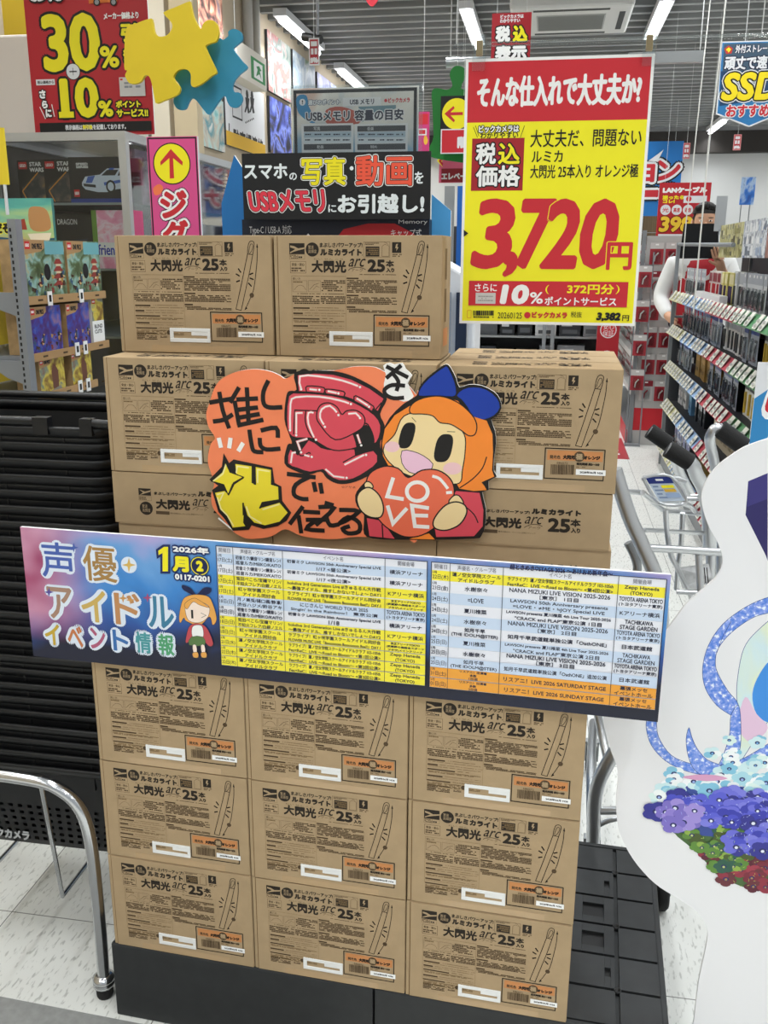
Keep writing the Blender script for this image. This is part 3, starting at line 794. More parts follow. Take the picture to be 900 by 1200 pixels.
table((506.6, 656), (781.5, 679), (503.6, 801.6), (766.9, 832.8), (0, 0.083, 0.317, 0.805, 1.0),
      [TYEL, None, PALEB, None, PALEB, None, PALEB, None, PALEB, TORG, TORG],
      [(D(22, '木'), HS, HR % 4, ZH), (D(23, '金'), MI, MZ % 1, TA), (D(24, '土'), '=LOVE', 'LAWSON 50th Anniversary presents\n=LOVE・≠ME・≒JOY Special LIVE', KA), (D(24, '土'), NA, NS % 1, TG), (D(24, '土'), MI, MZ % 2, TA),
       (D(24, '土'), CH, '如月千早武道館単独公演「OathONE」', BD_), (D(25, '日'), NA, NS % 2, TG), (D(25, '日'), MI, MZ % 3, TA), (D(25, '日'), CH, '如月千早武道館単独公演「OathONE」追加公演', BD_),
       (D(31, '土'), 'リスアニ！出演者\n多数\n1日目', 'リスアニ！LIVE 2026 SATURDAY STAGE', MK), ('2月\n01日(日)', 'リスアニ！出演者\n多数\n2日目', 'リスアニ！LIVE 2026 SUNDAY STAGE', MK)], ['開催日', '声優名・グループ名', 'イベント名', '開催会場'])
a.text('超ときめき♡STAGE 2026 ～あけおめ新年会～', 598, 659.5, 718, 675, mat('#1c1640', 0.5), bold=0.0003, n=6)
m.build('printed_board', ban)

# ------------------------------------------------------------------ hand-painted cut-out sign
PO = plane_pt(UPP_O, UPP_Y, 0, -0.0125, 1.0)
pop = thing('painted_sign', 'orange hand-painted cut-out sign with a girl in a blue bow hugging a heart', 'sign', PO, UPP_Y)
m = MB(); a = Art(m, PO, UPP_Y)
PORG = mat('#f5875a', 0.55, noise=0.03, scale=20, name='orange_poster_paint'); PRED = mat('#d94a58', 0.5, noise=0.03, scale=20, name='raspberry_paint'); PPNK = mat('#ef9a9c', 0.5, name='pink_edge_paint')
PYEL = mat('#f0dd30', 0.5, name='lemon_paint'); PLEM = mat('#f6eda0', 0.5, name='pale_lemon_paint'); PBLU = mat('#12389e', 0.5, noise=0.04, scale=20, name='royal_blue_paint'); PHAIR = mat('#f58a2e', 0.5, noise=0.03, scale=20, name='tangerine_paint')
PSKIN = mat('#f3d9a0', 0.5, name='peach_paint'); PPK = mat('#efc3d8', 0.5, name='pale_pink_paint'); PK = mat('#16120f', 0.5, name='marker_black'); PW = mat('#f3f1ec', 0.5, name='white_marker'); PHRT = mat('#ee6f4e', 0.5, name='coral_paint')
P1 = (235, 420, 4.737); P2 = (330, 420, 5.625); P3 = (410, 420, 4.737)
def pix(C, pts): return [(C[0] + x / C[2], C[1] + y / C[2]) for x, y in pts]
a.crop(0, 0, 1)
cloud = pix(P1, [(50, 245), (75, 170), (110, 120), (170, 85), (240, 65), (310, 60), (385, 72), (440, 95), (470, 112), (520, 88), (560, 75), (650, 68), (760, 68)]) + \
        pix(P2, [(370, 85), (450, 58), (540, 52), (620, 60), (690, 95), (760, 130), (830, 175), (885, 240)])
cloud += pix(P3, [(380, 240), (380, 960), (300, 1000)]) + pix(P1, [(880, 990), (760, 1002), (660, 1000), (560, 985), (470, 948), (400, 985), (320, 1000), (250, 998), (180, 960), (130, 900), (70, 830), (60, 760), (75, 700), (60, 640), (42, 580), (45, 520), (60, 470), (80, 440), (45, 380), (32, 310)])
bowgirl = pix(P3, [(372, 205), (385, 160), (430, 105), (500, 50), (535, 32), (558, 48), (590, 110), (608, 160), (660, 145), (730, 150), (800, 185), (832, 225), (842, 275), (815, 320), (785, 340), (805, 400), (812, 470), (800, 560), (800, 625), (815, 655), (770, 680), (772, 730), (735, 742), (755, 830), (752, 920), (730, 985), (690, 1000), (480, 1006), (330, 1006), (180, 1004), (95, 990), (75, 950), (80, 870), (40, 820), (30, 760), (60, 710), (150, 610), (170, 520), (180, 420), (220, 330), (300, 250)])
wo = pix(P3, [(185, 40), (220, 25), (245, 35), (290, 25), (310, 60), (345, 95), (320, 140), (355, 210), (300, 240), (190, 190), (200, 90)])
def lcl(q): return [a.p(*p) for p in q]
for q, mm in ((catmull(lcl(cloud), 4), PORG), (catmull(lcl(bowgirl), 2), PK), (catmull(lcl(wo), 2), PW)):
    m.prism(q, -0.0003 * (1 if mm is PORG else 2 if mm is PW else 3), 0.0045, mm, side=PW)
a.layer = 260
def pol(C, pts, mm, sm=0): a.poly(pix(C, pts), mm, smooth=sm)
def lin_(C, pts, w_, mm, sm=0, **k): a.line(pix(C, pts), w_, mm, smooth=sm, **k)
# black letters
BL = 0.0075
for st in ([(50, 245), (185, 222)], [(105, 185), (125, 290), (160, 388)], [(70, 350), (130, 340), (180, 310)], [(215, 160), (165, 245)], [(190, 235), (215, 370)], [(200, 228), (320, 222)], [(258, 160), (268, 365)], [(205, 285), (320, 272)], [(205, 330), (330, 308)], [(205, 372), (350, 340)],
           [(378, 122), (350, 185), (352, 250), (385, 272), (455, 270)], [(272, 395), (285, 480), (300, 515), (350, 520)], [(335, 400), (420, 385), (430, 440)], [(330, 440), (335, 485), (370, 505), (445, 500)],
           [(480, 640), (640, 660)], [(610, 655), (530, 700), (520, 755), (560, 778), (600, 780)], [(628, 685), (640, 740)], [(665, 690), (675, 750)],
           [(570, 820), (495, 920)], [(545, 870), (560, 970)], [(570, 850), (665, 855)], [(585, 895), (695, 895)], [(640, 900), (590, 945), (690, 955)], [(690, 800), (740, 815)], [(655, 825), (740, 830), (640, 925)], [(700, 880), (720, 925), (770, 920)],
           [(770, 840), (880, 850), (770, 920), (820, 880), (880, 910), (880, 960), (820, 970), (790, 945), (830, 930)]):
    lin_(P1, st, BL, PK, 3 if len(st) > 2 else 0)
for st in ([(690, 52), (835, 125)], [(790, 45), (690, 130)], [(725, 90), (770, 150), (758, 215)], [(815, 180), (730, 175), (680, 205), (690, 240), (740, 262), (808, 258)]):
    lin_(P2, st, 0.0065, PK, 3 if len(st) > 2 else 0)
for st in ([(102, 440), (115, 495)], [(168, 440), (160, 498)], [(238, 468), (210, 515)]): lin_(P1, st, 0.0075, PW)
lin_(P1, [(100, 885), (185, 955)], 0.003, PW)
# big red glyph
pol(P2, [(85, 95), (200, 80), (330, 82), (440, 105), (560, 160), (660, 225), (695, 270), (650, 365), (680, 440), (665, 520), (650, 560), (660, 660), (640, 720), (560, 780), (460, 820), (370, 825), (300, 790), (260, 745), (180, 765), (90, 740), (20, 690), (40, 570), (70, 560), (50, 500), (20, 400), (30, 260), (50, 215), (100, 205)], PK, 3)
pol(P2, [(108, 112), (220, 100), (340, 108), (460, 140), (580, 200), (672, 265), (635, 345), (600, 325), (480, 270), (410, 245), (300, 228), (115, 215)], PRED)
pol(P2, [(52, 248), (120, 232), (250, 238), (400, 262), (520, 315), (610, 375), (650, 440), (640, 520), (610, 560), (605, 500), (560, 435), (470, 500), (495, 590), (350, 603), (260, 560), (190, 520), (100, 520), (52, 490), (38, 400)], PRED, 2)
pol(P2, [(60, 600), (110, 640), (180, 540), (260, 590), (350, 606), (480, 600), (485, 640), (605, 610), (630, 680), (560, 740), (470, 790), (380, 800), (310, 765), (275, 728), (190, 745), (110, 720), (45, 690)], PRED, 2)
pol(P2, [(165, 182), (280, 192), (280, 228), (172, 218)], PRED); pol(P2, [(292, 200), (410, 218), (412, 248), (300, 232)], PRED); pol(P2, [(490, 245), (605, 315), (595, 345), (480, 280)], PRED)
KL = 0.0021
for st in ([(112, 218), (250, 228), (400, 252), (520, 300), (640, 380)], [(165, 218), (170, 182), (280, 192), (280, 228)], [(292, 232), (296, 202), (410, 218), (412, 250)], [(480, 282), (490, 245), (606, 315), (598, 345)],
           [(88, 345), (80, 500)], [(85, 340), (240, 345)], [(160, 345), (158, 420), (190, 500), (250, 565), (350, 605), (440, 600), (500, 585)], [(495, 500), (510, 590), (600, 575), (605, 510), (570, 435), (545, 430)], [(180, 525), (90, 550), (125, 640), (180, 620), (190, 630)], [(405, 685), (550, 605)], [(610, 350), (660, 290)]):
    lin_(P2, st, KL, PK, 3 if len(st) > 3 else 0)
q = pix(P2, [(355, 535), (250, 430), (232, 370), (255, 310), (310, 292), (365, 318), (398, 368), (430, 345), (490, 342), (540, 375), (548, 430), (500, 480)])
a.poly(q, PRED, smooth=4); a.line(q, KL, PK, smooth=4, closed=True)
pol(P2, [(484, 600), (610, 585), (600, 605), (485, 645)], PK)
WL = 0.0020
for st in ([(132, 205), (122, 118), (250, 118), (400, 145), (505, 182)], [(185, 202), (235, 208)], [(305, 215), (365, 228)], [(495, 262), (570, 310)], [(58, 470), (60, 300), (95, 255), (250, 252), (380, 275), (445, 295)], [(98, 495), (98, 360), (140, 358)], [(215, 520), (178, 430), (178, 358), (212, 358)],
           [(280, 435), (255, 390), (265, 335), (320, 312), (365, 355)], [(440, 365), (490, 360), (515, 385)], [(500, 500), (520, 560)], [(172, 528), (105, 548), (125, 605)], [(150, 635), (185, 645)], [(62, 690), (72, 622), (95, 618)], [(415, 700), (545, 635)], [(290, 728), (345, 775), (415, 785)]):
    lin_(P2, st, WL * 2.1, PPNK, 2 if len(st) > 3 else 0); lin_(P2, st, WL, PW, 2 if len(st) > 3 else 0)
a.crop(*P2)
for x, y in ((130, 203), (250, 207), (376, 230), (518, 188), (578, 318), (458, 300), (57, 473), (98, 505), (228, 535), (287, 450), (376, 373), (518, 392), (526, 572), (130, 618), (200, 648), (558, 635), (430, 786)): a.disc(x, y, 8, PW, 10)
# yellow glyph with star
a.crop(0, 0, 1)
pol(P1, [(130, 525), (160, 580), (185, 560), (400, 605), (412, 690), (450, 710), (455, 790), (505, 855), (480, 900), (430, 930), (350, 945), (285, 925), (270, 950), (180, 955), (135, 890), (100, 850), (65, 730), (100, 705), (50, 672), (120, 600)], PK)
pol(P1, [(195, 585), (285, 598), (285, 690), (310, 702), (308, 602), (392, 618), (392, 700), (432, 712), (435, 785), (345, 800), (335, 830), (440, 800), (485, 855), (440, 905), (360, 925), (300, 910), (262, 870), (245, 810), (238, 910), (250, 930), (180, 938), (150, 870), (115, 840), (82, 745), (135, 735), (160, 760), (190, 700), (240, 660), (200, 640)], PYEL)
st = pix(P1, [(140, 575), (165, 630), (240, 658), (185, 690), (155, 755), (130, 700), (62, 680), (120, 630)])
a.poly(st, PYEL); a.line(st, 0.0022, PK, closed=True)
for s_ in ([(300, 600), (302, 700)], [(240, 660), (180, 700), (160, 750)], [(238, 800), (240, 870)], [(330, 832), (345, 800), (440, 785)]): lin_(P1, s_, 0.0030, PK)
for s_ in ([(200, 635), (205, 598), (270, 606)], [(318, 690), (318, 616), (385, 626)], [(92, 755), (130, 745), (108, 790)], [(95, 770), (115, 835), (150, 870), (185, 930)], [(255, 820), (275, 875), (340, 915)], [(345, 838), (440, 808)], [(72, 680), (125, 640), (142, 590)]): lin_(P1, s_, 0.0026, PLEM)
# girl
def part(pts, fill, sm=4, lw=0.0022):
    q = pix(P3, pts); a.poly(q, fill, smooth=sm); a.line(q, lw, PK, smooth=sm, closed=True)
pol(P3, [(385, 205), (395, 165), (440, 112), (520, 52), (545, 52), (580, 130), (590, 190), (570, 210), (500, 205), (440, 205)], PBLU, 2)
pol(P3, [(595, 205), (630, 172), (690, 160), (760, 175), (815, 220), (832, 270), (800, 315), (740, 338), (690, 330), (655, 270), (620, 225)], PBLU, 2)
pol(P3, [(330, 265), (420, 215), (500, 208), (600, 235), (680, 320), (760, 345), (792, 420), (795, 520), (790, 620), (802, 655), (735, 685), (760, 730), (690, 735), (610, 722), (590, 690), (300, 640), (215, 595), (185, 540), (180, 470), (195, 390), (250, 315)], PHAIR, 1)
part([(300, 320), (420, 300), (560, 350), (635, 420), (640, 520), (625, 620), (610, 690), (520, 690), (330, 650), (235, 590), (190, 530), (195, 480), (250, 420)], PSKIN, 4, 0.0018)
part([(340, 305), (335, 270), (370, 235), (440, 212), (520, 212), (610, 250), (680, 315), (705, 370), (695, 420), (660, 428), (620, 400), (560, 365), (500, 355), (460, 318), (400, 308)], PHAIR, 4, 0.0019)
lin_(P3, [(760, 545), (735, 610), (680, 670), (610, 718)], 0.0019, PK, 4); lin_(P3, [(735, 685), (770, 728)], 0.0025, PK)
for c, (rx, ry), rt in (((318, 427), (40, 72), 0.25), ((521, 497), (48, 78), 0.2)):
    q = [(c[0] + rx * math.copysign(abs(math.cos(t)) ** 0.7, math.cos(t)) + rt * -ry * math.copysign(abs(math.sin(t)) ** 0.7, math.sin(t)), c[1] + ry * math.copysign(abs(math.sin(t)) ** 0.7, math.sin(t))) for t in [2 * math.pi * k / 28 for k in range(28)]]
    pol(P3, q, PK)
for c, rx, ry in (((235, 490), 42, 30), ((570, 610), 52, 34)):
    pol(P3, [(c[0] + rx * math.cos(t), c[1] + ry * math.sin(t)) for t in [2 * math.pi * k / 20 for k in range(20)]], mat('#f0c5c8', 0.5))
part([(290, 512), (350, 515), (410, 540), (462, 585), (440, 625), (390, 640), (330, 630), (290, 580)], PPK, 2, 0.0012)
lin_(P3, [(345, 327), (368, 352)], 0.001, PK); lin_(P3, [(540, 405), (585, 407)], 0.001, PK)
pol(P3, [(590, 735), (720, 745), (742, 840), (738, 930), (690, 985), (480, 990), (470, 930)], PRED, 1); pol(P3, [(95, 885), (180, 900), (250, 1000), (110, 985)], PRED, 1)
lin_(P3, [(180, 920), (185, 1000)], 0.0022, PK); lin_(P3, [(640, 820), (690, 865), (712, 912)], 0.0020, PK, 3); pol(P3, [(330, 1000), (380, 985), (440, 970), (470, 1000), (480, 1004)], PHAIR); lin_(P3, [(440, 960), (480, 1005)], 0.003, PK)
part([(325, 660), (270, 610), (190, 598), (110, 640), (90, 720), (110, 810), (180, 915), (260, 970), (320, 990), (400, 980), (480, 930), (540, 850), (580, 750), (560, 670), (490, 620), (400, 620)], PHRT, 4, 0.0022)
part([(80, 700), (95, 682), (118, 690), (130, 715), (95, 730)], PSKIN, 3, 0.002)
part([(60, 735), (110, 715), (165, 760), (188, 830), (170, 880), (110, 878), (60, 840), (40, 780)], PSKIN, 4, 0.0024)
part([(550, 800), (575, 762), (605, 760), (630, 795), (620, 815)], PSKIN, 3, 0.002)
part([(480, 870), (530, 815), (590, 795), (640, 815), (648, 860), (610, 920), (540, 952), (480, 945), (462, 915)], PSKIN, 4, 0.0024)
a.crop(*P3)
lw = 0.0065
for s_ in ([(242, 660), (208, 765), (300, 780)], [(210, 815), (240, 915), (318, 830)], [(440, 830), (345, 815), (362, 930), (442, 935)], [(352, 870), (435, 872)]): a.line(s_, lw, PW)
a.line([(375 + 58 * math.cos(t), 738 + 52 * math.sin(t)) for t in [2 * math.pi * k / 24 for k in range(24)]], lw, PW, closed=True)
a.line([(458, 652), (500, 668), (545, 722)], 0.005, PW, smooth=4); a.line([(535, 745), (568, 742)], 0.005, PW)
a.crop(*P1); a.text('©アヤネ', 785, 705, 862, 722, mat('#8a3a2a', 0.5)); 
m.build('painted_board', pop)

# ------------------------------------------------------------------ yellow price sign hung from a rod
SO = Vector((0.0, 1.62, 1.5))
sign = thing('price_sign', 'large yellow and red price sign reading 3,720 yen, hanging above the right carton', 'price sign', SO, 0)
m = MB(); a = Art(m, SO, 0).crop(0, 0, 1)
tl, tr, br_, bl = a.p(545, 70), a.p(770, 62), a.p(742, 381), a.p(539, 380)
u0, u1, v0, v1 = (tl[0] + bl[0]) / 2, (tr[0] + br_[0]) / 2, (bl[1] + br_[1]) / 2, (tl[1] + tr[1]) / 2
m.box(u0, u1, 0, 0.0016, v0, v1, WHITE)
a.crop(530, 0, 2.432)
SRED = mat('#c92a34', 0.45, name='sign_red'); SYEL = mat('#f5ec22', 0.45, name='sign_yellow')
bd = 0.0045
zmid = (a.p(45, 345)[1] + a.p(570, 345)[1]) / 2
a.emit([(u0 + bd, v0 + bd), (u1 - bd, v0 + bd), (u1 - bd, zmid), (u0 + bd, zmid)], [(0, 1, 2, 3)], SYEL)
a.emit([(u0 + bd, zmid), (u1 - bd, zmid), (u1 - bd, v1 - bd), (u0 + bd, v1 - bd)], [(0, 1, 2, 3)], SRED)
a.text('そんな仕入れで大丈夫か?', 72, 218, 537, 298, WHITE, bold=0.0016)
a.rect(57, 395, 200, 543, mat('#a3202a', 0.5))
a.text('税', 68, 408, 124, 468, WHITE, bold=0.0011, outs=[(BLACK, 0.0022)]); a.text('込', 132, 408, 192, 468, YELLOW, bold=0.0011, outs=[(BLACK, 0.0022)]); a.text('価格', 68, 472, 192, 532, WHITE, bold=0.0011, outs=[(BLACK, 0.0022)])
a.text('ビックカメラは', 76, 358, 190, 377, WHITE, bold=0.0005, outs=[(BLACK, 0.0013)], n=6); a.text('わかりやすい', 80, 377, 188, 394, BLACK, bold=0.0003, n=4)
for p in ((60, 362, 72, 392), (66, 358, 76, 388), (206, 358, 194, 392)): a.line([(p[0], p[1]), (p[2], p[3])], 0.0008, BLACK)
a.text('大丈夫だ、問題ない', 224, 370, 538, 416, BLACK, bold=0.0003, n=6); a.text('ルミカ', 227, 430, 314, 462, BLACK, bold=0.0003, n=6); a.text('大閃光 25本入り オレンジ極', 223, 470, 529, 506, BLACK, bold=0.0003, n=6)
for ch, bx in (('3', (54, 566, 184, 768)), ('7', (178, 566, 292, 768)), ('2', (256, 566, 374, 768)), ('0', (358, 566, 478, 768))): a.text(ch, *bx, SRED, bold=0.0044, outs=[(SYEL, 0.0012)], slant=0.12, n=14)
a.text(',', 142, 715, 186, 790, SRED, bold=0.003, n=10); a.text('円', 442, 690, 510, 770, SRED, bold=0.0013, outs=[(SYEL, 0.0012)])
a.rect(48, 800, 497, 876, SRED)
a.text('さらに', 65, 808, 127, 831, WHITE, bold=0.0003, n=4); a.rect(67, 834, 123, 866, mat('#c9c6c2', 0.4)); a.micro(74, 842, 116, 860, 3, mat('#9a9794', 0.5))
a.text('10', 136, 810, 222, 868, WHITE, bold=0.0028, slant=0.15, n=10); a.text('%', 222, 832, 258, 866, WHITE, bold=0.0006)
a.text('372円分', 328, 809, 460, 839, YELLOW, bold=0.0006, n=6); a.text('(', 266, 812, 275, 838, YELLOW); a.text(')', 467, 812, 476, 838, YELLOW); a.text('ポイントサービス', 264, 845, 467, 872, WHITE, bold=0.0004, n=6)
r = random.Random(2); x = 60
while x < 118: bw = r.choice((1, 2, 3)); a.rect(x, 885, x + bw, 899, BLACK); x += bw + r.choice((1, 2))
a.micro(60, 901, 118, 907, 1, BLACK); a.text('20260125', 130, 890, 198, 908, BLACK); a.frame(43, 884, 54, 906, 0.0005, SRED)
a.disc(214, 898, 9, SRED); a.text('ビックカメラ', 227, 888, 327, 908, SRED, bold=0.0007, n=6); a.text('税抜', 338, 888, 369, 905, BLACK); a.text('3,382', 410, 890, 481, 917, BLACK, bold=0.0011, slant=0.15); a.text('円', 485, 898, 503, 915, BLACK, bold=0.0002)
a.poly([(33, 655), (46, 665), (33, 675)], BLACK)
m.build('printed_card', sign)
ROD_Z = v1 + 1.5 + 0.017
for k, px in enumerate((562, 761)):
    x = onY(px, 55, 1.62).x
    cl = thing('sign_clip', 'clear plastic clip at the top %s corner of the yellow price sign' % ('left', 'right')[k], 'clip', (x, 1.62, ROD_Z), 0, 'clips gripping the yellow price sign')
    m = MB(); m.box(-0.010, 0.010, -0.009, -0.005, -0.036, 0.016, ACRYL); m.box(-0.010, 0.010, 0.006, 0.010, -0.036, 0.016, ACRYL)
    m.build('jaw', cl, bevel=0.001)
    m = MB(); m.box(-0.005, 0.005, -0.0045, 0.0055, -0.013, 0.009, mat('#a98f62', 0.5, name='brass_spring')); m.build('spring', cl, bevel=0.001)
m = MB(); m.tube([(-0.17, 0, 0), (0.31, 0, 0)], 0.0035, ACRYL, 8)
rod = thing('hanging_rod', 'thin clear rod carrying the yellow price sign by two clips', 'rod', (0, 1.632, ROD_Z + 0.006), 0)
m.build('bar', rod)
m = MB()
for x in (-0.165, 0.30): m.tube([(x, 0, 0.002), (x + 0.005, 0.01, 3.2 - ROD_Z)], 0.0008, mat('#d5d6d6', 0.4, name='nylon_line'), 6)
m.build('hanging_line', rod)

# ------------------------------------------------------------------ nested shopping baskets
def rrect(hx, hy, r, n=5):
    pts = []
    for cx, cy, a0 in ((hx - r, -hy + r, -90), (hx - r, hy - r, 0), (-hx + r, hy - r, 90), (-hx + r, -hy + r, 180)):
        for k in range(n + 1):
            a = math.radians(a0 + 90 * k / n); pts.append((cx + r * math.cos(a), cy + r * math.sin(a)))
    return pts
def dense(hx, hy, r, cols=14, rows=8):
    """rounded rectangle with its straight sides cut into slot columns"""
    base = rrect(hx, hy, r); out = []
    n = len(base)
    for i in range(n):
        a, b = base[i], base[(i + 1) % n]
        d = math.hypot(a[0] - b[0], a[1] - b[1])
        k = 1
        if i % 6 == 5: k = (2 * rows + 1) if (i // 6) % 2 == 0 else (2 * cols + 1)
        for j in range(k): out.append((a[0] + (b[0] - a[0]) * j / k, a[1] + (b[1] - a[1]) * j / k, k > 1 and j % 2 == 1))
    return out
def make_basket():
    root = thing('shopping_basket', 'x', 'basket', (0, 0, 0), 0, 'black shopping baskets nested in the tall stack')
    BH_ = 0.215
    m = MB()
    lv = [(0.0, 0.0)] + [(0.012 + k * 0.0085, 0.012 + k * 0.0085) for k in range(13)] + [(BH_ - 0.02, BH_ - 0.02)]
    prof = []
    for z, _ in lv:
        t = z / BH_
        prof.append(dense(0.195 + 0.035 * t, 0.125 + 0.028 * t, 0.05))
    N = len(prof[0])
    vs = [(x, y, z) for (z, _), pr in zip(lv, prof) for x, y, h in pr]
    fs = []
    for i in range(len(lv) - 1):
        for k in range(N):
            hole = prof[0][k][2] and i % 2 == 1 and 1 <= i <= 12
            if not hole: fs.append((i * N + k, i * N + (k + 1) % N, (i + 1) * N + (k + 1) % N, (i + 1) * N + k))
    fs.append(tuple(reversed(range(N))))
    m.add(vs, fs, BPLAST, True)
    m.build('basket_shell', root)
    m = MB()
    ring = rrect(0.2285, 0.1515, 0.055, 7)
    sec = [(-0.002, -0.022), (0.001, -0.020), (0.011, -0.006), (0.012, -0.001), (0.008, 0.002), (0.001, 0.0), (-0.003, -0.004)]
    n = len(ring); vs = []; fs = []
    for i, (x, y) in enumerate(ring):
        a, b = ring[i - 1], ring[(i + 1) % n]
        nx, ny = (b[1] - a[1]), -(b[0] - a[0]); l = math.hypot(nx, ny) or 1
        nx, ny = nx / l, ny / l
        for o_, z in sec: vs.append((x + nx * o_, y + ny * o_, BH_ + z))
    S = len(sec)
    for i in range(n):
        for k in range(S): fs.append((i * S + k, i * S + (k + 1) % S, ((i + 1) % n) * S + (k + 1) % S, ((i + 1) % n) * S + k))
    m.add(vs, fs, BPLAST, True)
    m.build('rim', root)
    for k in (-1, 0, 1):
        m = MB(); m.box(k * 0.13 - 0.0015, k * 0.13 + 0.0015, -0.1515, -0.146, BH_ - 0.05, BH_ - 0.02, BPLAST); m.build('rib', root)
    return root
BK_X, BK_Y = -1.020, 1.755
z_first = 0.215; nb = 24; pitch = (1.158 - 0.217 - z_first) / (nb - 1)
bk = make_basket()
for i in range(nb):
    z = z_first + i * pitch
    from_top = nb - 1 - i
    lab = ('topmost black plastic shopping basket of the tall stack beside the cartons, handles folded' if from_top == 0 else
           'bottom black shopping basket of the stack, slotted side and white lettering showing' if i == 0 else
           '%s black shopping basket from the top of the nested stack left of cartons' % ORD[from_top])
    jx = rnd.uniform(-0.003, 0.002); jy = rnd.uniform(-0.003, 0.003); jr = math.radians(rnd.uniform(-0.5, 0.5))
    if i == 0: o = bk; o.location = (BK_X, BK_Y, z); o['label'] = lab
    else: o = dup(bk, (BK_X + jx, BK_Y + jy, z), jr, lab)
    if from_top == 0:
        for sy in (-1, 1):
            m = MB()
            y = sy * 0.158; zz = 0.222
            m.tube([(-0.225, y, zz), (-0.19, y, zz + 0.004), (-0.02, y, zz + 0.004), (0.08, y, zz + 0.004), (0.105, y, zz + 0.001)], 0.0085, BPLAST, 8)
            m.tube([(0.178, y, zz + 0.001), (0.19, y, zz + 0.004), (0.228, y, zz + 0.002)], 0.0085, BPLAST, 8)
            m.box(0.078, 0.108, y - 0.008, y + 0.012, zz - 0.02, zz + 0.012, BPLAST); m.box(0.172, 0.196, y - 0.008, y + 0.012, zz - 0.02, zz + 0.012, BPLAST)
            m.build('handle', o)
m = MB(); a = Art(m, (BK_X, BK_Y - 0.1345, z_first + 0.02), 0).crop(0, 800, 3)
GREYP = mat('#b9bcbd', 0.6, name='pale_grey_lettering')
a.text('ビックカメラ', -70, 500, 108, 552, GREYP, bold=0.0012)
o = m.build('lettering', bk); o.location = (0, -0.1385, 0.02); o.rotation_euler = (math.radians(-7), 0, 0); o['label'] = 'pale grey shop lettering'

# ------------------------------------------------------------------ chrome basket stand
ST_Y = 1.462
stand = thing('basket_stand', 'chrome tube stand carrying the stack of black baskets', 'basket stand', (-1.02, 1.755, 0), 0)
C3 = (0, 800, 3)
def tp(pts, yy): return [tuple(onY(C3[0] + x / C3[2], C3[1] + y / C3[2], yy) - Vector((-1.02, 1.755, 0))) for x, y in pts]
m = MB()
arc = tp([(0, 325), (70, 335), (150, 350), (200, 370), (250, 405), (285, 450), (308, 510), (325, 600), (340, 740), (355, 900), (368, 1075)], ST_Y)
arc = [(p[0], ST_Y - 1.755, p[2]) for p in arc]
zt = arc[0][2] + 0.012
left = [(-2 * 0.0 - p[0] - 0.02, p[1], p[2]) for p in reversed(arc)]
full = [(-0.215, left[0][1], left[0][2])] if False else []
path = [(-p[0], p[1], p[2]) for p in reversed(arc)] + arc[1:]
path = sorted([(-abs(p[0]), p[1], p[2]) for p in arc if abs(p[0]) > 0.02], key=lambda q: q[0]) if False else path
rightx = max(p[0] for p in arc)
half = [p for p in arc]
cx = 0.0
path = [(2 * cx - p[0], p[1], p[2]) for p in reversed(half) if p[0] > cx + 0.01] + [p for p in half if p[0] > cx + 0.01]
m.tube(catmull(path, 4, False), 0.0125, CHROME, 14)
m.build('front_frame', stand)
m = MB(); m.tube(catmull([(p[0], -p[1] + 0.02, p[2]) for p in path], 3, False), 0.0125, CHROME, 12); m.build('rear_frame', stand)
m = MB(); rz_ = z_first - 0.012
for xx in (-0.096, 0.096): m.tube([(xx, ST_Y - 1.755, zt - 0.004), (xx + 0.004, ST_Y - 1.755 + 0.03, rz_), (xx + 0.004, 0.26, rz_), (xx, -(ST_Y - 1.755) + 0.02, zt - 0.004)], 0.005, CHROME, 8)
m.build('cradle_rods', stand)
for sx in (1, -1):
    for sy in (1, -1):
        fx, fy = sx * path[-1][0], (ST_Y - 1.755) if sy > 0 else -(ST_Y - 1.755) + 0.02
        m = MB(); m.lathe([(0.0, 0), (0.015, 0), (0.017, 0.006), (0.017, 0.024), (0.014, 0.028)], (fx, fy, 0.0), RUBBER, 16)
        m.lathe([(0.0145, 0.026), (0.022, 0.028), (0.022, 0.034), (0.019, 0.037), (0.022, 0.040), (0.022, 0.046), (0.0135, 0.052)], (fx, fy, 0.0), CHROME, 18)
        m.build('foot', stand)

mt = thing('floor_mat', 'dark grey floor mat edge at the bottom left corner by the platform', 'mat', (-1.3, 1.2, 0), LOW_Y)
m = MB(); m.prism([(-0.9, -0.4), (0.95, -0.4), (0.95, 0.232), (-0.9, 0.232)], 0, 0.002, mat('#8e8f8d', 0.6, noise=0.12, scale=60, name='grey_mat'))
o = m.build('mat_sheet', mt); o.rotation_euler = (math.radians(-90), 0, 0); o.scale = (1, -1, 1)
bpy.data.meshes[o.data.name].transform(Matrix(((1, 0, 0, 0), (0, 0, 1, 0), (0, 1, 0, 0), (0, 0, 0, 1)))); o.rotation_euler = (0, 0, 0); o.scale = (1, 1, 1)
o.data.flip_normals()

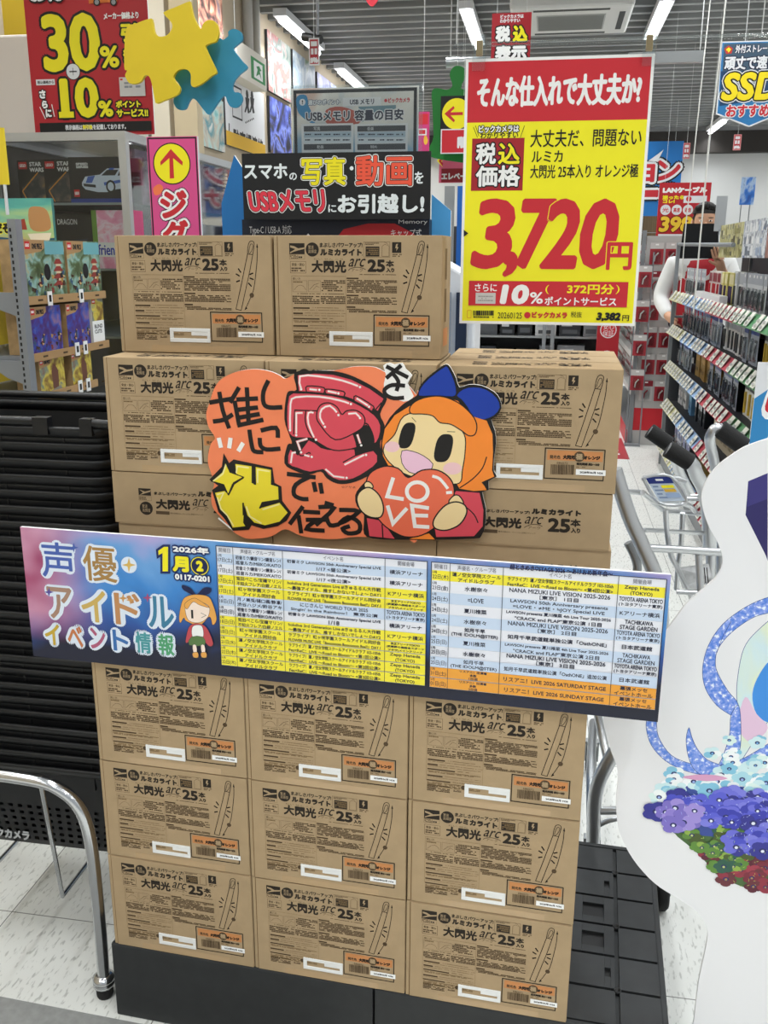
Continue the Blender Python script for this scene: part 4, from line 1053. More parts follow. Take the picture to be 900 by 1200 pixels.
# ------------------------------------------------------------------ chrome trolleys parked behind the cartons
CC = (690, 480, 5.457)
def tr_(pts, y0, y1=None):
    n = len(pts)
    return [tuple(onY(CC[0] + x / CC[2], CC[1] + y / CC[2], y0 + ((y1 if y1 is not None else y0) - y0) * i / max(1, n - 1))) for i, (x, y) in enumerate(pts)]
def trolley(label, y0, parts_, base):
    root = thing('shopping_trolley', label, 'trolley', base, 0, 'chrome shopping trolleys parked right of the cartons')
    B = Vector(base)
    for nm, plist in parts_:
        m = MB()
        for pts, r, mm in plist:
            m.tube([Vector(p) - B for p in catmull(pts, 4, False)], r, mm, 12)
        m.build(nm, root)
    return root
def wheel(root, B, x, y):
    m = MB(); m.lathe([(0.010, -0.014), (0.040, -0.014), (0.046, -0.008), (0.046, 0.008), (0.040, 0.014), (0.010, 0.014)], (x - B[0], y - B[1], 0.046), RUBBER, 20, axis='x'); w_ = m.build('wheel', root)
    m = MB(); m.tube([(x - B[0], y - B[1], 0.09), (x - B[0], y - B[1], 0.16)], 0.011, STEEL, 10); m.box(x - B[0] - 0.02, x - B[0] - 0.016, y - B[1] - 0.012, y - B[1] + 0.012, 0.04, 0.10, STEEL); m.box(x - B[0] + 0.016, x - B[0] + 0.02, y - B[1] - 0.012, y - B[1] + 0.012, 0.04, 0.10, STEEL); m.box(x - B[0] - 0.02, x - B[0] + 0.02, y - B[1] - 0.012, y - B[1] + 0.012, 0.096, 0.102, STEEL)
    m.build('caster_fork', root)
YN = 2.02
# nearer trolley: thick slanting upright, bars, basket carrier
def pxp(x, y, yy): return tuple(onY(x, y, yy))
post_top = tr_([(150, 440)], YN)[0]
n_up = [pxp(720, 550, YN), pxp(737, 604, YN), pxp(753, 640, YN), pxp(771, 685, YN - 0.01), pxp(775, 740, YN - 0.03), pxp(768, 800, YN - 0.05), pxp(742, 850, YN - 0.06), pxp(712, 895, YN - 0.06), pxp(698, 930, YN - 0.05), pxp(695, 985, YN - 0.03), pxp(694, 1010, YN - 0.03)]
zlow = 0.11
n_up2 = [(p[0] + 0.42, p[1] + 0.12, p[2]) for p in n_up]
base1 = (0.36, YN + 0.15, 0)
t1 = trolley('nearer chrome shopping trolley behind the cartons, flyer in its carrier', YN, [
    ('upright', [(n_up, 0.0165, TROL)]),
    ('upright', [(n_up2, 0.0165, TROL)]),
    ('carrier_bars', [(tr_([(235, 525), (345, 535), (420, 600), (490, 648), (600, 655), (764, 672)], YN, YN + 0.3), 0.006, TROL),
                      (tr_([(345, 530), (400, 575), (450, 595), (620, 605), (680, 650)], YN + 0.02, YN + 0.2), 0.006, TROL),
                      (tr_([(355, 770), (560, 780), (764, 792)], YN, YN + 0.25), 0.005, TROL),
                      (tr_([(380, 885), (560, 893), (764, 908), (900, 912)], YN, YN + 0.08), 0.009, TROL),
                      (tr_([(490, 640), (500, 780), (525, 930), (570, 1020), (640, 1160), (660, 1230)], YN + 0.04, YN + 0.1), 0.006, TROL),
                      (tr_([(600, 660), (590, 850), (570, 1000), (560, 1150)], YN + 0.2, YN + 0.25), 0.006, TROL),
                      (tr_([(700, 925), (708, 1040), (715, 1190)], YN + 0.05, YN + 0.05), 0.008, TROL),
                      (tr_([(560, 1165), (640, 1168), (764, 1172), (900, 1172)], YN + 0.05, YN + 0.05), 0.006, TROL)]),
    ('lower_frame', [([n_up[-1], (n_up[-1][0], YN + 0.2, zlow + 0.06), (n_up[-1][0] + 0.02, YN + 0.5, zlow + 0.05)], 0.0125, STEEL),
                     ([n_up2[-1], (n_up2[-1][0], YN + 0.3, zlow + 0.06), (n_up2[-1][0], YN + 0.55, zlow + 0.05)], 0.0125, STEEL),
                     ([pxp(696, 950, YN - 0.04), pxp(740, 950, YN - 0.04), pxp(800, 952, YN - 0.02), pxp(860, 955, YN)], 0.010, TROL),
                     ([pxp(700, 968, YN - 0.03), pxp(720, 960, YN - 0.03), pxp(760, 958, YN - 0.02), pxp(840, 962, YN)], 0.006, TROL),
                     ([pxp(716, 830, YN), pxp(719, 850, YN), pxp(724, 885, YN - 0.05)], 0.006, TROL),
                     ([pxp(697, 815, YN + 0.02), pxp(703, 850, YN + 0.01), pxp(712, 890, YN - 0.05)], 0.010, TROL)]),
    ('stub_tube', [(tr_([(250, 850), (290, 930), (310, 1000), (305, 1060)], YN + 0.05), 0.010, STEEL)]),
], base1)
for x, y in ((n_up[-1][0], YN + 0.02), (n_up2[-1][0], YN + 0.3), (n_up[-1][0] + 0.02, YN + 0.5), (n_up2[-1][0], YN + 0.58)): wheel(t1, base1, x, y)
fw_ = onZ(775, 1043, 0.046)
wheel(t1, base1, fw_.x, fw_.y)
m = MB(); m.tube([(fw_.x - base1[0], fw_.y - base1[1], 0.155), (fw_.x - base1[0] + 0.02, YN + 0.3 - base1[1], 0.155)], 0.011, STEEL, 8); m.build('lower_frame', t1)
fl = thing('paper_flyer', 'grey printed flyer lying in the nearer trolley carrier', 'flyer', tr_([(680, 1070)], YN + 0.18)[0], 0)
B = Vector(fl.location); m = MB()
q = [Vector(p) - B for p in tr_([(560, 1010), (600, 1140), (700, 1150), (790, 1070), (764, 985)], YN + 0.16, YN + 0.22)]
m.add(list(q) + [v + Vector((0, 0.002, -0.002)) for v in q], [tuple(range(5)), tuple(reversed(range(5, 10)))] + [(i, 5 + i, 5 + (i + 1) % 5, (i + 1) % 5) for i in range(5)], mat('#b4b5b6', 0.5, noise=0.2, scale=60, name='grey_flyer_print'))
for k in range(5):
    s0 = tr_([(690 + k * 16, 1010), (700 + k * 16, 1110)], YN + 0.14)
    m.tube([Vector(s0[0]) - B, Vector(s0[1]) - B], 0.0012, INK, 5)
m.build('sheet', fl)
# further trolley: handles with black grips and the advert plate
def grip(p0, p1, p2):
    return [p0, p1, p2]
YF = 2.32
g1a, g1b = tr_([(388, 135), (512, 222)], YF + 0.02); g2a, g2b = tr_([(505, 250), (650, 340)], YF - 0.18)
base2 = (0.55, YF + 0.1, 0)
t2 = trolley('further chrome shopping trolley with black foam grips and advert plate', YF, [
    ('handle_tube', [([g1a, g1b] + tr_([(545, 300), (580, 400), (640, 520), (660, 580)], YF + 0.05, YF + 0.2), 0.0125, TROL)]),
    ('handle_tube', [([g2a, g2b] + tr_([(690, 420), (735, 510), (760, 640), (775, 900)], YF - 0.16, YF - 0.05), 0.0165, TROL)]),
    ('grip', [([g1a, tuple((Vector(g1a) + Vector(g1b)) / 2), g1b], 0.0195, RUBBER)]),
    ('grip', [([g2a, tuple((Vector(g2a) + Vector(g2b)) / 2), g2b], 0.0200, RUBBER)]),
    ('side_bars', [(tr_([(500, 445), (560, 440), (620, 460)], YF, YF + 0.02), 0.007, TROL), (tr_([(620, 570), (700, 572), (764, 580)], YF - 0.1), 0.005, TROL), (tr_([(650, 550), (764, 552)], YF + 0.05), 0.004, TROL),
                   (tr_([(775, 640), (780, 900), (775, 1200), (770, 1700)], YF - 0.05, YF), 0.012, TROL)]),
    ('plate_frame', [([*tr_([(345, 435), (520, 425), (625, 590), (450, 595), (345, 435)], YF - 0.2, YF - 0.2)], 0.004, TROL)]),
], base2)
for x, y in ((0.48, YF), (0.78, YF), (0.5, YF + 0.5), (0.78, YF + 0.5)): wheel(t2, base2, x, y)
m = MB()
for x in (0.48, 0.78): m.tube([(x - base2[0], YF - base2[1], 0.16), (x - base2[0], YF + 0.5 - base2[1], 0.16)], 0.011, STEEL, 8)
m.tube([(0.78 - base2[0], YF - base2[1], 0.16), Vector(tr_([(770, 1700)], YF)[0]) - Vector(base2)], 0.011, STEEL, 8); m.tube([(0.48 - base2[0], YF - base2[1], 0.16), (0.78 - base2[0], YF - base2[1], 0.16)], 0.011, STEEL, 8)
m.build('lower_frame', t2)
pc = [Vector(p) - Vector(base2) for p in tr_([(360, 432), (518, 428), (615, 582), (452, 588)], YF - 0.202)]
m = MB(); m.add(pc + [v + Vector((0, 0.004, 0)) for v in pc], [(3, 2, 1, 0), (4, 5, 6, 7)] + [(i, (i + 1) % 4, 4 + (i + 1) % 4, 4 + i) for i in range(4)], mat('#c6d4e4', 0.4, name='plate_paper'))
def lerp(s_, t_, d=-0.0008): 
    return pc[0] * (1 - s_) * (1 - t_) + pc[1] * s_ * (1 - t_) + pc[2] * s_ * t_ + pc[3] * (1 - s_) * t_ + Vector((0, d, 0))
def patch(s0, s1, t0, t1, mm, d=-0.0008): m.add([lerp(s0, t1, d), lerp(s1, t1, d), lerp(s1, t0, d), lerp(s0, t0, d)], [(0, 1, 2, 3)], mm)
patch(0, 1, 0, 0.27, mat('#1d2f7a', 0.4, name='plate_navy')); patch(0.35, 0.65, 0.08, 0.16, WHITE, -0.0012)
for k in range(4): patch(0.08, 0.3 + 0.12 * (k % 2), 0.36 + k * 0.15, 0.42 + k * 0.15, mat('#7f93b5', 0.5), -0.0012)
patch(0.42, 0.92, 0.34, 0.46, YELLOW, -0.0012); patch(0.45, 0.9, 0.50, 0.62, mat('#e0b23a', 0.5), -0.0012); patch(0.4, 0.95, 0.68, 0.86, mat('#9fb4d4', 0.5), -0.0012)
pl = m.build('advert_plate', t2); pl['label'] = 'small navy and white advert plate'
# one more grip, third trolley tucked beyond
g3a, g3b = tr_([(835, 120), (990, 235)], 2.25)
base3 = (0.72, 2.45, 0)
t3 = trolley('third chrome trolley handle with black grip, by the white cut-out', 2.25, [
    ('handle_tube', [([g3b, g3a] + tr_([(785, 155), (775, 210), (800, 330), (840, 600), (850, 1700)], 2.25, 2.32), 0.0125, TROL)]),
    ('grip', [([g3a, tuple((Vector(g3a) + Vector(g3b)) / 2), g3b], 0.0215, RUBBER)])], base3)
xx3 = tr_([(850, 1700)], 2.32)[0]
m = MB()
for x in (xx3[0], xx3[0] + 0.3): m.tube([(x - base3[0], 2.32 - base3[1], 0.16), (x - base3[0], 2.8 - base3[1], 0.16)], 0.011, STEEL, 8)
m.tube([(xx3[0] - base3[0], 2.32 - base3[1], 0.16), Vector(xx3) - Vector(base3)], 0.011, STEEL, 8); m.tube([(xx3[0] - base3[0], 2.5 - base3[1], 0.16), (xx3[0] + 0.3 - base3[0], 2.5 - base3[1], 0.16)], 0.011, STEEL, 8)
m.build('lower_frame', t3)
for x, y in ((xx3[0], 2.34), (xx3[0] + 0.3, 2.34), (xx3[0], 2.78), (xx3[0] + 0.3, 2.78)): wheel(t3, base3, x, y)

# ------------------------------------------------------------------ big white cut-out standee with ribbons and flowers
DO = Vector((0.5, 1.44, 0.0))
std = thing('cutout_standee', 'large white cut-out standee printed with blue ribbons and a flower bed', 'standee', DO, 0)
m = MB(); a = Art(m, DO, 0, step=0.6).crop(0, 0, 1)
SW = mat('#e9e9eb', 0.5, name='standee_white')
out_px = [(897, 515), (882, 520), (867, 527), (842, 545), (828, 563), (822, 584), (829, 613), (842, 638), (847, 657), (840, 675), (823, 691), (804, 708), (785, 733), (750, 775), (722, 805), (709, 832), (708, 850), (715, 877), (724, 905), (722, 943), (726, 975), (742, 1007), (767, 1035), (796, 1054), (818, 1070), (829, 1089), (827, 1111), (819, 1149), (813, 1197)]
out = catmull([a.p(*p) for p in out_px], 4, False)
foot = out[-1]
out += [(foot[0] - 0.012, 0.06), (foot[0] - 0.015, 0.0), (0.38, 0.0), (0.38, 0.6), (0.36, 0.9), (0.30, 1.15), (0.22, 1.27), (a.p(940, 500))]
m.prism(out, 0.0, 0.005, SW, side=mat('#d8d8da', 0.6, name='foamboard_edge'))
RIB = blotch('starry_ribbon_print', [(0.0, '#3f6fd0'), (0.40, '#5583e0'), (0.50, '#7f9be6'), (0.58, '#9aaeee'), (0.61, '#e6eefc'), (1.0, '#f4f8ff')], scale=150, detail=8, distort=0.3, seed=1.0)
RIB2 = blotch('pale_ribbon_print', [(0.0, '#8fc9e8'), (0.4, '#cfe6ea'), (0.55, '#dfe9cf'), (0.7, '#e9d3e6'), (1.0, '#f2f2fa')], scale=9, detail=4, seed=4.0)
RIBL = mat('#2a4a8a', 0.5, name='ribbon_outline')
S3 = (700, 650, 3.0); S2 = (650, 820, 3.156); S1 = (690, 480, 3.158)
def dpx(C, pts): return [(C[0] + x / C[2], C[1] + y / C[2]) for x, y in pts]
def rib(C, pts, mm, sm=5, lw=0.0009):
    q = a.poly(dpx(C, pts), mm, smooth=sm); a.line(q, lw, RIBL, closed=True, local=True)
a.poly(dpx(S1, [(590, 265), (662, 235), (662, 560), (655, 540), (580, 390)]), mat('#2b2560', 0.5, name='indigo_print'))
a.poly(dpx(S1, [(590, 265), (662, 235), (662, 330), (585, 360)]), mat('#3a3478', 0.5, name='indigo_light_print'))
# pale inner ribbon
rib(S3, [(640, 210), (560, 270), (515, 330), (495, 420), (490, 500), (500, 600), (490, 680), (450, 750), (500, 730), (560, 640), (620, 560), (660, 500), (700, 400), (700, 230)], RIB2, 4)
a.poly(dpx(S3, [(700, 330), (620, 360), (570, 420), (545, 490), (560, 560), (610, 590), (700, 560)]), mat('#3f8fe0', 0.5, name='azure_print'), smooth=4)
a.poly(dpx(S3, [(495, 600), (520, 500), (560, 560), (600, 610), (540, 660)]), mat('#e3c3dc', 0.5, name='pale_rose_print'), smooth=4)
# outer loop
outer = [(680, 135), (600, 150), (520, 185), (440, 245), (390, 320), (370, 400), (380, 470), (420, 530), (470, 565), (490, 580)]
inner = [(495, 525), (460, 480), (425, 420), (415, 380), (425, 330), (470, 275), (540, 225), (600, 205), (680, 190)]
rib(S3, outer + inner, RIB, 4)
a.line(dpx(S3, [(470, 235), (440, 290), (420, 345)]), 0.0008, RIBL)
rib(S3, [(470, 565), (465, 630), (445, 700), (420, 760), (470, 750), (500, 690), (505, 610), (497, 530)], RIB, 4)
rib(S3, [(178, 570), (172, 610), (190, 670), (240, 725), (310, 760), (380, 775), (430, 770), (400, 745), (330, 735), (260, 705), (215, 640), (205, 575)], RIB, 4)
rib(S3, [(430, 742), (440, 784), (500, 762), (560, 730), (640, 680), (700, 640), (700, 605), (640, 640), (560, 690), (500, 722)], RIB, 3)
rib(S3, [(322, 608), (312, 650), (320, 710), (345, 760), (400, 788), (450, 784), (440, 745), (385, 720), (350, 680), (332, 640)], RIB, 3)
# flower bed
fr = random.Random(11)
TEAL = [mat(c, 0.5) for c in ('#cfeaee', '#a9d8e6', '#f2f8f8', '#86c4de', '#dcf0ec', '#f4f8fb')]
PURP = [mat(c, 0.5) for c in ('#3b3fae', '#4a4fc4', '#5a5fd0', '#6d6fd6', '#34348e', '#7d7fdc')]
GRN = [mat(c, 0.5) for c in ('#3f6a3a', '#5f8a3a', '#8fae4a', '#2f5a4a', '#4a5a2a')]
MAR = [mat(c, 0.5) for c in ('#7a2a3a', '#8f3040', '#5a2030', '#a03a4a', '#6a3038')]
DARKC = mat('#262a66', 0.5, name='flower_dark_core')
def inside(q, x, y):
    c = False; n = len(q)
    for i in range(n):
        x1, y1 = q[i]; x2, y2 = q[i - 1]
        if (y1 > y) != (y2 > y) and x < (x2 - x1) * (y - y1) / (y2 - y1) + x1: c = not c
    return c
def flower(x, y, r, pal, core):
    k0 = fr.random() * 6
    mm = fr.choice(pal)
    for k in range(5):
        t = k0 + k * 2 * math.pi / 5
        a.disc(x + 0.55 * r * math.cos(t), y + 0.4 * r * math.sin(t), 0.55 * r, fr.choice((mm, mm, fr.choice(pal))), 10, ry=0.42 * r)
    a.disc(x, y, 0.30 * r, DARKC, 8, ry=0.24 * r); a.disc(x, y + 0.04 * r, 0.15 * r, core, 6)
def field(reg, num, r0, r1, pal, core, C=S2):
    xs = [p[0] for p in reg]; ys = [p[1] for p in reg]
    k = 0; tries = 0; pts = []
    while k < num and tries < 4000:
        tries += 1
        x, y = fr.uniform(min(xs), max(xs)), fr.uniform(min(ys), max(ys))
        if inside(reg, x, y): pts.append((y, x)); k += 1
    for y, x in sorted(pts): flower(C[0] + x / C[2], C[1] + y / C[2], fr.uniform(r0, r1), pal, core)
BACKG = mat('#3a4f9a', 0.5, name='bed_blue_print')
a.poly(dpx(S2, [(380, 340), (470, 320), (800, 350), (800, 600), (700, 560), (560, 560), (450, 500), (370, 420)]), BACKG, smooth=3)
a.poly(dpx(S2, [(440, 490), (520, 500), (700, 520), (800, 560), (800, 700), (690, 690), (600, 640), (520, 560)]), mat('#4a6a3a', 0.5, name='bed_green_print'), smooth=3)
CORE = mat('#e9eef8', 0.5, name='flower_core')
field([(345, 390), (420, 270), (560, 290), (800, 230), (800, 370), (600, 350), (420, 350)], 34, 9, 14, TEAL, mat('#9fb8e8', 0.5))
field([(540, 160), (800, 120), (800, 260), (620, 270)], 16, 7, 11, TEAL, mat('#6fa8d8', 0.5))
a.poly(dpx(S2, [(470, 285), (560, 275), (640, 290), (560, 300)]), mat('#d9a0c4', 0.5), smooth=3)
field([(540, 560), (700, 560), (800, 600), (800, 700), (690, 690), (600, 650)], 26, 9, 13, MAR, mat('#b08a4a', 0.5))
field([(500, 490), (700, 470), (720, 600), (600, 630), (520, 590)], 30, 8, 12, GRN, mat('#c9d07a', 0.5))
field([(360, 400), (420, 340), (800, 340), (800, 560), (680, 560), (600, 470), (470, 480), (380, 430)], 46, 12, 17, PURP, CORE)
field([(380, 400), (500, 370), (560, 440), (430, 480)], 8, 12, 16, [mat('#8f7fd0', 0.5), mat('#a08fd8', 0.5), mat('#7d6fc4', 0.5)], CORE)
spk = [mat(c, 0.5) for c in ('#dfe6fa', '#aab4ee', '#c3d8f0')]
bed = [(360, 400), (420, 340), (800, 340), (800, 560), (680, 560), (600, 470), (470, 480), (380, 430)]
for k in range(170):
    x, y = fr.uniform(360, 800), fr.uniform(340, 690)
    gr = y > 500
    if inside(bed, x, y) or inside([(500, 490), (800, 500), (800, 690), (690, 690), (600, 640)], x, y):
        px_, py_ = S2[0] + x / S2[2], S2[1] + y / S2[2]; t_ = fr.uniform(0, 3.1); l_ = fr.uniform(0.8, 2.6)
        a.poly([(px_ - l_ * math.cos(t_), py_ - l_ * math.sin(t_)), (px_ + 0.6 * math.sin(t_), py_ - 0.6 * math.cos(t_)), (px_ + l_ * math.cos(t_), py_ + l_ * math.sin(t_))], mat('#b8c860', 0.5) if gr else fr.choice(spk))
m.build('printed_panel', std)
m = MB(); m.prism([(0.0, 0.0), (0.25, 0.0), (0.0, 0.6)], -0.004, 0.004, SW); o = m.build('strut', std); o.location = (0.15, 0.006, 0.0); o.rotation_euler = (0, 0, math.radians(88))

# ------------------------------------------------------------------ boards and packets for the shop around
def board(name, label, cat, corners, o, yaw, th=0.004, face=WHITE, edge=None, group=None, part='printed_panel', draw=None):
    """a flat printed board whose outline is given by four sight lines (tl, tr, br, bl) on an upright plane"""
    t = Art(MB(), o, yaw).crop(0, 0, 1)
    c = [t.p(*p) for p in corners]
    u0, u1 = (c[0][0] + c[3][0]) / 2, (c[1][0] + c[2][0]) / 2
    v0, v1 = (c[2][1] + c[3][1]) / 2, (c[0][1] + c[1][1]) / 2
    M = Matrix.Translation(Vector(o)) @ Matrix.Rotation(yaw, 4, 'Z')
    org = M @ Vector(((u0 + u1) / 2, 0, v0))
    root = thing(name, label, cat, org, yaw, group)
    m = MB(); w2 = (u1 - u0) / 2; h = v1 - v0
    m.box(-w2, w2, 0, th, 0, h, edge or face)
    a = Art(m, org, yaw, step=max(1.0, abs(org.y) * 0.8)).crop(0, 0, 1)
    a.emit([(-w2, 0), (w2, 0), (w2, h), (-w2, h)], [(0, 1, 2, 3)], face)
    a.w2, a.h, a.root = w2, h, root
    if draw: draw(a)
    m.build(part, root)
    return root, org, w2, h
def U(a, fx, fy):
    """fraction of the board (from its top left) as a local point"""
    return (-a.w2 + 2 * a.w2 * fx, a.h * (1 - fy))
def utext(a, st, x0, y0, x1, y1, mm, **k):
    a.direct = True; p, q = U(a, x0, y0), U(a, x1, y1); a.text(st, p[0], p[1], q[0], q[1], mm, **k); a.direct = False
def urect(a, x0, y0, x1, y1, mm):
    a.direct = True; p, q = U(a, x0, y0), U(a, x1, y1); a.rect(p[0], p[1], q[0], q[1], mm); a.direct = False
def upoly(a, pts, mm, sm=0):
    a.direct = True; a.poly([U(a, *p) for p in pts], mm, smooth=sm); a.direct = False
def hang(root, x, z0, z1, y=0.0, r=0.0012, name='hanging_line'):
    m = MB(); m.tube([(x, y, z0), (x, y, z1)], r, mat('#d5d6d6', 0.4, name='nylon_line'), 6); return m.build(name, root)
F90 = math.radians(90)

# ---- left: glass showcase
cab = thing('glass_showcase', 'aluminium framed glass showcase full of boxed toy sets behind the cartons', 'showcase', (-1.70, 3.85, 0), 0)
ALU = mat('#c3c6c6', 0.35, 0.6, name='aluminium'); 
cx0, cx1, cy0, cy1, cz = -0.27, 0.25, -0.65, 0.72, 1.875
m = MB(); f = 0.028
for x in (cx0, cx1 - f):
    for y in (cy0, cy1 - f): m.box(x, x + f, y, y + f, 0, cz, ALU)
for z in (cz - f, 0.06):
    for x in (cx0, cx1 - f): m.box(x, x + f, cy0 + f, cy1 - f, z, z + f, ALU)
    for y in (cy0, cy1 - f): m.box(cx0 + f, cx1 - f, y, y + f, z, z + f, ALU)
m.build('frame', cab)
m = MB(); m.box(cx0, cx1, cy0, cy1, 0, 0.06, GREYM); m.build('plinth', cab)
for nm, bx in (('end_pane', (cx0 + f, cx1 - f, cy0 + 0.01, cy0 + 0.014)), ('side_pane', (cx1 - 0.014, cx1 - 0.01, cy0 + f, (cy0 + cy1) / 2)), ('side_pane', (cx1 - 0.020, cx1 - 0.016, (cy0 + cy1) / 2 - 0.03, cy1 - f))):
    m = MB(); m.box(*bx, 0.09, cz - f, GLASS); m.build(nm, cab)
m = MB(); m.box(cx0 + f, cx1 - f, cy0 + f, cy1 - f, cz - 0.012, cz - 0.006, GLASS); m.build('top_pane', cab)
m = MB(); m.box(cx0 + 0.004, cx0 + 0.01, cy0 + f, cy1 - f, 0.09, cz - f, mat('#54504e', 0.6, name='dark_backing')); m.build('back_panel', cab)
SHG = mat('#8d9698', 0.25, 0.2, name='shelf_glass_grey')
for z in (1.645, 1.42, 1.18, 0.9, 0.6):
    m = MB(); m.box(cx0 + 0.012, cx1 - 0.03, cy0 + 0.03, cy1 - 0.03, z - 0.008, z, SHG); m.build('shelf', cab)

def toybox(name, label, w_, d_, h_, loc, rz, face, side, draw=None, group=None, part='printed_box'):
    root = thing(name, label, 'box', loc, rz, group)
    m = MB(); m.box(-w_ / 2, w_ / 2, 0, d_, 0, h_, side)
    o = Vector(loc); a = Art(m, o, rz, step=6).crop(0, 0, 1); a.w2, a.h = w_ / 2, h_
    a.emit([(-w_ / 2, 0), (w_ / 2, 0), (w_ / 2, h_), (-w_ / 2, h_)], [(0, 1, 2, 3)], face)
    if draw: draw(a)
    m.build(part, root)
    return root
DARKBOX = mat('#16181c', 0.35, name='dark_box_print')
LRED = mat('#d01f26', 0.4, name='logo_red')
def logo(a, x0, y0, x1, y1):
    urect(a, x0, y0, x1, y1, LRED); utext(a, 'LEGO', x0 + (x1 - x0) * 0.12, y0 + (y1 - y0) * 0.28, x1 - (x1 - x0) * 0.12, y1 - (y1 - y0) * 0.28, WHITE, bold=0.0006, n=4)
SPRINT = blotch('space_scene_print', [(0.0, '#15181c'), (0.45, '#2c3034'), (0.6, '#5a5048'), (0.75, '#8a6a40'), (1, '#b09a70')], scale=30, seed=3)
def space(a):
    upoly(a, [(0.1, 0.95), (0.1, 0.62), (0.7, 0.3), (0.98, 0.3), (0.98, 0.95)], SPRINT)
    a.direct = True; a.line([U(a, 0.12, 0.70), U(a, 0.75, 0.28)], 0.004, mat('#d08a30', 0.4)); a.line([U(a, 0.12, 0.70), U(a, 0.3, 0.95)], 0.004, mat('#d08a30', 0.4)); a.direct = False
    logo(a, 0.05, 0.04, 0.36, 0.2); utext(a, 'STAR\nWARS', 0.45, 0.04, 0.98, 0.27, OFFWHITE, bold=0.001, n=4)
toybox('toy_box', 'dark boxed toy set with a red logo, leftmost on the showcase top shelf', 0.105, 0.07, 0.15, (-1.865, 3.30, 1.645), 0, DARKBOX, DARKBOX, space)
toybox('toy_box', 'dark boxed toy set with a red logo, just left of the car box', 0.115, 0.07, 0.15, (-1.752, 3.29, 1.645), 0, DARKBOX, DARKBOX, space)
CARB = mat('#c7d3e2', 0.3, name='car_silver_print'); CARBL = mat('#3f63b8', 0.3, name='car_blue_print'); BXB = mat('#12151e', 0.35, name='blue_black_box')
def carbox(a):
    urect(a, 0.0, 0.90, 1, 1, mat('#1d3a8f', 0.4)); logo(a, 0.06, 0.70, 0.15, 0.86); utext(a, 'SPEED\nSERIES', 0.12, 0.12, 0.32, 0.24, OFFWHITE, bold=0.0008, n=4)
    upoly(a, [(0.2, 0.55), (0.26, 0.42), (0.5, 0.38), (0.62, 0.25), (0.82, 0.25), (0.92, 0.38), (0.99, 0.42), (0.99, 0.62), (0.9, 0.68), (0.75, 0.7), (0.6, 0.76), (0.45, 0.76), (0.25, 0.70), (0.2, 0.62)], CARB)
    upoly(a, [(0.62, 0.28), (0.80, 0.28), (0.74, 0.40), (0.52, 0.40)], BXB); upoly(a, [(0.84, 0.29), (0.9, 0.39), (0.78, 0.41), (0.82, 0.30)], BXB)
    upoly(a, [(0.3, 0.42), (0.42, 0.40), (0.36, 0.56), (0.26, 0.56)], CARBL); upoly(a, [(0.66, 0.24), (0.74, 0.24), (0.72, 0.28), (0.64, 0.28)], CARBL); upoly(a, [(0.55, 0.55), (0.98, 0.46), (0.98, 0.52), (0.56, 0.62)], CARBL)
    upoly(a, [(0.22, 0.57), (0.42, 0.60), (0.42, 0.66), (0.23, 0.63)], BXB)
    for fx in (0.66, 0.95):
        a.direct = True; c = U(a, fx, 0.64); a.disc(c[0], c[1], 0.018, BLACK, 16, ry=0.022); a.disc(c[0], c[1], 0.012, CARB, 12, ry=0.015); a.direct = False
toybox('toy_box', 'boxed toy set picturing a silver and blue sports car', 0.235, 0.08, 0.155, (-1.585, 3.27, 1.645), 0, BXB, BXB, carbox)
def dragon(a):
    utext(a, 'DRAGON', 0.3, 0.1, 0.7, 0.2, OFFWHITE); upoly(a, [(0.3, 0.85), (0.5, 0.55), (0.62, 0.6), (0.5, 0.75), (0.7, 0.8), (0.45, 0.9)], mat('#b8a53a', 0.4)); upoly(a, [(0.55, 0.5), (0.9, 0.45), (0.75, 0.7)], mat('#2b3548', 0.4))
toybox('toy_box', 'black boxed toy set with a yellow shape, on the showcase second shelf', 0.19, 0.08, 0.19, (-1.725, 3.27, 1.42), 0, DARKBOX, DARKBOX, dragon)
PINKB = blotch('pink_toy_print', [(0, '#e04f8a'), (0.45, '#f7a8c8'), (0.6, '#fbe3ee'), (0.8, '#f0608f'), (1, '#c83a78')], scale=22, seed=8)
def pinkd(a): urect(a, 0.05, 0.55, 0.9, 0.8, WHITE); utext(a, 'friends', 0.1, 0.58, 0.7, 0.77, mat('#2b3fb0', 0.4), bold=0.001, n=4); urect(a, 0, 0, 0.12, 1, mat('#6f9a3a', 0.5))
toybox('toy_box', 'pink boxed toy set at the right end of the showcase second shelf', 0.16, 0.08, 0.2, (-1.54, 3.25, 1.42), 0, PINKB, mat('#d0507f', 0.4), pinkd)
BAGP = blotch('purple_bag_print', [(0, '#2a2030'), (0.35, '#6a4a78'), (0.5, '#b9a4b8'), (0.62, '#8a5a70'), (0.8, '#4a3a5a'), (1, '#e0d8e0')], scale=16, seed=12)
for k in range(4):
    toybox('toy_packet', 'glossy purple toy packet hanging in the showcase side, %s along' % ORD[k], 0.2, 0.06, 0.2, (-1.53, 3.55 + k * 0.26, 1.65 if k > 1 else 1.645), F90, BAGP, BAGP, None, 'purple packets along the showcase side')
for k in range(4):
    toybox('toy_packet', 'dark blue toy box on the showcase second shelf side, %s along' % ORD[k], 0.19, 0.06, 0.18, (-1.53, 3.55 + k * 0.26, 1.42), F90, mat('#2b3560', 0.4), DARKBOX, None, 'dark blue toy boxes along the showcase side')
REFLM = mat('#f1e6cf', 0.3, name='reflection_cream')  # pale colour for added discs that imitate ceiling tube reflections in the glass
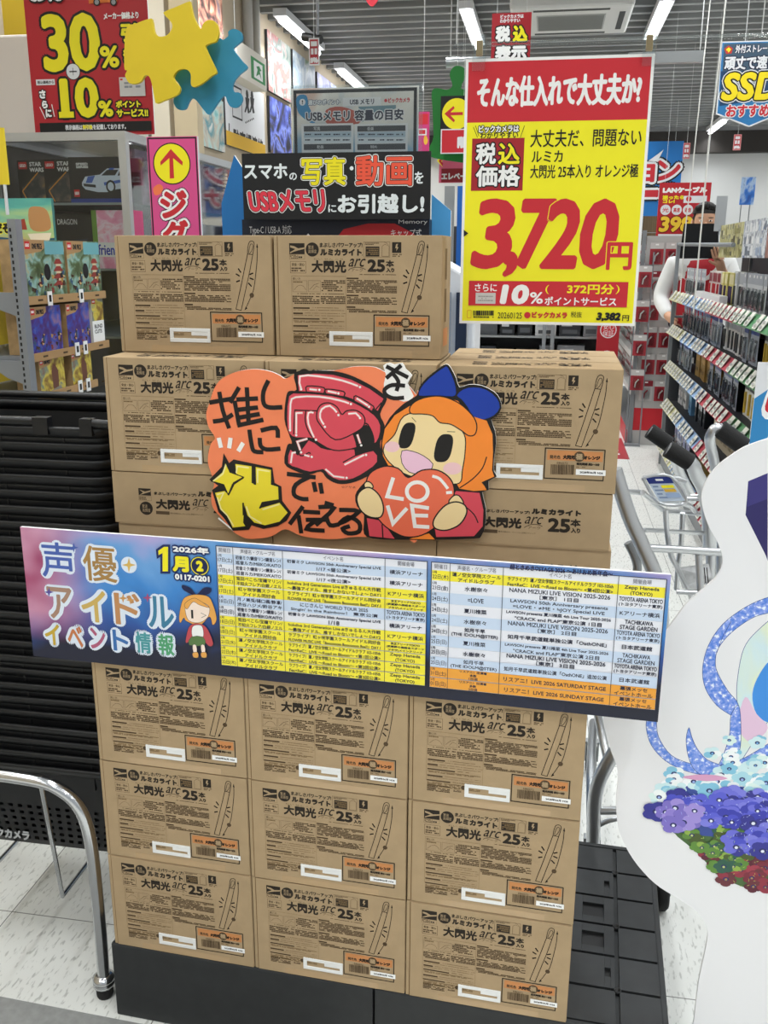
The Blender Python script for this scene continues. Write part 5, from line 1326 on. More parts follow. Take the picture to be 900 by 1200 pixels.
for k, yy in enumerate((4.30, 4.52, 4.55)):
    o = thing('tube_reflection', 'pale disc column added as a tube reflection in the showcase side, %s along' % ORD[k], 'reflection stand-in', (-1.478, yy, 1.40), 0, 'disc columns imitating tube reflections in the showcase')
    m = MB()
    for j in range(26): m.lathe([(0.004, 0.002), (0.012, 0.003), (0.012, 0.012), (0.004, 0.013)], (0, 0, j * 0.0165), REFLM, 8)
    m.build('reflection_discs', o)

# ---- left: open rack with small toy sets
rk = thing('toy_rack', 'grey slotted-post rack with yellow back boards left of the basket stack', 'rack', (-1.6, 2.55, 0), 0)
m = MB(); m.box(0.235, 0.258, -0.275, -0.245, 0, 1.555, GREYM)
for k in range(40): m.box(0.2395, 0.2445, -0.2756, -0.2745, 0.9 + k * 0.016, 0.909 + k * 0.016, BLACK)
m.build('post', rk)
m = MB(); m.box(-0.25, -0.222, -0.275, -0.245, 0, 1.555, GREYM); m.build('post', rk)
for z in (1.372, 1.195):
    m = MB(); m.box(-0.222, 0.235, -0.27, -0.25, z - 0.018, z, GREYM); m.hexa([(0.19, -0.27, z - 0.045), (0.235, -0.27, z - 0.06), (0.235, -0.25, z - 0.06), (0.19, -0.25, z - 0.045), (0.15, -0.27, z - 0.018), (0.235, -0.27, z - 0.018), (0.235, -0.25, z - 0.018), (0.15, -0.25, z - 0.018)], GREYM); m.build('end_bar', rk)
RYEL = mat('#a8921f', 0.6, noise=0.05, scale=8, name='mustard_board')
m = MB(); m.box(-0.245, 0.14, 0.1, 0.115, 0.5, 1.48, RYEL); m.build('back_board', rk)
TAN = mat('#b08c5f', 0.7, name='tan_fascia')
SL = [(1.355, -0.245, 0.215, 0.005), (1.205, -0.245, 0.215, -0.006), (1.095, -0.245, 0.12, -0.004)]
for z, y0, y1, dz in SL:
    m = MB(); m.box(-0.02, 0.246, y0, y1, z - 0.012, z, GREYM); m.build('shelf', rk)
    m = MB(); m.box(0.246, 0.25, y0, y1, z - 0.016, z + 0.006, TAN)
    for k in range(4): m.box(0.2501, 0.2504, y0 + 0.06 + k * 0.11, y0 + 0.085 + k * 0.11, z - 0.008, z - 0.003, INK2)
    m.build('shelf_fascia', rk)
    for k, yy in enumerate((y0 + 0.12 + 0.13 * (z < 1.3), y0 + 0.30)):
        m = MB(); m.box(0.2505, 0.2525, yy - 0.012, yy + 0.012, z - 0.022, z + 0.016, WHITE); m.box(0.2526, 0.2528, yy - 0.006, yy + 0.006, z - 0.012, z + 0.006, BLACK); m.build('price_tag', rk)
ART1 = blotch('jungle_toy_print', [(0, '#1d2a1a'), (0.38, '#4a5a32'), (0.5, '#6f8a6a'), (0.6, '#8fb8b0'), (0.72, '#c9a85a'), (1, '#7a3a2a')], scale=26, seed=1)
ART2 = blotch('night_toy_print', [(0, '#1a1430'), (0.38, '#4a2a7a'), (0.5, '#2f4fb0'), (0.62, '#8a6a90'), (0.75, '#b08a60'), (1, '#2a6ad0')], scale=26, seed=2)
ART3 = blotch('sunset_toy_print', [(0, '#4a2a1a'), (0.38, '#8a6a2a'), (0.5, '#d6c24a'), (0.62, '#7a8a7a'), (0.75, '#8a4a30'), (1, '#5aa0b0')], scale=26, seed=3)
SIDE = mat('#a98b60', 0.6, noise=0.2, scale=40, name='tan_box_side')
def pirate(extra):
    def d(a):
        upoly(a, [(0, 0), (0.52, 0), (0.52, 0.12), (0.4, 0.2), (0, 0.26)], TAN)
        logo(a, 0.03, 0.03, 0.15, 0.16); utext(a, 'ONE PIECE', 0.19, 0.06, 0.44, 0.16, BLACK, bold=0.0008, n=4)
        extra(a)
    return d
def pagoda(a):
    for k in range(4): upoly(a, [(0.70 - 0.02 * k, 0.42 + k * 0.13), (0.92 + 0.02 * k, 0.42 + k * 0.13), (0.86, 0.33 + k * 0.13), (0.76, 0.33 + k * 0.13)], mat('#9a3a30', 0.4)); upoly(a, [(0.75, 0.42 + k * 0.13), (0.87, 0.42 + k * 0.13), (0.87, 0.47 + k * 0.13), (0.75, 0.47 + k * 0.13)], mat('#d8c8a0', 0.4))
    urect(a, 0.5, 0.02, 0.98, 0.25, mat('#6fb0b8', 0.4))
    a.direct = True; c = U(a, 0.52, 0.56); a.disc(c[0], c[1], 0.017, BLACK, 18, ry=0.022); a.direct = False
def figs(a):
    r = random.Random(5)
    for k in range(34):
        x, y = r.uniform(0.03, 0.92), r.uniform(0.55, 0.93); l = r.uniform(0.03, 0.08); h = r.uniform(0.03, 0.10)
        upoly(a, [(x, y), (x + l, y + r.uniform(-0.03, 0.03)), (x + l * r.uniform(0.5, 1.1), y + h), (x + l * 0.2, min(0.99, y + h * 1.2))], mat(r.choice(('#8a3a30', '#b8904a', '#3a5a7a', '#4a2f20', '#d0b070', '#6a2a28', '#2a2a2c')), 0.4))
def castle(a):
    upoly(a, [(0.5, 0.9), (0.46, 0.4), (0.55, 0.2), (0.62, 0.2), (0.74, 0.42), (0.72, 0.9)], mat('#6a4030', 0.4)); upoly(a, [(0.38, 0.95), (0.8, 0.85), (0.86, 0.97)], mat('#8a8a80', 0.4))
def both(*fs):
    def d(a):
        for f_ in fs: f_(a)
    return d
for k, (y0, y1) in enumerate(((-0.222, -0.01), (0.004, 0.205))):
    toybox('toy_box', 'small jungle-green toy set with pagoda picture, %s one on the rack top shelf' % ('nearer' if k == 0 else 'further'), y1 - y0, 0.07, 0.150, (-1.6 + 0.243, 2.55 + (y0 + y1) / 2, 1.356), F90, ART1, SIDE, pirate(both(pagoda, figs)))
for k, (y0, y1) in enumerate(((-0.222, -0.06), (-0.028, 0.11))):
    toybox('toy_box', 'small purple and blue toy set, %s one on the rack middle shelf' % ('nearer' if k == 0 else 'further'), y1 - y0, 0.07, 0.126, (-1.6 + 0.243, 2.55 + (y0 + y1) / 2, 1.206), F90, ART2, SIDE, pirate(figs))
def leaflet(a):
    upoly(a, [(0, 0), (1, 0), (1, 0.5), (0, 0.5)], ART3); logo(a, 0.05, 0.03, 0.35, 0.12); utext(a, 'BLIND\nCUTS', 0.15, 0.58, 0.85, 0.78, INK, bold=0.0005, n=4)
toybox('leaflet_holder', 'narrow white leaflet box at the right end of the rack middle shelf', 0.075, 0.04, 0.135, (-1.6 + 0.243, 2.55 + 0.165, 1.206), F90, WHITE, OFFWHITE, leaflet)
for k, (y0, y1) in enumerate(((-0.20, -0.065), (-0.02, 0.10))):
    toybox('toy_box', 'small yellow sunset toy set with tower picture, %s one on the rack bottom shelf' % ('nearer' if k == 0 else 'further'), y1 - y0, 0.07, 0.096, (-1.6 + 0.243, 2.55 + (y0 + y1) / 2, 1.096), F90, ART3, SIDE, pirate(castle))
TEALA = blotch('teal_adventure_print', [(0, '#0f3a55'), (0.3, '#2a7a8a'), (0.45, '#5fb0a0'), (0.58, '#a8c88a'), (0.7, '#d8a860'), (0.85, '#c8603a'), (1, '#2f8a9a')], scale=5, seed=6, grad=(0, 0, -5.0, 1.0), gmix=0.45, stretch=(1, 1, 2.5))
def tealdraw(a):
    upoly(a, [(0.0, 0.80), (0.3, 0.76), (0.7, 0.82), (1, 0.78), (1, 1), (0, 1)], mat('#1f4f6a', 0.4))
    upoly(a, [(0.72, 0.22), (0.82, 0.16), (0.94, 0.24), (0.97, 0.58), (0.84, 0.66), (0.72, 0.58)], mat('#b98a5a', 0.4), 3); upoly(a, [(0.68, 0.70), (0.97, 0.68), (0.92, 0.92), (0.74, 0.92)], mat('#e5ddc8', 0.4))
    upoly(a, [(0.60, 0.42), (0.66, 0.40), (0.68, 0.62), (0.60, 0.62)], mat('#9a3f30', 0.4))
    utext(a, 'つくりだそう!', 0.02, 0.48, 0.58, 0.70, BLACK, bold=0.002, outs=[(YELLOW, 0.002)], n=8)
board('backlit_style_poster', 'teal and orange adventure poster standing on top of the toy rack', 'poster', [(-35, 228), (61, 237), (64, 293), (-33, 290)], (0, 2.50, 0), 0, 0.012, TEALA, mat('#3f7f7a', 0.5), draw=tealdraw)
m = MB(); m.box(-0.09, 0.13, -0.06, 0.06, 1.485 - 0.004, 1.495, GREYM); o = m.build('top_shelf', rk)
yl = [(-30, 128), (2, 140), (11, 214), (-22, 216)]
r_, og, w2, h = board('hanging_card', 'bright yellow card hanging at the far left edge above the rack', 'card', [(-45, 150), (3, 150), (12, 215), (-36, 218)], (0, 2.2, 0), 0, 0.003, mat('#e3c92f', 0.5), part='card_sheet')
hang(r_, w2 - 0.02, h, 3.225 - og.z); hang(r_, w2 - 0.012, -0.07, 0.0, r=0.004, name='clear_rod')

# ---- signs left
def sale(a):
    a.crop(0, 0, 5)
    a.text('30', 232, 84, 598, 415, YELLOW, bold=0.009, outs=[(BLACK, 0.009)], n=14)
    a.text('%', 582, 270, 702, 396, YELLOW, bold=0.003, outs=[(BLACK, 0.008)], n=10)
    a.text('引', 704, 138, 806, 246, YELLOW, bold=0.003, outs=[(BLACK, 0.007)]); a.text('き', 720, 282, 816, 372, YELLOW, bold=0.003, outs=[(BLACK, 0.007)])
    a.rect(336, 642, 446, 700, BLACK); a.text('10', 345, 458, 588, 690, YELLOW, bold=0.008, outs=[(BLACK, 0.008)], n=14); a.rect(346, 656, 436, 690, YELLOW); a.text('%', 574, 590, 668, 684, YELLOW, bold=0.003, outs=[(BLACK, 0.007)])
    a.disc(430, 420, 43, BLACK); a.disc(430, 420, 39, OFFWHITE); a.rect(408, 417, 452, 423, BLACK); a.rect(427, 398, 433, 442, BLACK)
    a.rect(212, 467, 325, 498, OFFWHITE); a.text('税込価格から', 220, 474, 318, 491, BLACK, n=4, bold=0.0004)
    for ch, bx in (('さ', (230, 528, 272, 578)), ('ら', (246, 590, 284, 636)), ('に', (268, 640, 308, 688))): a.text(ch, *bx, WHITE, bold=0.002, outs=[(BLACK, 0.004)])
    a.line([(236, 628), (270, 698)], 0.003, WHITE); a.line([(306, 612), (322, 684)], 0.003, WHITE)
    a.text('ポイント', 680, 590, 828, 630, YELLOW, bold=0.0015, outs=[(BLACK, 0.005)]); a.text('サービス!!', 684, 640, 872, 684, YELLOW, bold=0.0015, outs=[(BLACK, 0.005)])
    a.rect(235, 722, 892, 766, BLACK); a.text('表示価格は割引後を記載しております。', 384, 732, 742, 758, OFFWHITE, bold=0.0008, n=4); a.text('割引後', 487, 732, 546, 758, YELLOW, bold=0.0008, n=4)
    a.text('メーカー価格より', 608, 76, 816, 110, WHITE, bold=0.0010, n=6)
    a.rect(700, 455, 856, 563, mat('#c9c6c2', 0.4)); a.micro(730, 480, 830, 520, 2, GREYM); a.rect(706, 462, 722, 472, SRED)
    a.poly([(520, -20), (690, -30), (690, 12), (525, 24)], mat('#d8742a', 0.5))
    for x in (570, 668): a.disc(x, 14, 20, BLACK, 14); a.disc(x, 14, 13, GREYM, 12)
    a.text('お得', 175, -60, 380, 8, WHITE, bold=0.004, outs=[(BLACK, 0.006)])
def rr(a): pass
board('sale_poster', 'red sale poster with big yellow 30% and 10% on top of the showcase', 'poster', [(27, -14), (169, -14), (184, 159), (41, 158)], (0, 3.35, 0), 0, 0.006, mat('#b5262f', 0.45, name='poster_red'), OFFWHITE, draw=sale)
m = MB(); m.box(-0.16, 0.035, 0, 0.3, 0, 0.36, mat('#d6cdc3', 0.7, name='cream_partition')); bx = thing('storage_box', 'cream box standing on the showcase left of the red sale poster', 'box', (-1.915, 3.42, 1.875), 0); m.build('body', bx, bevel=0.01)
m = MB(); m.prism([(-0.19, 0.0), (0.08, 0.0), (0.16, 0.5), (-0.19, 0.5)], 0, 0.01, mat('#b59a22', 0.6, name='mustard_panel')); yb = thing('yellow_panel', 'mustard yellow display panel at the top left corner behind the sale poster', 'panel', (-1.99, 3.75, 2.15), 0); m.build('sheet', yb)
m = MB(); m.box(-0.02, 0.02, -0.02, 0.02, -2.15, 0.02, GREYM); o = m.build('support_post', yb); o.location = (-0.12, 0.03, 0)

def puzzle(label, pts, y, col, th=0.012):
    t = Art(MB(), (0, y, 0), 0).crop(0, 0, 1)
    q = catmull([t.p(*p) for p in pts], 5)
    cx = sum(p[0] for p in q) / len(q); top = max(q, key=lambda p: p[1])
    root = thing('puzzle_piece_sign', label, 'sign', (cx, y, min(p[1] for p in q)), 0)
    z0 = root.location.z
    m = MB(); m.prism([(p[0] - cx, p[1] - z0) for p in q], 0, th, col); m.build('panel', root)
    hang(root, top[0] - cx, top[1] - z0 - 0.002, 3.225 - z0, y=0.006)
    return root
def sharp(pts, d=1.2):
    """double the straight corners so that the curve keeps them"""
    out = []
    for p in pts:
        out.append(p[:2])
        if len(p) > 2: out += [(p[0] + 0.15, p[1] + 0.1), (p[0] - 0.1, p[1] + 0.15)]
    return out
C2 = (150, 0, 4.5)
ypz = pix(C2, [(-10, 155), (40, 125), (115, 98), (128, 110), (140, 170), (165, 192), (205, 185), (232, 150), (228, 118), (190, 75), (195, 60), (255, 35), (322, 8), (330, 20), (345, 85), (370, 135), (385, 152), (400, 120), (430, 105), (465, 120), (478, 175), (465, 215), (435, 228), (410, 240), (412, 260), (440, 320), (466, 380), (440, 400), (390, 440), (350, 458), (332, 445), (330, 390), (305, 365), (265, 370), (240, 402), (250, 430), (272, 460), (268, 490), (240, 510), (190, 530), (150, 545), (140, 520), (125, 440), (112, 405), (90, 398), (60, 435), (10, 440), (-15, 400), (-5, 370), (-20, 350)])
ypz = [(p[0], p[1]) for p in ypz]
bpz = pix(C2, [(420, 225), (480, 200), (500, 210), (528, 190), (530, 165), (560, 152), (595, 170), (600, 210), (570, 240), (555, 255), (565, 275), (600, 320), (628, 355), (590, 390), (560, 425), (550, 460), (560, 485), (590, 490), (602, 525), (580, 562), (545, 565), (525, 540), (515, 510), (500, 508), (470, 545), (428, 602), (400, 580), (360, 530), (335, 518), (318, 540), (300, 575), (262, 575), (240, 540), (248, 500), (275, 475), (268, 440), (240, 410), (260, 375), (300, 362), (330, 385), (360, 420), (440, 380), (430, 320), (408, 250)])
puzzle('large yellow jigsaw piece sign hanging in front of the red sale poster', ypz, 2.80, mat('#d8bd22', 0.55, noise=0.03, scale=9, name='puzzle_yellow'))
puzzle('teal blue jigsaw piece sign hanging behind the yellow jigsaw piece', bpz, 2.84, mat('#2f87a6', 0.55, noise=0.03, scale=9, name='puzzle_teal'))
HOT = mat('#d8508c', 0.45, name='hot_pink')
def jigsaw(a):
    a.crop(160, 150, 6.923)
    a.direct = True; a.line([(-a.w2 + 0.004, 0), (a.w2 - 0.004, 0), (a.w2 - 0.004, a.h - 0.004), (-a.w2 + 0.004, a.h - 0.004)], 0.004, BLACK, closed=True); a.direct = False
    a.disc(286, 290, 153, BLACK, 36); a.disc(286, 290, 144, YELLOW, 36)
    a.poly([(278, 170), (375, 275), (372, 305), (297, 245), (305, 408), (270, 410), (266, 245), (195, 305), (193, 275)], SRED)
    a.poly([(135, 490), (180, 455), (215, 480), (200, 530), (150, 545)], mat('#f07a4a', 0.5), 3)
    a.text('ジ', 185, 505, 418, 735, SRED, bold=0.004, outs=[(BLACK, 0.0085), (WHITE, 0.006)], n=10)
    a.text('グ', 205, 745, 430, 970, SRED, bold=0.004, outs=[(BLACK, 0.0085), (WHITE, 0.006)], n=10)
    a.text('ソー', 225, 1000, 410, 1180, SRED, bold=0.004, outs=[(BLACK, 0.0085), (WHITE, 0.006)], n=10)
jr_, jo, jw, jh = board('direction_sign', 'tall pink sign with a red up arrow in a yellow circle behind the cartons', 'sign', [(171, 160), (230, 160), (240, 345), (183, 345)], (0, 2.6, 0), 0, 0.012, HOT, OFFWHITE, draw=jigsaw)
m = MB(); m.box(-0.012, 0.012, 0.013, 0.03, -jo.z, jh * 0.8, GREYM); m.box(-0.12, 0.12, -0.1, 0.14, -jo.z, -jo.z + 0.012, GREYM); m.build('stand', jr_)

# ---- memory-stick display behind the cartons
disp = thing('memory_display', 'blue display gondola for memory sticks standing behind the cartons', 'display stand', (-0.55, 2.55, 0), 0)
DBLUE = mat('#1f6fb0', 0.5, name='display_blue')
m = MB(); m.box(-0.27, 0.25, -0.10, 0.16, 0, 1.45, DBLUE); m.build('body', disp, bevel=0.004)
m = MB(); m.prism([(-0.06, 1.3), (0.02, 1.3), (0.02, 1.66), (-0.02, 1.72), (-0.06, 1.60)], 0, 0.01, DBLUE, side=WHITE); o = m.build('side_wing', disp); o.location = (-0.255, -0.07, 0)
m = MB(); m.prism([(0.0, 1.3), (0.05, 1.3), (0.05, 1.58), (0.0, 1.62)], 0, 0.012, mat('#4f9fd8', 0.4, name='display_sky'), side=WHITE); o = m.build('side_wing', disp); o.location = (0.245, -0.07, 0)
DKB = mat('#1a2030', 0.4, name='header_navy')
def header(a):
    upoly(a, [(0.47, 1), (0.55, 0.35), (0.68, 0.15), (0.82, 0.15), (0.92, 0.5), (0.95, 1)], mat('#b5222c', 0.4), 0); upoly(a, [(0.3, 1), (0.36, 0.5), (0.42, 1)], OFFWHITE)
    utext(a, 'Type-C / USB-A 対応\nUSBメモリ', 0.04, 0.2, 0.27, 0.85, OFFWHITE, n=4); utext(a, 'キャップ式', 0.80, 0.35, 0.96, 0.6, OFFWHITE, n=4); utext(a, 'Memory', 0.84, 0.02, 0.99, 0.2, OFFWHITE)
board('header_card', 'dark blue header card with a red shape just above the top cartons', 'card', [(284, 258), (503, 256), (503, 290), (284, 290)], (0, 2.40, 0), 0, 0.05, DKB, draw=header)
CHALK = mat('#e6eef0', 0.6, name='chalk_white'); BB = mat('#17181a', 0.6, name='blackboard')
def handlet(a):
    a.crop(270, 0, 3.103)
    a.text('スマホ', 48, 596, 208, 650, CHALK, bold=0.0014); a.text('の', 214, 628, 242, 655, CHALK, bold=0.0006)
    a.text('写真', 254, 568, 424, 678, YELLOW, bold=0.0032, outs=[(BLACK, 0.0050), ], n=10)
    a.text('写真', 258, 572, 420, 674, YELLOW, bold=0.0018, outs=[(WHITE, 0.0034), (BLACK, 0.0014)], n=10)
    a.disc(441, 612, 7, CHALK)
    a.text('動画', 456, 566, 660, 676, mat('#ee5a40', 0.5), bold=0.0018, outs=[(WHITE, 0.0036), (BLACK, 0.0016)], n=10)
    a.text('を', 670, 624, 702, 668, CHALK, bold=0.0008)
    a.text('USBメモリ', 62, 690, 350, 772, mat('#e0384a', 0.5), bold=0.0020, outs=[(WHITE, 0.0034), (BLACK, 0.0014)], n=10, slant=-0.12)
    a.text('に', 356, 744, 386, 772, CHALK, bold=0.0006); a.text('お引越し!', 390, 706, 705, 776, CHALK, bold=0.0020)
board('chalk_board', 'black hand-lettered board with white, yellow and red Japanese words above the cartons', 'board', [(284, 181), (504, 176), (505, 256), (285, 258)], (0, 2.36, 0), 0, 0.006, BB, draw=handlet)
PAPER = blotch('guide_sheet_print', [(0, '#3f7fb5'), (0.38, '#8fb0c8'), (0.5, '#d9d6d0'), (0.62, '#e9e6df'), (0.75, '#c98a70'), (1, '#b5564a')], scale=6, seed=9)
def guide(a):
    a.crop(340, 95, 5)
    a.direct = True; a.line([(-a.w2 + 0.008, -0.1), (-a.w2 + 0.008, a.h - 0.008), (a.w2 - 0.008, a.h - 0.008), (a.w2 - 0.008, -0.1)], 0.008, BLACK); a.direct = False
    a.poly([(40, 90), (95, 84), (110, 150), (150, 230), (120, 245), (60, 200), (40, 160)], mat('#2f86b8', 0.5), 3); a.poly([(210, 170), (300, 150), (400, 190), (400, 250), (215, 248)], mat('#b5513f', 0.5), 3); a.poly([(400, 150), (620, 140), (620, 160), (420, 240)], mat('#6f8f9a', 0.5))
    a.disc(72, 124, 18, OFFWHITE); a.text('!', 68, 112, 76, 136, BLACK, bold=0.0003); a.text('選びのポイント', 104, 110, 292, 138, OFFWHITE, bold=0.0007, outs=[(mat('#4a5a70', 0.5), 0.0012)], n=6)
    a.rect(308, 98, 532, 142, OFFWHITE); a.text('USB メモリ', 350, 106, 492, 136, INKB, bold=0.0005, n=4); a.disc(560, 114, 9, SRED); a.text('ビックカメラ', 574, 98, 702, 126, SRED, bold=0.0006, n=4)
    a.text('USBメモリ 容量の目安', 92, 174, 664, 228, INKB, bold=0.0008, outs=[(OFFWHITE, 0.0022)], n=8)
    for x0, x1, t in ((66, 370, '写真'), (380, 688, '音楽')):
        a.rect(x0, 252, x1, 430, OFFWHITE); a.rect(x0 + 14, 264, x1 - 12, 292, mat('#3a3c40', 0.5)); a.text(t, x0 + 72, 268, x0 + 110, 290, OFFWHITE); a.rect(x0 + 14, 300, x1 - 12, 328, mat('#a9bccb', 0.5)); a.rect(x0 + 14, 332, x1 - 12, 360, mat('#d2dae0', 0.5))
        for k in range(5): a.micro(x0 + 22 + k * 55, 308, x0 + 62 + k * 55, 320, 1, INKB, seed=k); a.micro(x0 + 22 + k * 55, 340, x0 + 62 + k * 55, 352, 1, INKB, seed=k + 9)
        a.rect(x0 + 14, 370, x1 - 12, 400, mat('#3a3c40', 0.5)); a.text('動画' if x0 < 100 else '動画(4K)', x0 + 92, 376, x0 + 130, 396, OFFWHITE)
gd, gp, gw, gh = board('guide_panel', 'black-framed memory capacity guide sheet in a clear holder above the black board', 'panel', [(343, 103), (490, 101), (490, 215), (343, 215)], (0, 2.46, 0), 0, 0.006, PAPER, draw=guide)
m = MB(); m.box(-gw - 0.006, gw + 0.01, -0.006, -0.003, -0.02, gh + 0.006, ACRYL); m.box(-gw - 0.006, gw + 0.01, 0.0065, 0.0095, -0.02, gh + 0.006, ACRYL); hd = m.build('clear_holder', gd)

# ---- wall things on the left
def wallart(name, label, cat, corners, face, draw=None, th=0.02, edge=None, off=0.0):
    return board(name, label, cat, corners, (-2.196 + th + off, 0, 0), F90, th, face, edge or mat('#3a3a3c', 0.5, name='poster_edge'), draw=draw)
def pict(nm, cols, sc_, sd): return blotch(nm, [(0.3 + 0.4 * i / (len(cols) - 1), c) for i, c in enumerate(cols)], scale=sc_, seed=sd, detail=6, distort=1.5)
wallart('wall_poster', 'orange sunset city poster high on the left wall above the yellow jigsaw piece', 'poster', [(222, -30), (259, -22), (262, 47), (228, 44)], pict('sunset_city_print', ['#2a2422', '#6a4a44', '#c8806a', '#e9b79a', '#8a7a90', '#f3d9c0'], 6, 3))
wallart('wall_poster', 'pale teal illustrated poster on the left wall under the blue jigsaw piece', 'poster', [(222, 108), (262, 113), (263, 180), (225, 165)], pict('teal_manga_print', ['#c9d4d2', '#5fa8a8', '#a9c8c4', '#b8ac98', '#3f8590', '#d0d0c8', '#c08a80'], 3.5, 5))
def parking(a):
    a.crop(150, 0, 4.5)
    a.frame(545, 440, 604, 640, 0.012, BLACK)
    for dx in (0, 26):
        a.disc(628 + dx, 498 + dx * 0.3, 7, BLACK, 10); a.poly([(618 + dx, 512), (640 + dx, 520), (636 + dx, 560), (642 + dx, 596), (632 + dx, 598), (628 + dx, 570), (620 + dx, 594), (614 + dx, 590), (622 + dx, 556)], BLACK)
    for k in range(6): a.rect(618 + k * 8, 640 - k * 4, 624 + k * 8, 652 - k * 4, BLACK)
    a.line([(533, 650), (533, 725)], 0.02, BLACK); a.line([(522, 700), (533, 725), (545, 702)], 0.02, BLACK)
    a.text('駐車場連絡', 553, 672, 715, 829, BLACK, bold=0.006, n=6)
    a.direct = True; a.rect(-a.w2, 0.0, a.w2, 0.09, mat('#d6a820', 0.5)); a.direct = False
wallart('wall_sign', 'white parking-access sign with black figures and lettering on the left wall', 'sign', [(264, 92), (312, 106), (308, 186), (264, 166)], OFFWHITE, parking)
def exitd(a):
    urect(a, 0.45, 0.2, 0.95, 0.85, mat('#2f8a4a', 0.5)); urect(a, 0.55, 0.28, 0.86, 0.78, WHITE)
    upoly(a, [(0.62, 0.72), (0.68, 0.5), (0.64, 0.42), (0.74, 0.36), (0.82, 0.46), (0.76, 0.5), (0.82, 0.74), (0.74, 0.6)], mat('#2f8a4a', 0.5))
wallart('exit_sign', 'pale exit sign box with green running figure on the left wall', 'exit sign', [(278, 52), (312, 64), (312, 103), (278, 92)], mat('#d9d3c6', 0.5), exitd, th=0.12, edge=mat('#cfc8b8', 0.6))
wallart('wall_poster', 'framed pastel flower illustration, nearest of the posters past the exit sign', 'poster', [(313, 33), (342, 58), (340, 121), (315, 105)], pict('pastel_flower_print', ['#4a5a5a', '#8fa8a0', '#c9c4bc', '#c06a6a', '#6f8a80', '#d8d8d4'], 5, 7))
wallart('wall_poster', 'framed pale blue illustration, second of the posters past the exit sign', 'poster', [(344, 58), (371, 80), (368, 135), (343, 122)], pict('pale_blue_print', ['#6f8490', '#a8b4bc', '#8fa4b8', '#c9d0d4', '#7f987a'], 4, 9))
wallart('wall_poster', 'dark blue glowing illustration hung under the pastel flower poster', 'poster', [(316, 112), (343, 128), (340, 185), (317, 180)], pict('dark_glow_print', ['#15151c', '#2a2a48', '#4a5ab8', '#8a9af0', '#3a3028', '#8a6a3a'], 4, 11))
wallart('wall_poster', 'violet blue illustration, furthest poster along the left wall', 'poster', [(373, 84), (396, 104), (393, 150), (371, 140)], pict('violet_print', ['#4a4a88', '#8f90c8', '#d8d8ee', '#6a7ac0'], 4, 13))
for k, (yy, r_) in enumerate(((7.50, 0.035), (7.72, 0.028))):
    p = thing('wall_pipe', '%s vertical pale pipe on the left wall by the exit sign' % ('nearer' if k == 0 else 'further'), 'pipe', (-2.16, yy * 0.92, 2.0), 0)
    m = MB(); m.tube([(0, 0, 0.72), (0, 0, 1.45)], r_, mat('#b9b7b0', 0.5, name='pipe_grey'), 12); m.build('pipe', p)
for k, (px, w_, cc) in enumerate(((160, 0.05, '#c9c7c0'), (181, 0.10, '#e2d9c6'), (212, 0.12, '#cdbd9d'))):
    pz = onY(px, 20, 4.75)
    p = thing('display_post', ('grey slotted steel post', 'broad cream post', 'tan boxed post')[k] + ' rising behind the yellow jigsaw piece', 'post', (pz.x, 4.75, 0), 0)
    m = MB(); m.box(-w_ / 2, w_ / 2, 0, 0.08, 0, 3.19, mat(cc, 0.6))
    if k == 0:
        for j in range(30): m.box(-0.008, 0.008, -0.0006, 0.001, 1.9 + j * 0.04, 1.92 + j * 0.04, BLACK)
    m.build('post_body', p)

# ------------------------------------------------------------------ right aisle gondola
GX, GY0, GY1 = 0.87, 3.75, 6.95
gon = thing('shelf_gondola', 'long dark shop gondola along the right aisle with sloping price rails', 'gondola', (GX + 0.25, (GY0 + GY1) / 2, 0), 0)
GL = Vector(gon.location)
DKG = mat('#1b1e24', 0.6, name='dark_gondola'); RAILW = mat('#c9ccc8', 0.4, name='rail_white')
m = MB(); m.box(0.18, 0.22, GY0 - GL.y, GY1 - GL.y, 0, 1.66, DKG); m.build('back_panel', gon)
m = MB(); m.box(-0.25, 0.18, GY0 - GL.y, GY1 - GL.y, 0, 0.12, GREYM); m.build('plinth', gon)
RC = {'cream': mat('#d9d6a8', 0.45), 'blue': mat('#8fb0d8', 0.45), 'red': mat('#b5384a', 0.45), 'green': mat('#4f8a5a', 0.45), 'deepblue': mat('#5f8fd0', 0.45)}
SEG = [(GY1, 6.25, 'cream'), (6.25, 5.35, 'blue'), (5.35, 4.55, 'red'), (4.55, GY0, 'green')]
LEV = [(1.215, 0.03), (0.985, 0.02), (0.735, 0.02), (0.465, 0.015), (0.16, 0.0)]
CARDW = mat('#eceae0', 0.45, name='price_card_paper')
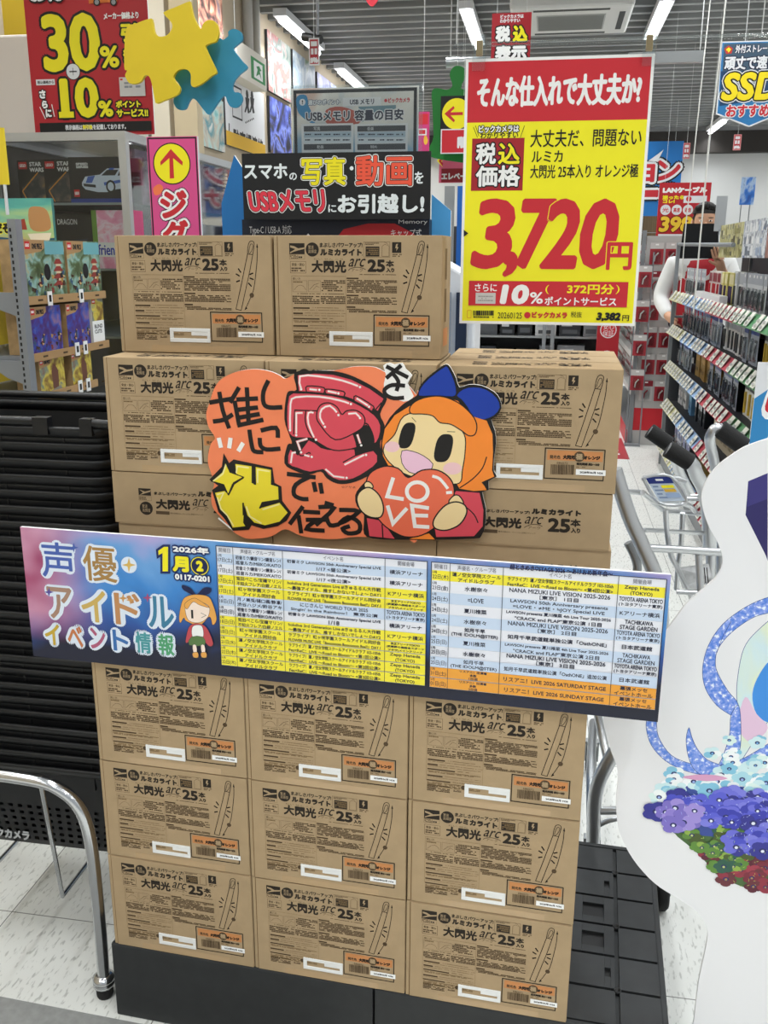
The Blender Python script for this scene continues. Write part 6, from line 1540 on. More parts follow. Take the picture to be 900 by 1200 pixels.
for li, (z, rise) in enumerate(LEV):
    m = MB(); m.box(-0.235, 0.18, GY0 - GL.y, GY1 - GL.y, z - 0.02, z, DKG); m.build('shelf', gon)
    m = MB()
    for y1, y0, cn in SEG:
        a0, a1 = y0 - GL.y, y1 - GL.y
        p = [(-0.285, a0, z - 0.035), (-0.28, a0, z - 0.04), (-0.28, a1, z - 0.04), (-0.285, a1, z - 0.035), (-0.24, a0, z + 0.02), (-0.235, a0, z + 0.016), (-0.235, a1, z + 0.016), (-0.24, a1, z + 0.02)]
        m.hexa(p, RC[cn])
    rail = m.build('price_rail', gon)
    y = GY1 - 0.1
    rr_ = random.Random(li)
    while y > GY0 + 0.15:
        m = MB(); cy_ = y - GL.y
        m.hexa([(-0.289, cy_ - 0.03, z - 0.028), (-0.287, cy_ - 0.03, z - 0.030), (-0.287, cy_ + 0.03, z - 0.030), (-0.289, cy_ + 0.03, z - 0.028), (-0.252, cy_ - 0.03, z + 0.028), (-0.250, cy_ - 0.03, z + 0.026), (-0.250, cy_ + 0.03, z + 0.026), (-0.252, cy_ + 0.03, z + 0.028)], CARDW)
        for q in range(2): m.hexa([(-0.2885 + q * 0.012, cy_ - 0.02, z - 0.018 + q * 0.018), (-0.2883 + q * 0.012, cy_ - 0.02, z - 0.019 + q * 0.018), (-0.2883 + q * 0.012, cy_ + 0.02, z - 0.019 + q * 0.018), (-0.2885 + q * 0.012, cy_ + 0.02, z - 0.018 + q * 0.018),
                                     (-0.2815 + q * 0.012, cy_ - 0.02, z - 0.008 + q * 0.018), (-0.2813 + q * 0.012, cy_ - 0.02, z - 0.009 + q * 0.018), (-0.2813 + q * 0.012, cy_ + 0.02, z - 0.009 + q * 0.018), (-0.2815 + q * 0.012, cy_ + 0.02, z - 0.008 + q * 0.018)], mat('#a9aba6', 0.5))
        m.build('price_card', rail)
        y -= rr_.choice((0.105, 0.11, 0.12, 0.18))
for x in (-0.24,):
    m = MB(); m.box(-0.262, -0.238, GY1 - GL.y - 0.02, GY1 - GL.y + 0.01, 0, 1.56, GREYM); m.build('end_post', gon)
    m = MB(); m.tube([(-0.25, GY1 - GL.y, 1.55), (-0.25, 4.9 - GL.y, 1.525)], 0.011, GREYM, 8); m.build('top_bar', gon)
    m = MB(); m.tube([(-0.25, GY1 - GL.y, 1.06), (0.18, GY1 - GL.y, 1.06)], 0.009, GREYM, 8); m.build('end_bar', gon)
# packets: one of each kind, then copies
def packet(kind):
    m = MB(); w_, d_, h_, cols, style = kind
    face = mat(cols[0], 0.4); acc = mat(cols[1], 0.35); drk = mat(cols[2], 0.35)
    # local x runs along the shelf, -y is the face
    if style == 'hang':
        m.box(-w_ / 2, w_ / 2, 0, 0.002, 0, h_, face)
        m.box(-w_ / 2, w_ / 2, -0.0012, 0, h_ * 0.72, h_, drk)
        m.box(-w_ * 0.12, w_ * 0.12, -0.0016, -0.0012, h_ * 0.88, h_ * 0.95, WHITE)
        m.hexa([(-w_ * 0.30, -0.014, h_ * 0.10), (w_ * 0.30, -0.014, h_ * 0.10), (w_ * 0.30, 0, h_ * 0.08), (-w_ * 0.30, 0, h_ * 0.08), (-w_ * 0.30, -0.014, h_ * 0.58), (w_ * 0.30, -0.014, h_ * 0.58), (w_ * 0.30, 0, h_ * 0.62), (-w_ * 0.30, 0, h_ * 0.62)], ACRYL)
        m.tube([(-w_ * 0.15, -0.007, h_ * 0.14), (-w_ * 0.1, -0.007, h_ * 0.38), (w_ * 0.12, -0.007, h_ * 0.54)], w_ * 0.06, acc, 6)
    elif style == 'stick':
        m.box(-w_ / 2, w_ / 2, 0, d_, 0, h_, face)
        m.box(-w_ / 2 + 0.004, w_ / 2 - 0.004, -0.0012, 0, h_ * 0.66, h_ * 0.95, drk)
        m.tube([(0, -0.003, h_ * 0.08), (0, -0.003, h_ * 0.6)], w_ * 0.09, acc, 6)
        for k in range(3): m.box(-w_ * 0.4, -w_ * 0.2, -0.001, 0, h_ * (0.15 + 0.13 * k), h_ * (0.2 + 0.13 * k), drk)
    else:
        m.box(-w_ / 2, w_ / 2, 0, d_, 0, h_, face)
        m.box(-w_ * 0.42, w_ * 0.42, -0.0012, 0, h_ * 0.55, h_ * 0.9, acc)
        m.box(-w_ * 0.42, w_ * 0.1, -0.0012, 0, h_ * 0.2, h_ * 0.32, drk)
    return m
KINDS = {
    'silver': (0.085, 0.05, 0.18, ('#d0d4d8', '#7a7d82', '#a9afb8'), 'hang'), 'slate': (0.085, 0.05, 0.19, ('#aab0bc', '#5a6070', '#6a7aa8'), 'hang'),
    'bluecard': (0.08, 0.05, 0.19, ('#aab2c0', '#d9dce0', '#2f4a9a'), 'hang'), 'whitecard': (0.08, 0.05, 0.18, ('#dcdedd', '#4a4d50', '#b0b6be'), 'stick'),
    'dotted': (0.09, 0.05, 0.19, ('#e2e0d6', '#c9a83a', '#3a4048'), 'stick'), 'redcard': (0.085, 0.04, 0.17, ('#d8d0cc', '#b52a34', '#8a2030'), 'stick'),
    'yellowcard': (0.08, 0.04, 0.17, ('#d9cf7a', '#4a3a6a', '#e9e0b0'), 'stick'), 'goldbox': (0.12, 0.12, 0.18, ('#9a7a42', '#b8965a', '#6a5028'), 'box'),
    'creambox': (0.11, 0.2, 0.17, ('#b5ab92', '#c9c0a8', '#8a7f66'), 'box'), 'bluebox': (0.06, 0.14, 0.16, ('#5f8fb8', '#7fb0d0', '#2f5a8a'), 'box'),
    'blackbox': (0.06, 0.14, 0.16, ('#22262c', '#d9dde2', '#8a8f96'), 'box'), 'redbox': (0.09, 0.14, 0.15, ('#a8202c', '#c93a44', '#e9d0d0'), 'box'), 'goldflat': (0.2, 0.22, 0.06, ('#a88a3a', '#c9ac5a', '#6a5420'), 'box'),
    'whitebox': (0.07, 0.14, 0.17, ('#cfd0d2', '#8a8f98', '#4a5060'), 'box'),
}
KNAME = {'silver': 'silver cable packet', 'slate': 'slate grey cable packet', 'bluecard': 'blue-topped cable packet', 'whitecard': 'white adaptor packet', 'dotted': 'white and yellow stick packet', 'redcard': 'red-topped packet',
         'yellowcard': 'pale yellow packet', 'goldbox': 'golden brown carton', 'creambox': 'cream carton', 'bluebox': 'light blue box', 'blackbox': 'black and white box', 'redbox': 'red box', 'goldflat': 'flat gold box', 'whitebox': 'pale grey box'}
SHN = ['top', 'second', 'third', 'fourth', 'bottom']
PROTO = {}; CNT = {}
def put_packet(kind, x, y, z, rz, shelf, where='right aisle gondola', grp=None):
    key = (kind, shelf, where); CNT[key] = CNT.get(key, 0) + 1
    if kind not in PROTO:
        o = packet(KINDS[kind]).build('packet' if KINDS[kind][4] != 'box' else 'product_box'); PROTO[kind] = o
    else:
        o = PROTO[kind].copy(); COL.objects.link(o)
    o.location = (x, y, z); o.rotation_euler = (0, 0, rz)
    n = CNT[key] - 1
    tag(o, '%s, %s from far end, %s shelf, %s' % (KNAME[kind], ORD[n] if n < 30 else 'one', shelf, where), 'packet' if KINDS[kind][4] != 'box' else 'box', grp or 'packets on %s' % where)
    return o
RZR = math.radians(-90)
ROWS = [
    (0, [(6.85, 6.05, 'silver', 0.095), (6.02, 5.7, 'redcard', 0.10), (5.68, 5.25, 'yellowcard', 0.10), (5.22, 4.95, 'whitecard', 0.1), (4.9, 4.35, 'silver', 0.1), (4.3, 3.85, 'dotted', 0.11)]),
    (1, [(6.85, 5.75, 'slate', 0.092), (5.7, 5.4, 'bluecard', 0.09), (5.35, 4.75, 'whitecard', 0.09), (4.7, 4.45, 'bluecard', 0.09), (4.4, 3.85, 'dotted', 0.10)]),
    (2, [(6.85, 6.35, 'bluecard', 0.085), (6.2, 5.8, 'goldbox', 0.13), (5.55, 4.75, 'slate', 0.092), (4.65, 3.85, 'dotted', 0.095)]),
    (3, [(6.85, 6.5, 'whitebox', 0.09), (6.4, 6.25, 'bluebox', 0.09), (6.1, 5.75, 'blackbox', 0.09), (5.4, 4.75, 'creambox', 0.115), (4.6, 4.45, 'bluebox', 0.09), (4.35, 3.9, 'redbox', 0.10)]),
    (4, [(6.8, 6.1, 'slate', 0.1), (5.9, 4.9, 'goldflat', 0.21), (4.8, 4.3, 'whitebox', 0.1)]),
]
for li, runs in ROWS:
    z = LEV[li][0] if li < 4 else 0.12
    for y1, y0, kd, st_ in runs:
        y = y1
        while y > y0:
            h_ = KINDS[kd][2]
            hang_ = KINDS[kd][4] == 'hang'
            put_packet(kd, GX + 0.06 + rnd.uniform(0, 0.015) + (0.0 if hang_ else 0.02), y, z + 0.001, RZR + rnd.uniform(-0.05, 0.05), SHN[li])
            if kd == 'goldflat':
                put_packet(kd, GX + 0.06, y, z + 0.0615, RZR, SHN[li] + ' (upper layer)')
            y -= st_
m = MB()  # tray under the red-topped packets
m.box(-0.24, -0.20, 5.2 - GL.y, 6.05 - GL.y, 1.22, 1.27, mat('#e9e9ea', 0.4)); m.box(-0.242, -0.24, 5.2 - GL.y, 6.05 - GL.y, 1.22, 1.236, RED)
m.build('white_tray', gon)
# header bins above the top shelf
BIN = [(5.46, 4.84, pict('yellow_packet_print', ['#7a7448', '#b8b070', '#d0cc9a', '#5a5a48', '#c9cbb8'], 12, 3), 'yellowish clear header bin of small packets, far end of the right gondola top'),
       (4.82, 4.33, pict('pale_packet_print', ['#7a828c', '#c9cfd6', '#e6eaee', '#8a8fa0', '#5f7fb0'], 12, 5), 'pale grey clear header bin of packets, middle of the right gondola top'),
       (4.31, 3.78, pict('brown_photo_print', ['#6a3a34', '#9a6a5f', '#b88f84', '#5a2a28', '#d9c8c0'], 7, 8), 'brown printed header bin, nearest end of the right gondola top')]
rb0 = random.Random(9)
for y1, y0, mm, lb in BIN:
    o = thing('header_bin', lb, 'bin', (GX + 0.03, (y0 + y1) / 2, 1.465), 0)
    hl = (y1 - y0) / 2
    m = MB(); m.box(0.0, 0.2, -hl, hl, 0, 0.012, GREYM); m.box(0.19, 0.2, -hl, hl, 0.012, 0.16, GREYM); m.build('tray', o)
    m = MB(); m.box(-0.004, 0.0, -hl, hl, 0.0, 0.165, mm)
    pal_ = {'y': ('#c9c48a', '#8f8a50', '#dcd8b0', '#5a5640'), 'p': ('#d9dde2', '#9fb0c8', '#eef0f2', '#6a7482'), 'b': ('#a8746a', '#6a3832', '#c9a89e', '#d9ccc6')}[lb[0]]
    for k in range(int(hl * 2 / 0.06)):
        for q in range(3):
            y_ = -hl + 0.006 + k * 0.06
            m.box(-0.0048, -0.004, y_, y_ + rb0.uniform(0.025, 0.052), 0.01 + q * 0.052, 0.01 + q * 0.052 + rb0.uniform(0.02, 0.045), mat(rb0.choice(pal_), 0.3))
    m.build('printed_front', o)
    m = MB()
    for k in range(int(hl * 2 / 0.12)): m.box(0.02, 0.12, -hl + 0.02 + k * 0.12, -hl + 0.12 + k * 0.12, 0.012, 0.10 + 0.05 * ((k * 7) % 3) / 2, mat(('#c9ccd0', '#8a8f96', '#d9d0a8')[k % 3], 0.4))
    m.build('contents', o)
    for yy in (-hl + 0.03, hl - 0.03):
        m = MB(); m.box(0.155, 0.17, yy - 0.01, yy + 0.01, 1.215 - 1.465, 0.0, GREYM); m.build('bracket', o)
# end sign of the near end
def endsign(a):
    upoly(a, [(0.0, 0.35), (0.5, 0.2), (1, 0.15), (1, 1), (0, 1)], mat('#2f86c0', 0.45)); upoly(a, [(0.35, 1), (0.5, 0.5), (0.9, 0.3), (0.75, 0.6), (0.7, 1)], WHITE); upoly(a, [(0.2, 0.45), (0.45, 0.1), (0.65, 0.12), (0.6, 0.4), (0.4, 0.55)], WHITE, 3); upoly(a, [(0.28, 0.42), (0.46, 0.16), (0.58, 0.18), (0.52, 0.38), (0.4, 0.48)], SRED, 3)
er, eo, ew, eh = board('end_sign', 'blue, white and red upright sign at the near end of the right gondola', 'sign', [(884, 425), (930, 425), (930, 545), (880, 545)], (0, 3.70, 0), 0, 0.01, OFFWHITE, draw=endsign)
m = MB(); m.box(-0.01, 0.01, 0.011, 0.03, -eo.z, eh * 0.8, GREYM); m.box(-0.08, 0.08, 0.011, 0.045, -eo.z, -eo.z + 0.02, GREYM); m.build('stand', er)
# small upright cards over the gondola
r_, og, w2, h = board('shelf_card', 'plain grey card standing upright on top of the right gondola', 'card', [(842, 235), (856, 224), (847, 270), (834, 272)], (0, 6.3, 0), 0, 0.003, mat('#a9acae', 0.5), part='card_sheet')
m = MB(); m.tube([(0, 0.002, 1.6 - og.z), (0, 0.002, 0.01)], 0.004, GREYM, 6); m.build('stem', r_)
BLUP = pict('blue_flag_print', ['#2a5ab0', '#3f7fd8', '#bcd4f0', '#2f4f90'], 9, 4)
r_, og, w2, h = board('shelf_flag', 'blue and white printed flag on wire legs above the right gondola', 'flag', [(868, 211), (886, 204), (884, 237), (867, 243)], (0, 5.6, 0), 0, 0.003, BLUP, part='flag_sheet')
m = MB()
for sx in (-0.7, 0.5): m.tube([(sx * w2, 0.003, 1.5 - og.z), (sx * w2, 0.003, 0.02)], 0.003, GREYM, 6)
m.build('wire_legs', r_)

# ------------------------------------------------------------------ red-packet gondola further down the aisle
g2 = thing('shelf_gondola', 'further gondola of red cable packets left of the shop worker', 'gondola', (0.93, 8.9, 0), 0)
m = MB(); m.box(0.20, 0.24, -1.25, 1.6, 0, 1.62, mat('#8a8d8f', 0.6)); m.build('back_panel', g2)
m = MB(); m.box(-0.25, 0.2, -1.25, 1.6, 0, 0.10, GREYM); m.build('plinth', g2)
m = MB(); m.box(-0.256, -0.25, -1.25, 1.6, 0.0, 0.12, SRED); m.build('base_fascia', g2)
for z in (1.40, 1.17, 0.93, 0.70, 0.42):
    m = MB(); m.box(-0.22, 0.2, -1.25, 1.6, z - 0.015, z, RAILW); m.build('shelf', g2)
    m = MB(); m.box(-0.236, -0.221, -1.25, 1.6, z - 0.035, z + 0.012, RAILW); m.build('price_rail', g2)
m = MB(); m.box(-0.245, -0.215, -1.28, -1.25, 0, 1.66, GREYM); m.build('end_post', g2)
KINDS['redpack'] = (0.10, 0.03, 0.16, ('#a8323c', '#d9d5d2', '#c9c6c4'), 'hang'); KNAME['redpack'] = 'red and white cable packet'
KINDS['palepack'] = (0.10, 0.03, 0.16, ('#c9c4c2', '#b52a34', '#8f2a34'), 'hang'); KNAME['palepack'] = 'pale cable packet with red label'
for li, z in enumerate((1.40, 1.17, 0.93, 0.70, 0.42)):
    y = 10.3
    k = 0
    while y > 7.7:
        put_packet('redpack' if (k // 3 + li) % 3 else 'palepack', 0.93 - 0.20 + 0.03, y, z + 0.002, RZR, SHN[li], 'red-packet gondola')
        y -= 0.125; k += 1
m = MB(); m.box(-0.21, 0.24, -1.262, -1.25, 0, 1.62, mat('#b5b4b2', 0.5, name='pale_end_panel')); m.box(-0.21, 0.24, -1.2635, -1.262, 0.12, 0.30, SRED); m.build('end_panel', g2)
for k, xx in enumerate((0.80, 0.915, 1.03)):
    for q, zz in enumerate((0.36, 0.57, 0.78, 0.99, 1.20, 1.41)):
        o = PROTO['redpack' if (k + q) % 4 else 'palepack'].copy(); COL.objects.link(o); o.location = (xx, 7.632, zz); o.rotation_euler = (0, 0, 0)
        tag(o, 'cable packet on the further gondola end panel, column %s, %s from floor' % (ORD[k], ORD[q]), 'packet', 'packets on the further gondola end panel')
m = MB()
er_ = thing('end_rack', 'narrow wire rack of red packets on the near end of the further gondola', 'rack', (0.72, 7.56, 0), 0)
m.box(-0.06, -0.05, 0.02, 0.03, 0, 1.5, GREYM); m.box(0.05, 0.06, 0.02, 0.03, 0, 1.5, GREYM); m.box(-0.06, 0.06, 0.0, 0.05, 0, 0.02, GREYM)
for zz in (0.45, 0.72, 0.98, 1.24, 1.48): m.box(-0.06, 0.06, 0.02, 0.026, zz + 0.16, zz + 0.165, GREYM)
m.build('wire_frame', er_)
for k, zz in enumerate((0.45, 0.72, 0.98, 1.24)):
    o = PROTO['redpack'].copy(); COL.objects.link(o); o.location = (0.72, 7.572, zz); o.rotation_euler = (0, 0, 0)
    tag(o, 'red and white packet facing the shopper on the narrow wire rack, %s from the floor' % ORD[k], 'packet', 'packets on the narrow wire rack')

# ------------------------------------------------------------------ back of the shop below the price sign
bg = thing('shelf_gondola', 'far gondola of dark boxed devices seen below the yellow price sign', 'gondola', (-0.1, 9.4, 0), 0)
m = MB(); m.box(-1.3, 0.62, 0.25, 0.30, 0, 1.75, mat('#3a3d40', 0.6)); m.build('back_panel', bg)
m = MB(); m.box(-1.3, 0.62, -0.15, 0.25, 0, 0.12, GREYM); m.build('plinth', bg)
for z in (0.45, 0.72, 0.98, 1.25):
    m = MB(); m.box(-1.3, 0.62, -0.12, 0.25, z - 0.02, z, STEEL); m.build('shelf', bg)
for x in (-0.72, 0.06, 0.14): 
    m = MB(); m.box(x, x + 0.035, -0.17, -0.14, 0, 1.75, GREYM); m.build('post', bg)
rb = random.Random(21); n = 0
for li, z in enumerate((0.45, 0.72, 0.98, 1.25)):
    x = -1.22
    while x < 0.5:
        w_ = rb.choice((0.14, 0.2, 0.26)); h_ = rb.uniform(0.12, 0.2)
        cc = rb.choice(('#1c1e22', '#2a2d33', '#4a4d52', '#7a7d80', '#20303a', '#c9cacb'))
        o = thing('device_box', '%s boxed device, %s from the left on the %s shelf of the far gondola' % ('pale' if cc == '#c9cacb' else 'dark', ORD[n], ('lowest', 'second', 'third', 'top')[li]), 'box', (-0.1 + x + w_ / 2, 9.33, z), 0, 'boxed devices on the far gondola')
        m = MB(); m.box(-w_ / 2, w_ / 2, 0, 0.2, 0, h_, mat(cc, 0.3)); m.box(-w_ * 0.4, w_ * 0.1, -0.002, 0, h_ * 0.62, h_ * 0.8, mat('#b9bcbf', 0.3)); m.box(-w_ * 0.35, w_ * 0.35, -0.002, 0, h_ * 0.15, h_ * 0.4, mat('#55585c', 0.2)); m.build('printed_box', o)
        x += w_ + 0.03; n += 1
    n = 0
def redpil(a):
    for k in range(5):
        a.direct = True; c = U(a, 0.5, 0.1 + k * 0.2); a.disc(c[0], c[1], a.w2 * 0.75, OFFWHITE, 20); a.disc(c[0], c[1], a.w2 * 0.66, SRED, 20); a.direct = False
        utext(a, ('高速\n通信', '長さ\n豊富', '安心\n保証', '薄型\n軽量', '簡単\n接続')[k], 0.25, 0.055 + k * 0.2, 0.75, 0.145 + k * 0.2, OFFWHITE, n=4)
rp, ro, rw, rh = board('pillar_sign', 'tall red sign with white ringed lettering standing behind the right carton', 'sign', [(703, 300), (728, 300), (724, 470), (697, 470)], (0, 8.8, 0), 0, 0.02, mat('#a81f2a', 0.45), draw=redpil)
m = MB(); m.box(-rw, rw, -0.1, 0.12, -ro.z, 0.0, mat('#a81f2a', 0.45)); m.build('pillar_base', rp)
fmt = thing('floor_sheet', 'red printed floor sheet lying in the aisle past the cartons', 'sheet', (0.62, 7.4, 0), 0)
m = MB(); m.box(-0.20, 0.04, -0.35, 0.5, 0, 0.002, mat('#a8323a', 0.4)); 
for k in range(4): m.box(-0.15, -0.02, -0.2 + k * 0.15, -0.15 + k * 0.15, 0.002, 0.0024, OFFWHITE)
m.build('sheet', fmt)

# ------------------------------------------------------------------ signs further back
def lan(a):
    a.crop(740, 130, 5.625)
    a.text('LANケーブル', 208, 500, 498, 540, WHITE, bold=0.0045, n=8)
    a.text('迷ったら\nコレ!', 205, 556, 345, 608, YELLOW, bold=0.0025, n=6); a.rect(346, 560, 494, 606, OFFWHITE); a.disc(378, 580, 18, SRED)
    for k in range(3): a.disc(224 + 74 * k, 652, 34, OFFWHITE, 18); a.text(('光', '高速', '通信')[k], 204 + 74 * k, 638, 244 + 74 * k, 668, SRED, bold=0.001, n=4)
    a.text('398', 184, 695, 400, 798, mat('#f0c83a', 0.4), bold=0.007, outs=[(mat('#7a1018', 0.5), 0.008)], n=10, slant=0.1)
    a.rect(176, 812, 420, 842, OFFWHITE)
lr, lo_, lw2, lh = board('hanging_sign', 'red network-cable sign with big yellow 398 behind the shop worker', 'sign', [(775, 213), (832, 215), (829, 290), (766, 290)], (0, 7.9, 0), 0, 0.012, mat('#b8222c', 0.45), draw=lan)
for sx in (-0.8, 0.8): hang(lr, lw2 * sx, lh - 0.01, 3.225 - lo_.z, y=0.006, r=0.0012)
def bigblue(a):
    a.crop(740, 130, 5.625)
    for ch, bx in (('ン', (165, 325, 318, 462)), ('ョ', (20, 350, 150, 470)), ('ナ', (190, 490, 320, 620)), ('ー', (60, 520, 175, 570))): a.text(ch, *bx, mat('#c02a35', 0.45), bold=0.012, outs=[(BLACK, 0.045), (OFFWHITE, 0.026)], n=10)
    a.poly([(110, 330), (180, 280), (212, 255), (170, 335)], OFFWHITE)
br2, bo, bw2, bh = board('hanging_sign', 'big blue sign with red and white slanted lettering far down the aisle', 'sign', [(700, 165), (801, 167), (798, 215), (700, 290)], (0, 12.0, 0), 0, 0.03, mat('#1f6fb5', 0.5), draw=bigblue)
for sx in (-0.8, 0.8): hang(br2, bw2 * sx, bh - 0.01, 3.225 - bo.z, y=0.015, r=0.002)
def ssd(a):
    a.crop(740, 0, 5.625)
    BLN = mat('#1f5f95', 0.5)
    q = [(600, 275), (960, 265), (960, 760), (775, 838), (557, 752)]
    a.poly([(600, 282), (960, 272), (960, 752), (775, 828), (566, 746)], mat('#2f78b0', 0.5)); a.poly([(590, 470), (960, 420), (960, 640), (580, 700)], mat('#1b3f66', 0.5)); a.poly([(610, 290), (960, 280), (960, 460), (600, 470)], mat('#3f5568', 0.5))
    a.poly([(640, 300), (668, 318), (660, 352), (625, 356), (612, 322)], mat('#c0392b', 0.5)); a.text('今', 624, 312, 656, 346, YELLOW, bold=0.002, n=4)
    a.text('外付ストレージ', 688, 296, 930, 344, OFFWHITE, bold=0.001, outs=[(INKB, 0.0025)], n=6)
    a.text('頑丈で速い', 618, 372, 960, 452, OFFWHITE, bold=0.002, outs=[(INKB, 0.004)], n=8)
    a.text('SSD', 600, 480, 990, 658, mat('#f0d81e', 0.45), bold=0.0055, outs=[(OFFWHITE, 0.010), (BLACK, 0.006)], n=12, slant=0.12)
    a.text('おすすめ', 628, 692, 905, 768, SRED, bold=0.002, outs=[(OFFWHITE, 0.004)], n=8)
sb = Art(MB(), (0, 4.5, 0), 0).crop(740, 0, 5.625)
q = [sb.p(*p) for p in [(600, 275), (960, 265), (960, 760), (775, 838), (557, 752)]]
sx0 = sum(p[0] for p in q) / 5; sz0 = min(p[1] for p in q)
sr = thing('hanging_sign', 'blue five-sided hanging sign with big yellow SSD lettering', 'sign', (sx0, 4.5, sz0), 0)
m = MB(); m.prism([(p[0] - sx0, p[1] - sz0) for p in q], 0, 0.006, OFFWHITE)
a = Art(m, (sx0, 4.5, sz0), 0, step=4); ssd(a); m.build('printed_panel', sr)
for x in (-0.03,): hang(sr, x, max(p[1] for p in q) - sz0, 3.225 - sz0, y=0.003, r=0.002)
hang(sr, 0.12, max(p[1] for p in q) - sz0 - 0.01, 3.225 - sz0, y=0.003, r=0.002)
def zei(a):
    utext(a, 'ビックカメラは\nわかりやすい', 0.2, 0.03, 0.8, 0.2, OFFWHITE, n=4, bold=0.001); utext(a, '税', 0.1, 0.26, 0.48, 0.6, WHITE, bold=0.004, outs=[(BLACK, 0.006)]); utext(a, '込', 0.54, 0.26, 0.92, 0.6, YELLOW, bold=0.004, outs=[(BLACK, 0.006)]); utext(a, '表示', 0.1, 0.66, 0.92, 0.98, WHITE, bold=0.004, outs=[(BLACK, 0.006)])
zr, zo, zw, zh = board('hanging_sign', 'small red tax-included sign hanging behind the yellow price sign', 'sign', [(575, 16), (622, 14), (622, 72), (577, 72)], (0, 4.6, 0), 0, 0.005, mat('#a3202a', 0.45), draw=zei)
for sx in (-0.75, 0.75): hang(zr, zw * sx, zh - 0.004, 3.225 - zo.z, y=0.003, r=0.0015)
def tagd(a):
    urect(a, 0.1, 0.05, 0.9, 0.95, mat('#b0303a', 0.5)); urect(a, 0.2, 0.12, 0.8, 0.3, OFFWHITE); urect(a, 0.2, 0.38, 0.45, 0.6, OFFWHITE); urect(a, 0.55, 0.38, 0.8, 0.6, OFFWHITE); utext(a, '5％', 0.1, 0.7, 0.9, 0.92, OFFWHITE, bold=0.004, n=6)
for k, (cs, y, lb) in enumerate((([(362, 45), (374, 44), (374, 76), (362, 77)], 5.2, 'small red and white tag hanging before the long left fluorescent tube'),
                                 ([(801, 168), (809, 167), (808, 186), (800, 186)], 9.0, 'small pink tag hanging above the network-cable sign'),
                                 ([(860, 158), (869, 157), (868, 176), (859, 176)], 8.42, 'small pink tag hanging below the SSD sign near the white back wall'))):
    tr2, to, tw, th_ = board('hanging_tag', lb, 'tag', cs, (0, y, 0), 0, 0.003, OFFWHITE if k == 0 else mat('#d88a8a', 0.5), draw=tagd)
    hang(tr2, 0, th_, 3.225 - to.z, y=0.0015, r=0.0015)
GRN = mat('#1f7a2f', 0.55, name='puzzle_green')
def arrowd(a):
    a.crop(480, 60, 5.45)
    a.disc(300, 400, 100, BLACK, 30); a.disc(300, 400, 93, YELLOW, 30)
    a.poly([(222, 400), (280, 350), (288, 362), (262, 390), (340, 388), (340, 408), (262, 410), (290, 442), (282, 454)], SRED)
    a.rect(200, 498, 470, 652, OFFWHITE); a.rect(207, 505, 460, 645, SRED); a.text('階', 305, 545, 365, 620, OFFWHITE, bold=0.004)
gz = [(507, 105), (524, 105), (530, 100), (527, 88), (530, 80), (536, 77), (544, 80), (545, 90), (541, 100), (546, 105), (600, 105), (600, 185), (508, 185), (508, 160), (507, 130)]
gs = puzzle('green jigsaw piece sign hanging behind the yellow arrow sign, left of the price sign', gz, 5.0, GRN)
ar, ao, aw, ah = board('direction_sign', 'black sign with yellow circle and red left arrow beside the price sign', 'sign', [(516, 112), (570, 112), (570, 178), (516, 178)], (0, 4.9, 0), 0, 0.008, BLACK, draw=arrowd)
hang(ar, 0, ah - 0.005, 3.225 - ao.z, y=0.004)
def elev(a):
    a.crop(480, 60, 5.45); a.rect(203, 750, 460, 835, mat('#8f1f2a', 0.5)); a.text('エレベーター', 203, 775, 440, 820, OFFWHITE, bold=0.002, n=6); a.poly([(175, 700), (205, 660), (210, 740)], YELLOW); a.poly([(185, 700), (208, 672), (214, 690), (200, 702), (214, 716), (210, 735)], SRED)
ev, eo2, ew2, eh2 = board('direction_sign', 'pink elevator sign half hidden by the left edge of the price sign', 'sign', [(513, 180), (565, 180), (565, 214), (516, 214)], (0, 5.3, 0), 0, 0.008, mat('#d8607f', 0.5), draw=elev)
hang(ev, 0, eh2 - 0.005, 3.225 - eo2.z, y=0.004)
def pinkt(a):
    urect(a, 0.05, 0.4, 0.8, 0.56, OFFWHITE); urect(a, 0.2, 0.43, 0.7, 0.53, SRED); urect(a, 0.1, 0.05, 0.9, 0.3, SRED); upoly(a, [(0.6, 0.6), (0.72, 0.56), (0.85, 0.62), (0.9, 0.7), (0.8, 0.78), (0.66, 0.78), (0.58, 0.7)], mat('#e8b53a', 0.5), 2)
pk, po2, pw2, ph2 = board('direction_sign', 'narrow pink sign peeping out right of the memory guide panel', 'sign', [(488, 131), (503, 131), (503, 180), (488, 180)], (0, 4.4, 0), 0, 0.008, mat('#c93a78', 0.5), draw=pinkt)
hang(pk, 0, ph2 - 0.005, 3.225 - po2.z, y=0.004)
# hanging rails, ceiling unit, camera, heart
m = MB(); PT = mat('#a9acad', 0.35, 0.5, name='pale_tube'); 
p0, p1 = onY(523, 74, 5.2), onY(560, 72, 5.2)
hr = thing('banner_tube', 'grey horizontal tube left of the price sign top corner', 'tube', ((p0.x + p1.x) / 2, 5.2, p0.z), 0)
m.tube([(p0.x - hr.location.x, 0, 0), (p1.x - hr.location.x + 0.2, 0, 0)], 0.026, PT, 14); m.build('tube', hr); hang(hr, -0.06, 0.02, 3.225 - p0.z, r=0.003)
p0, p1 = onY(770, 68, 5.6), onY(824, 62, 5.6)
hr = thing('banner_tube', 'grey flat rail right of the price sign top corner', 'tube', ((p0.x + p1.x) / 2, 5.6, p0.z), 0)
m = MB(); m.box(p0.x - hr.location.x - 0.15, p1.x - hr.location.x, -0.02, 0.02, -0.028, 0.028, PT); m.build('rail', hr); hang(hr, 0.10, 0.02, 3.225 - p0.z, r=0.003)
ac = thing('ceiling_air_unit', 'white square air conditioning cassette set in the ceiling slats', 'air conditioner', (0.06, 7.55, 3.10), 0)
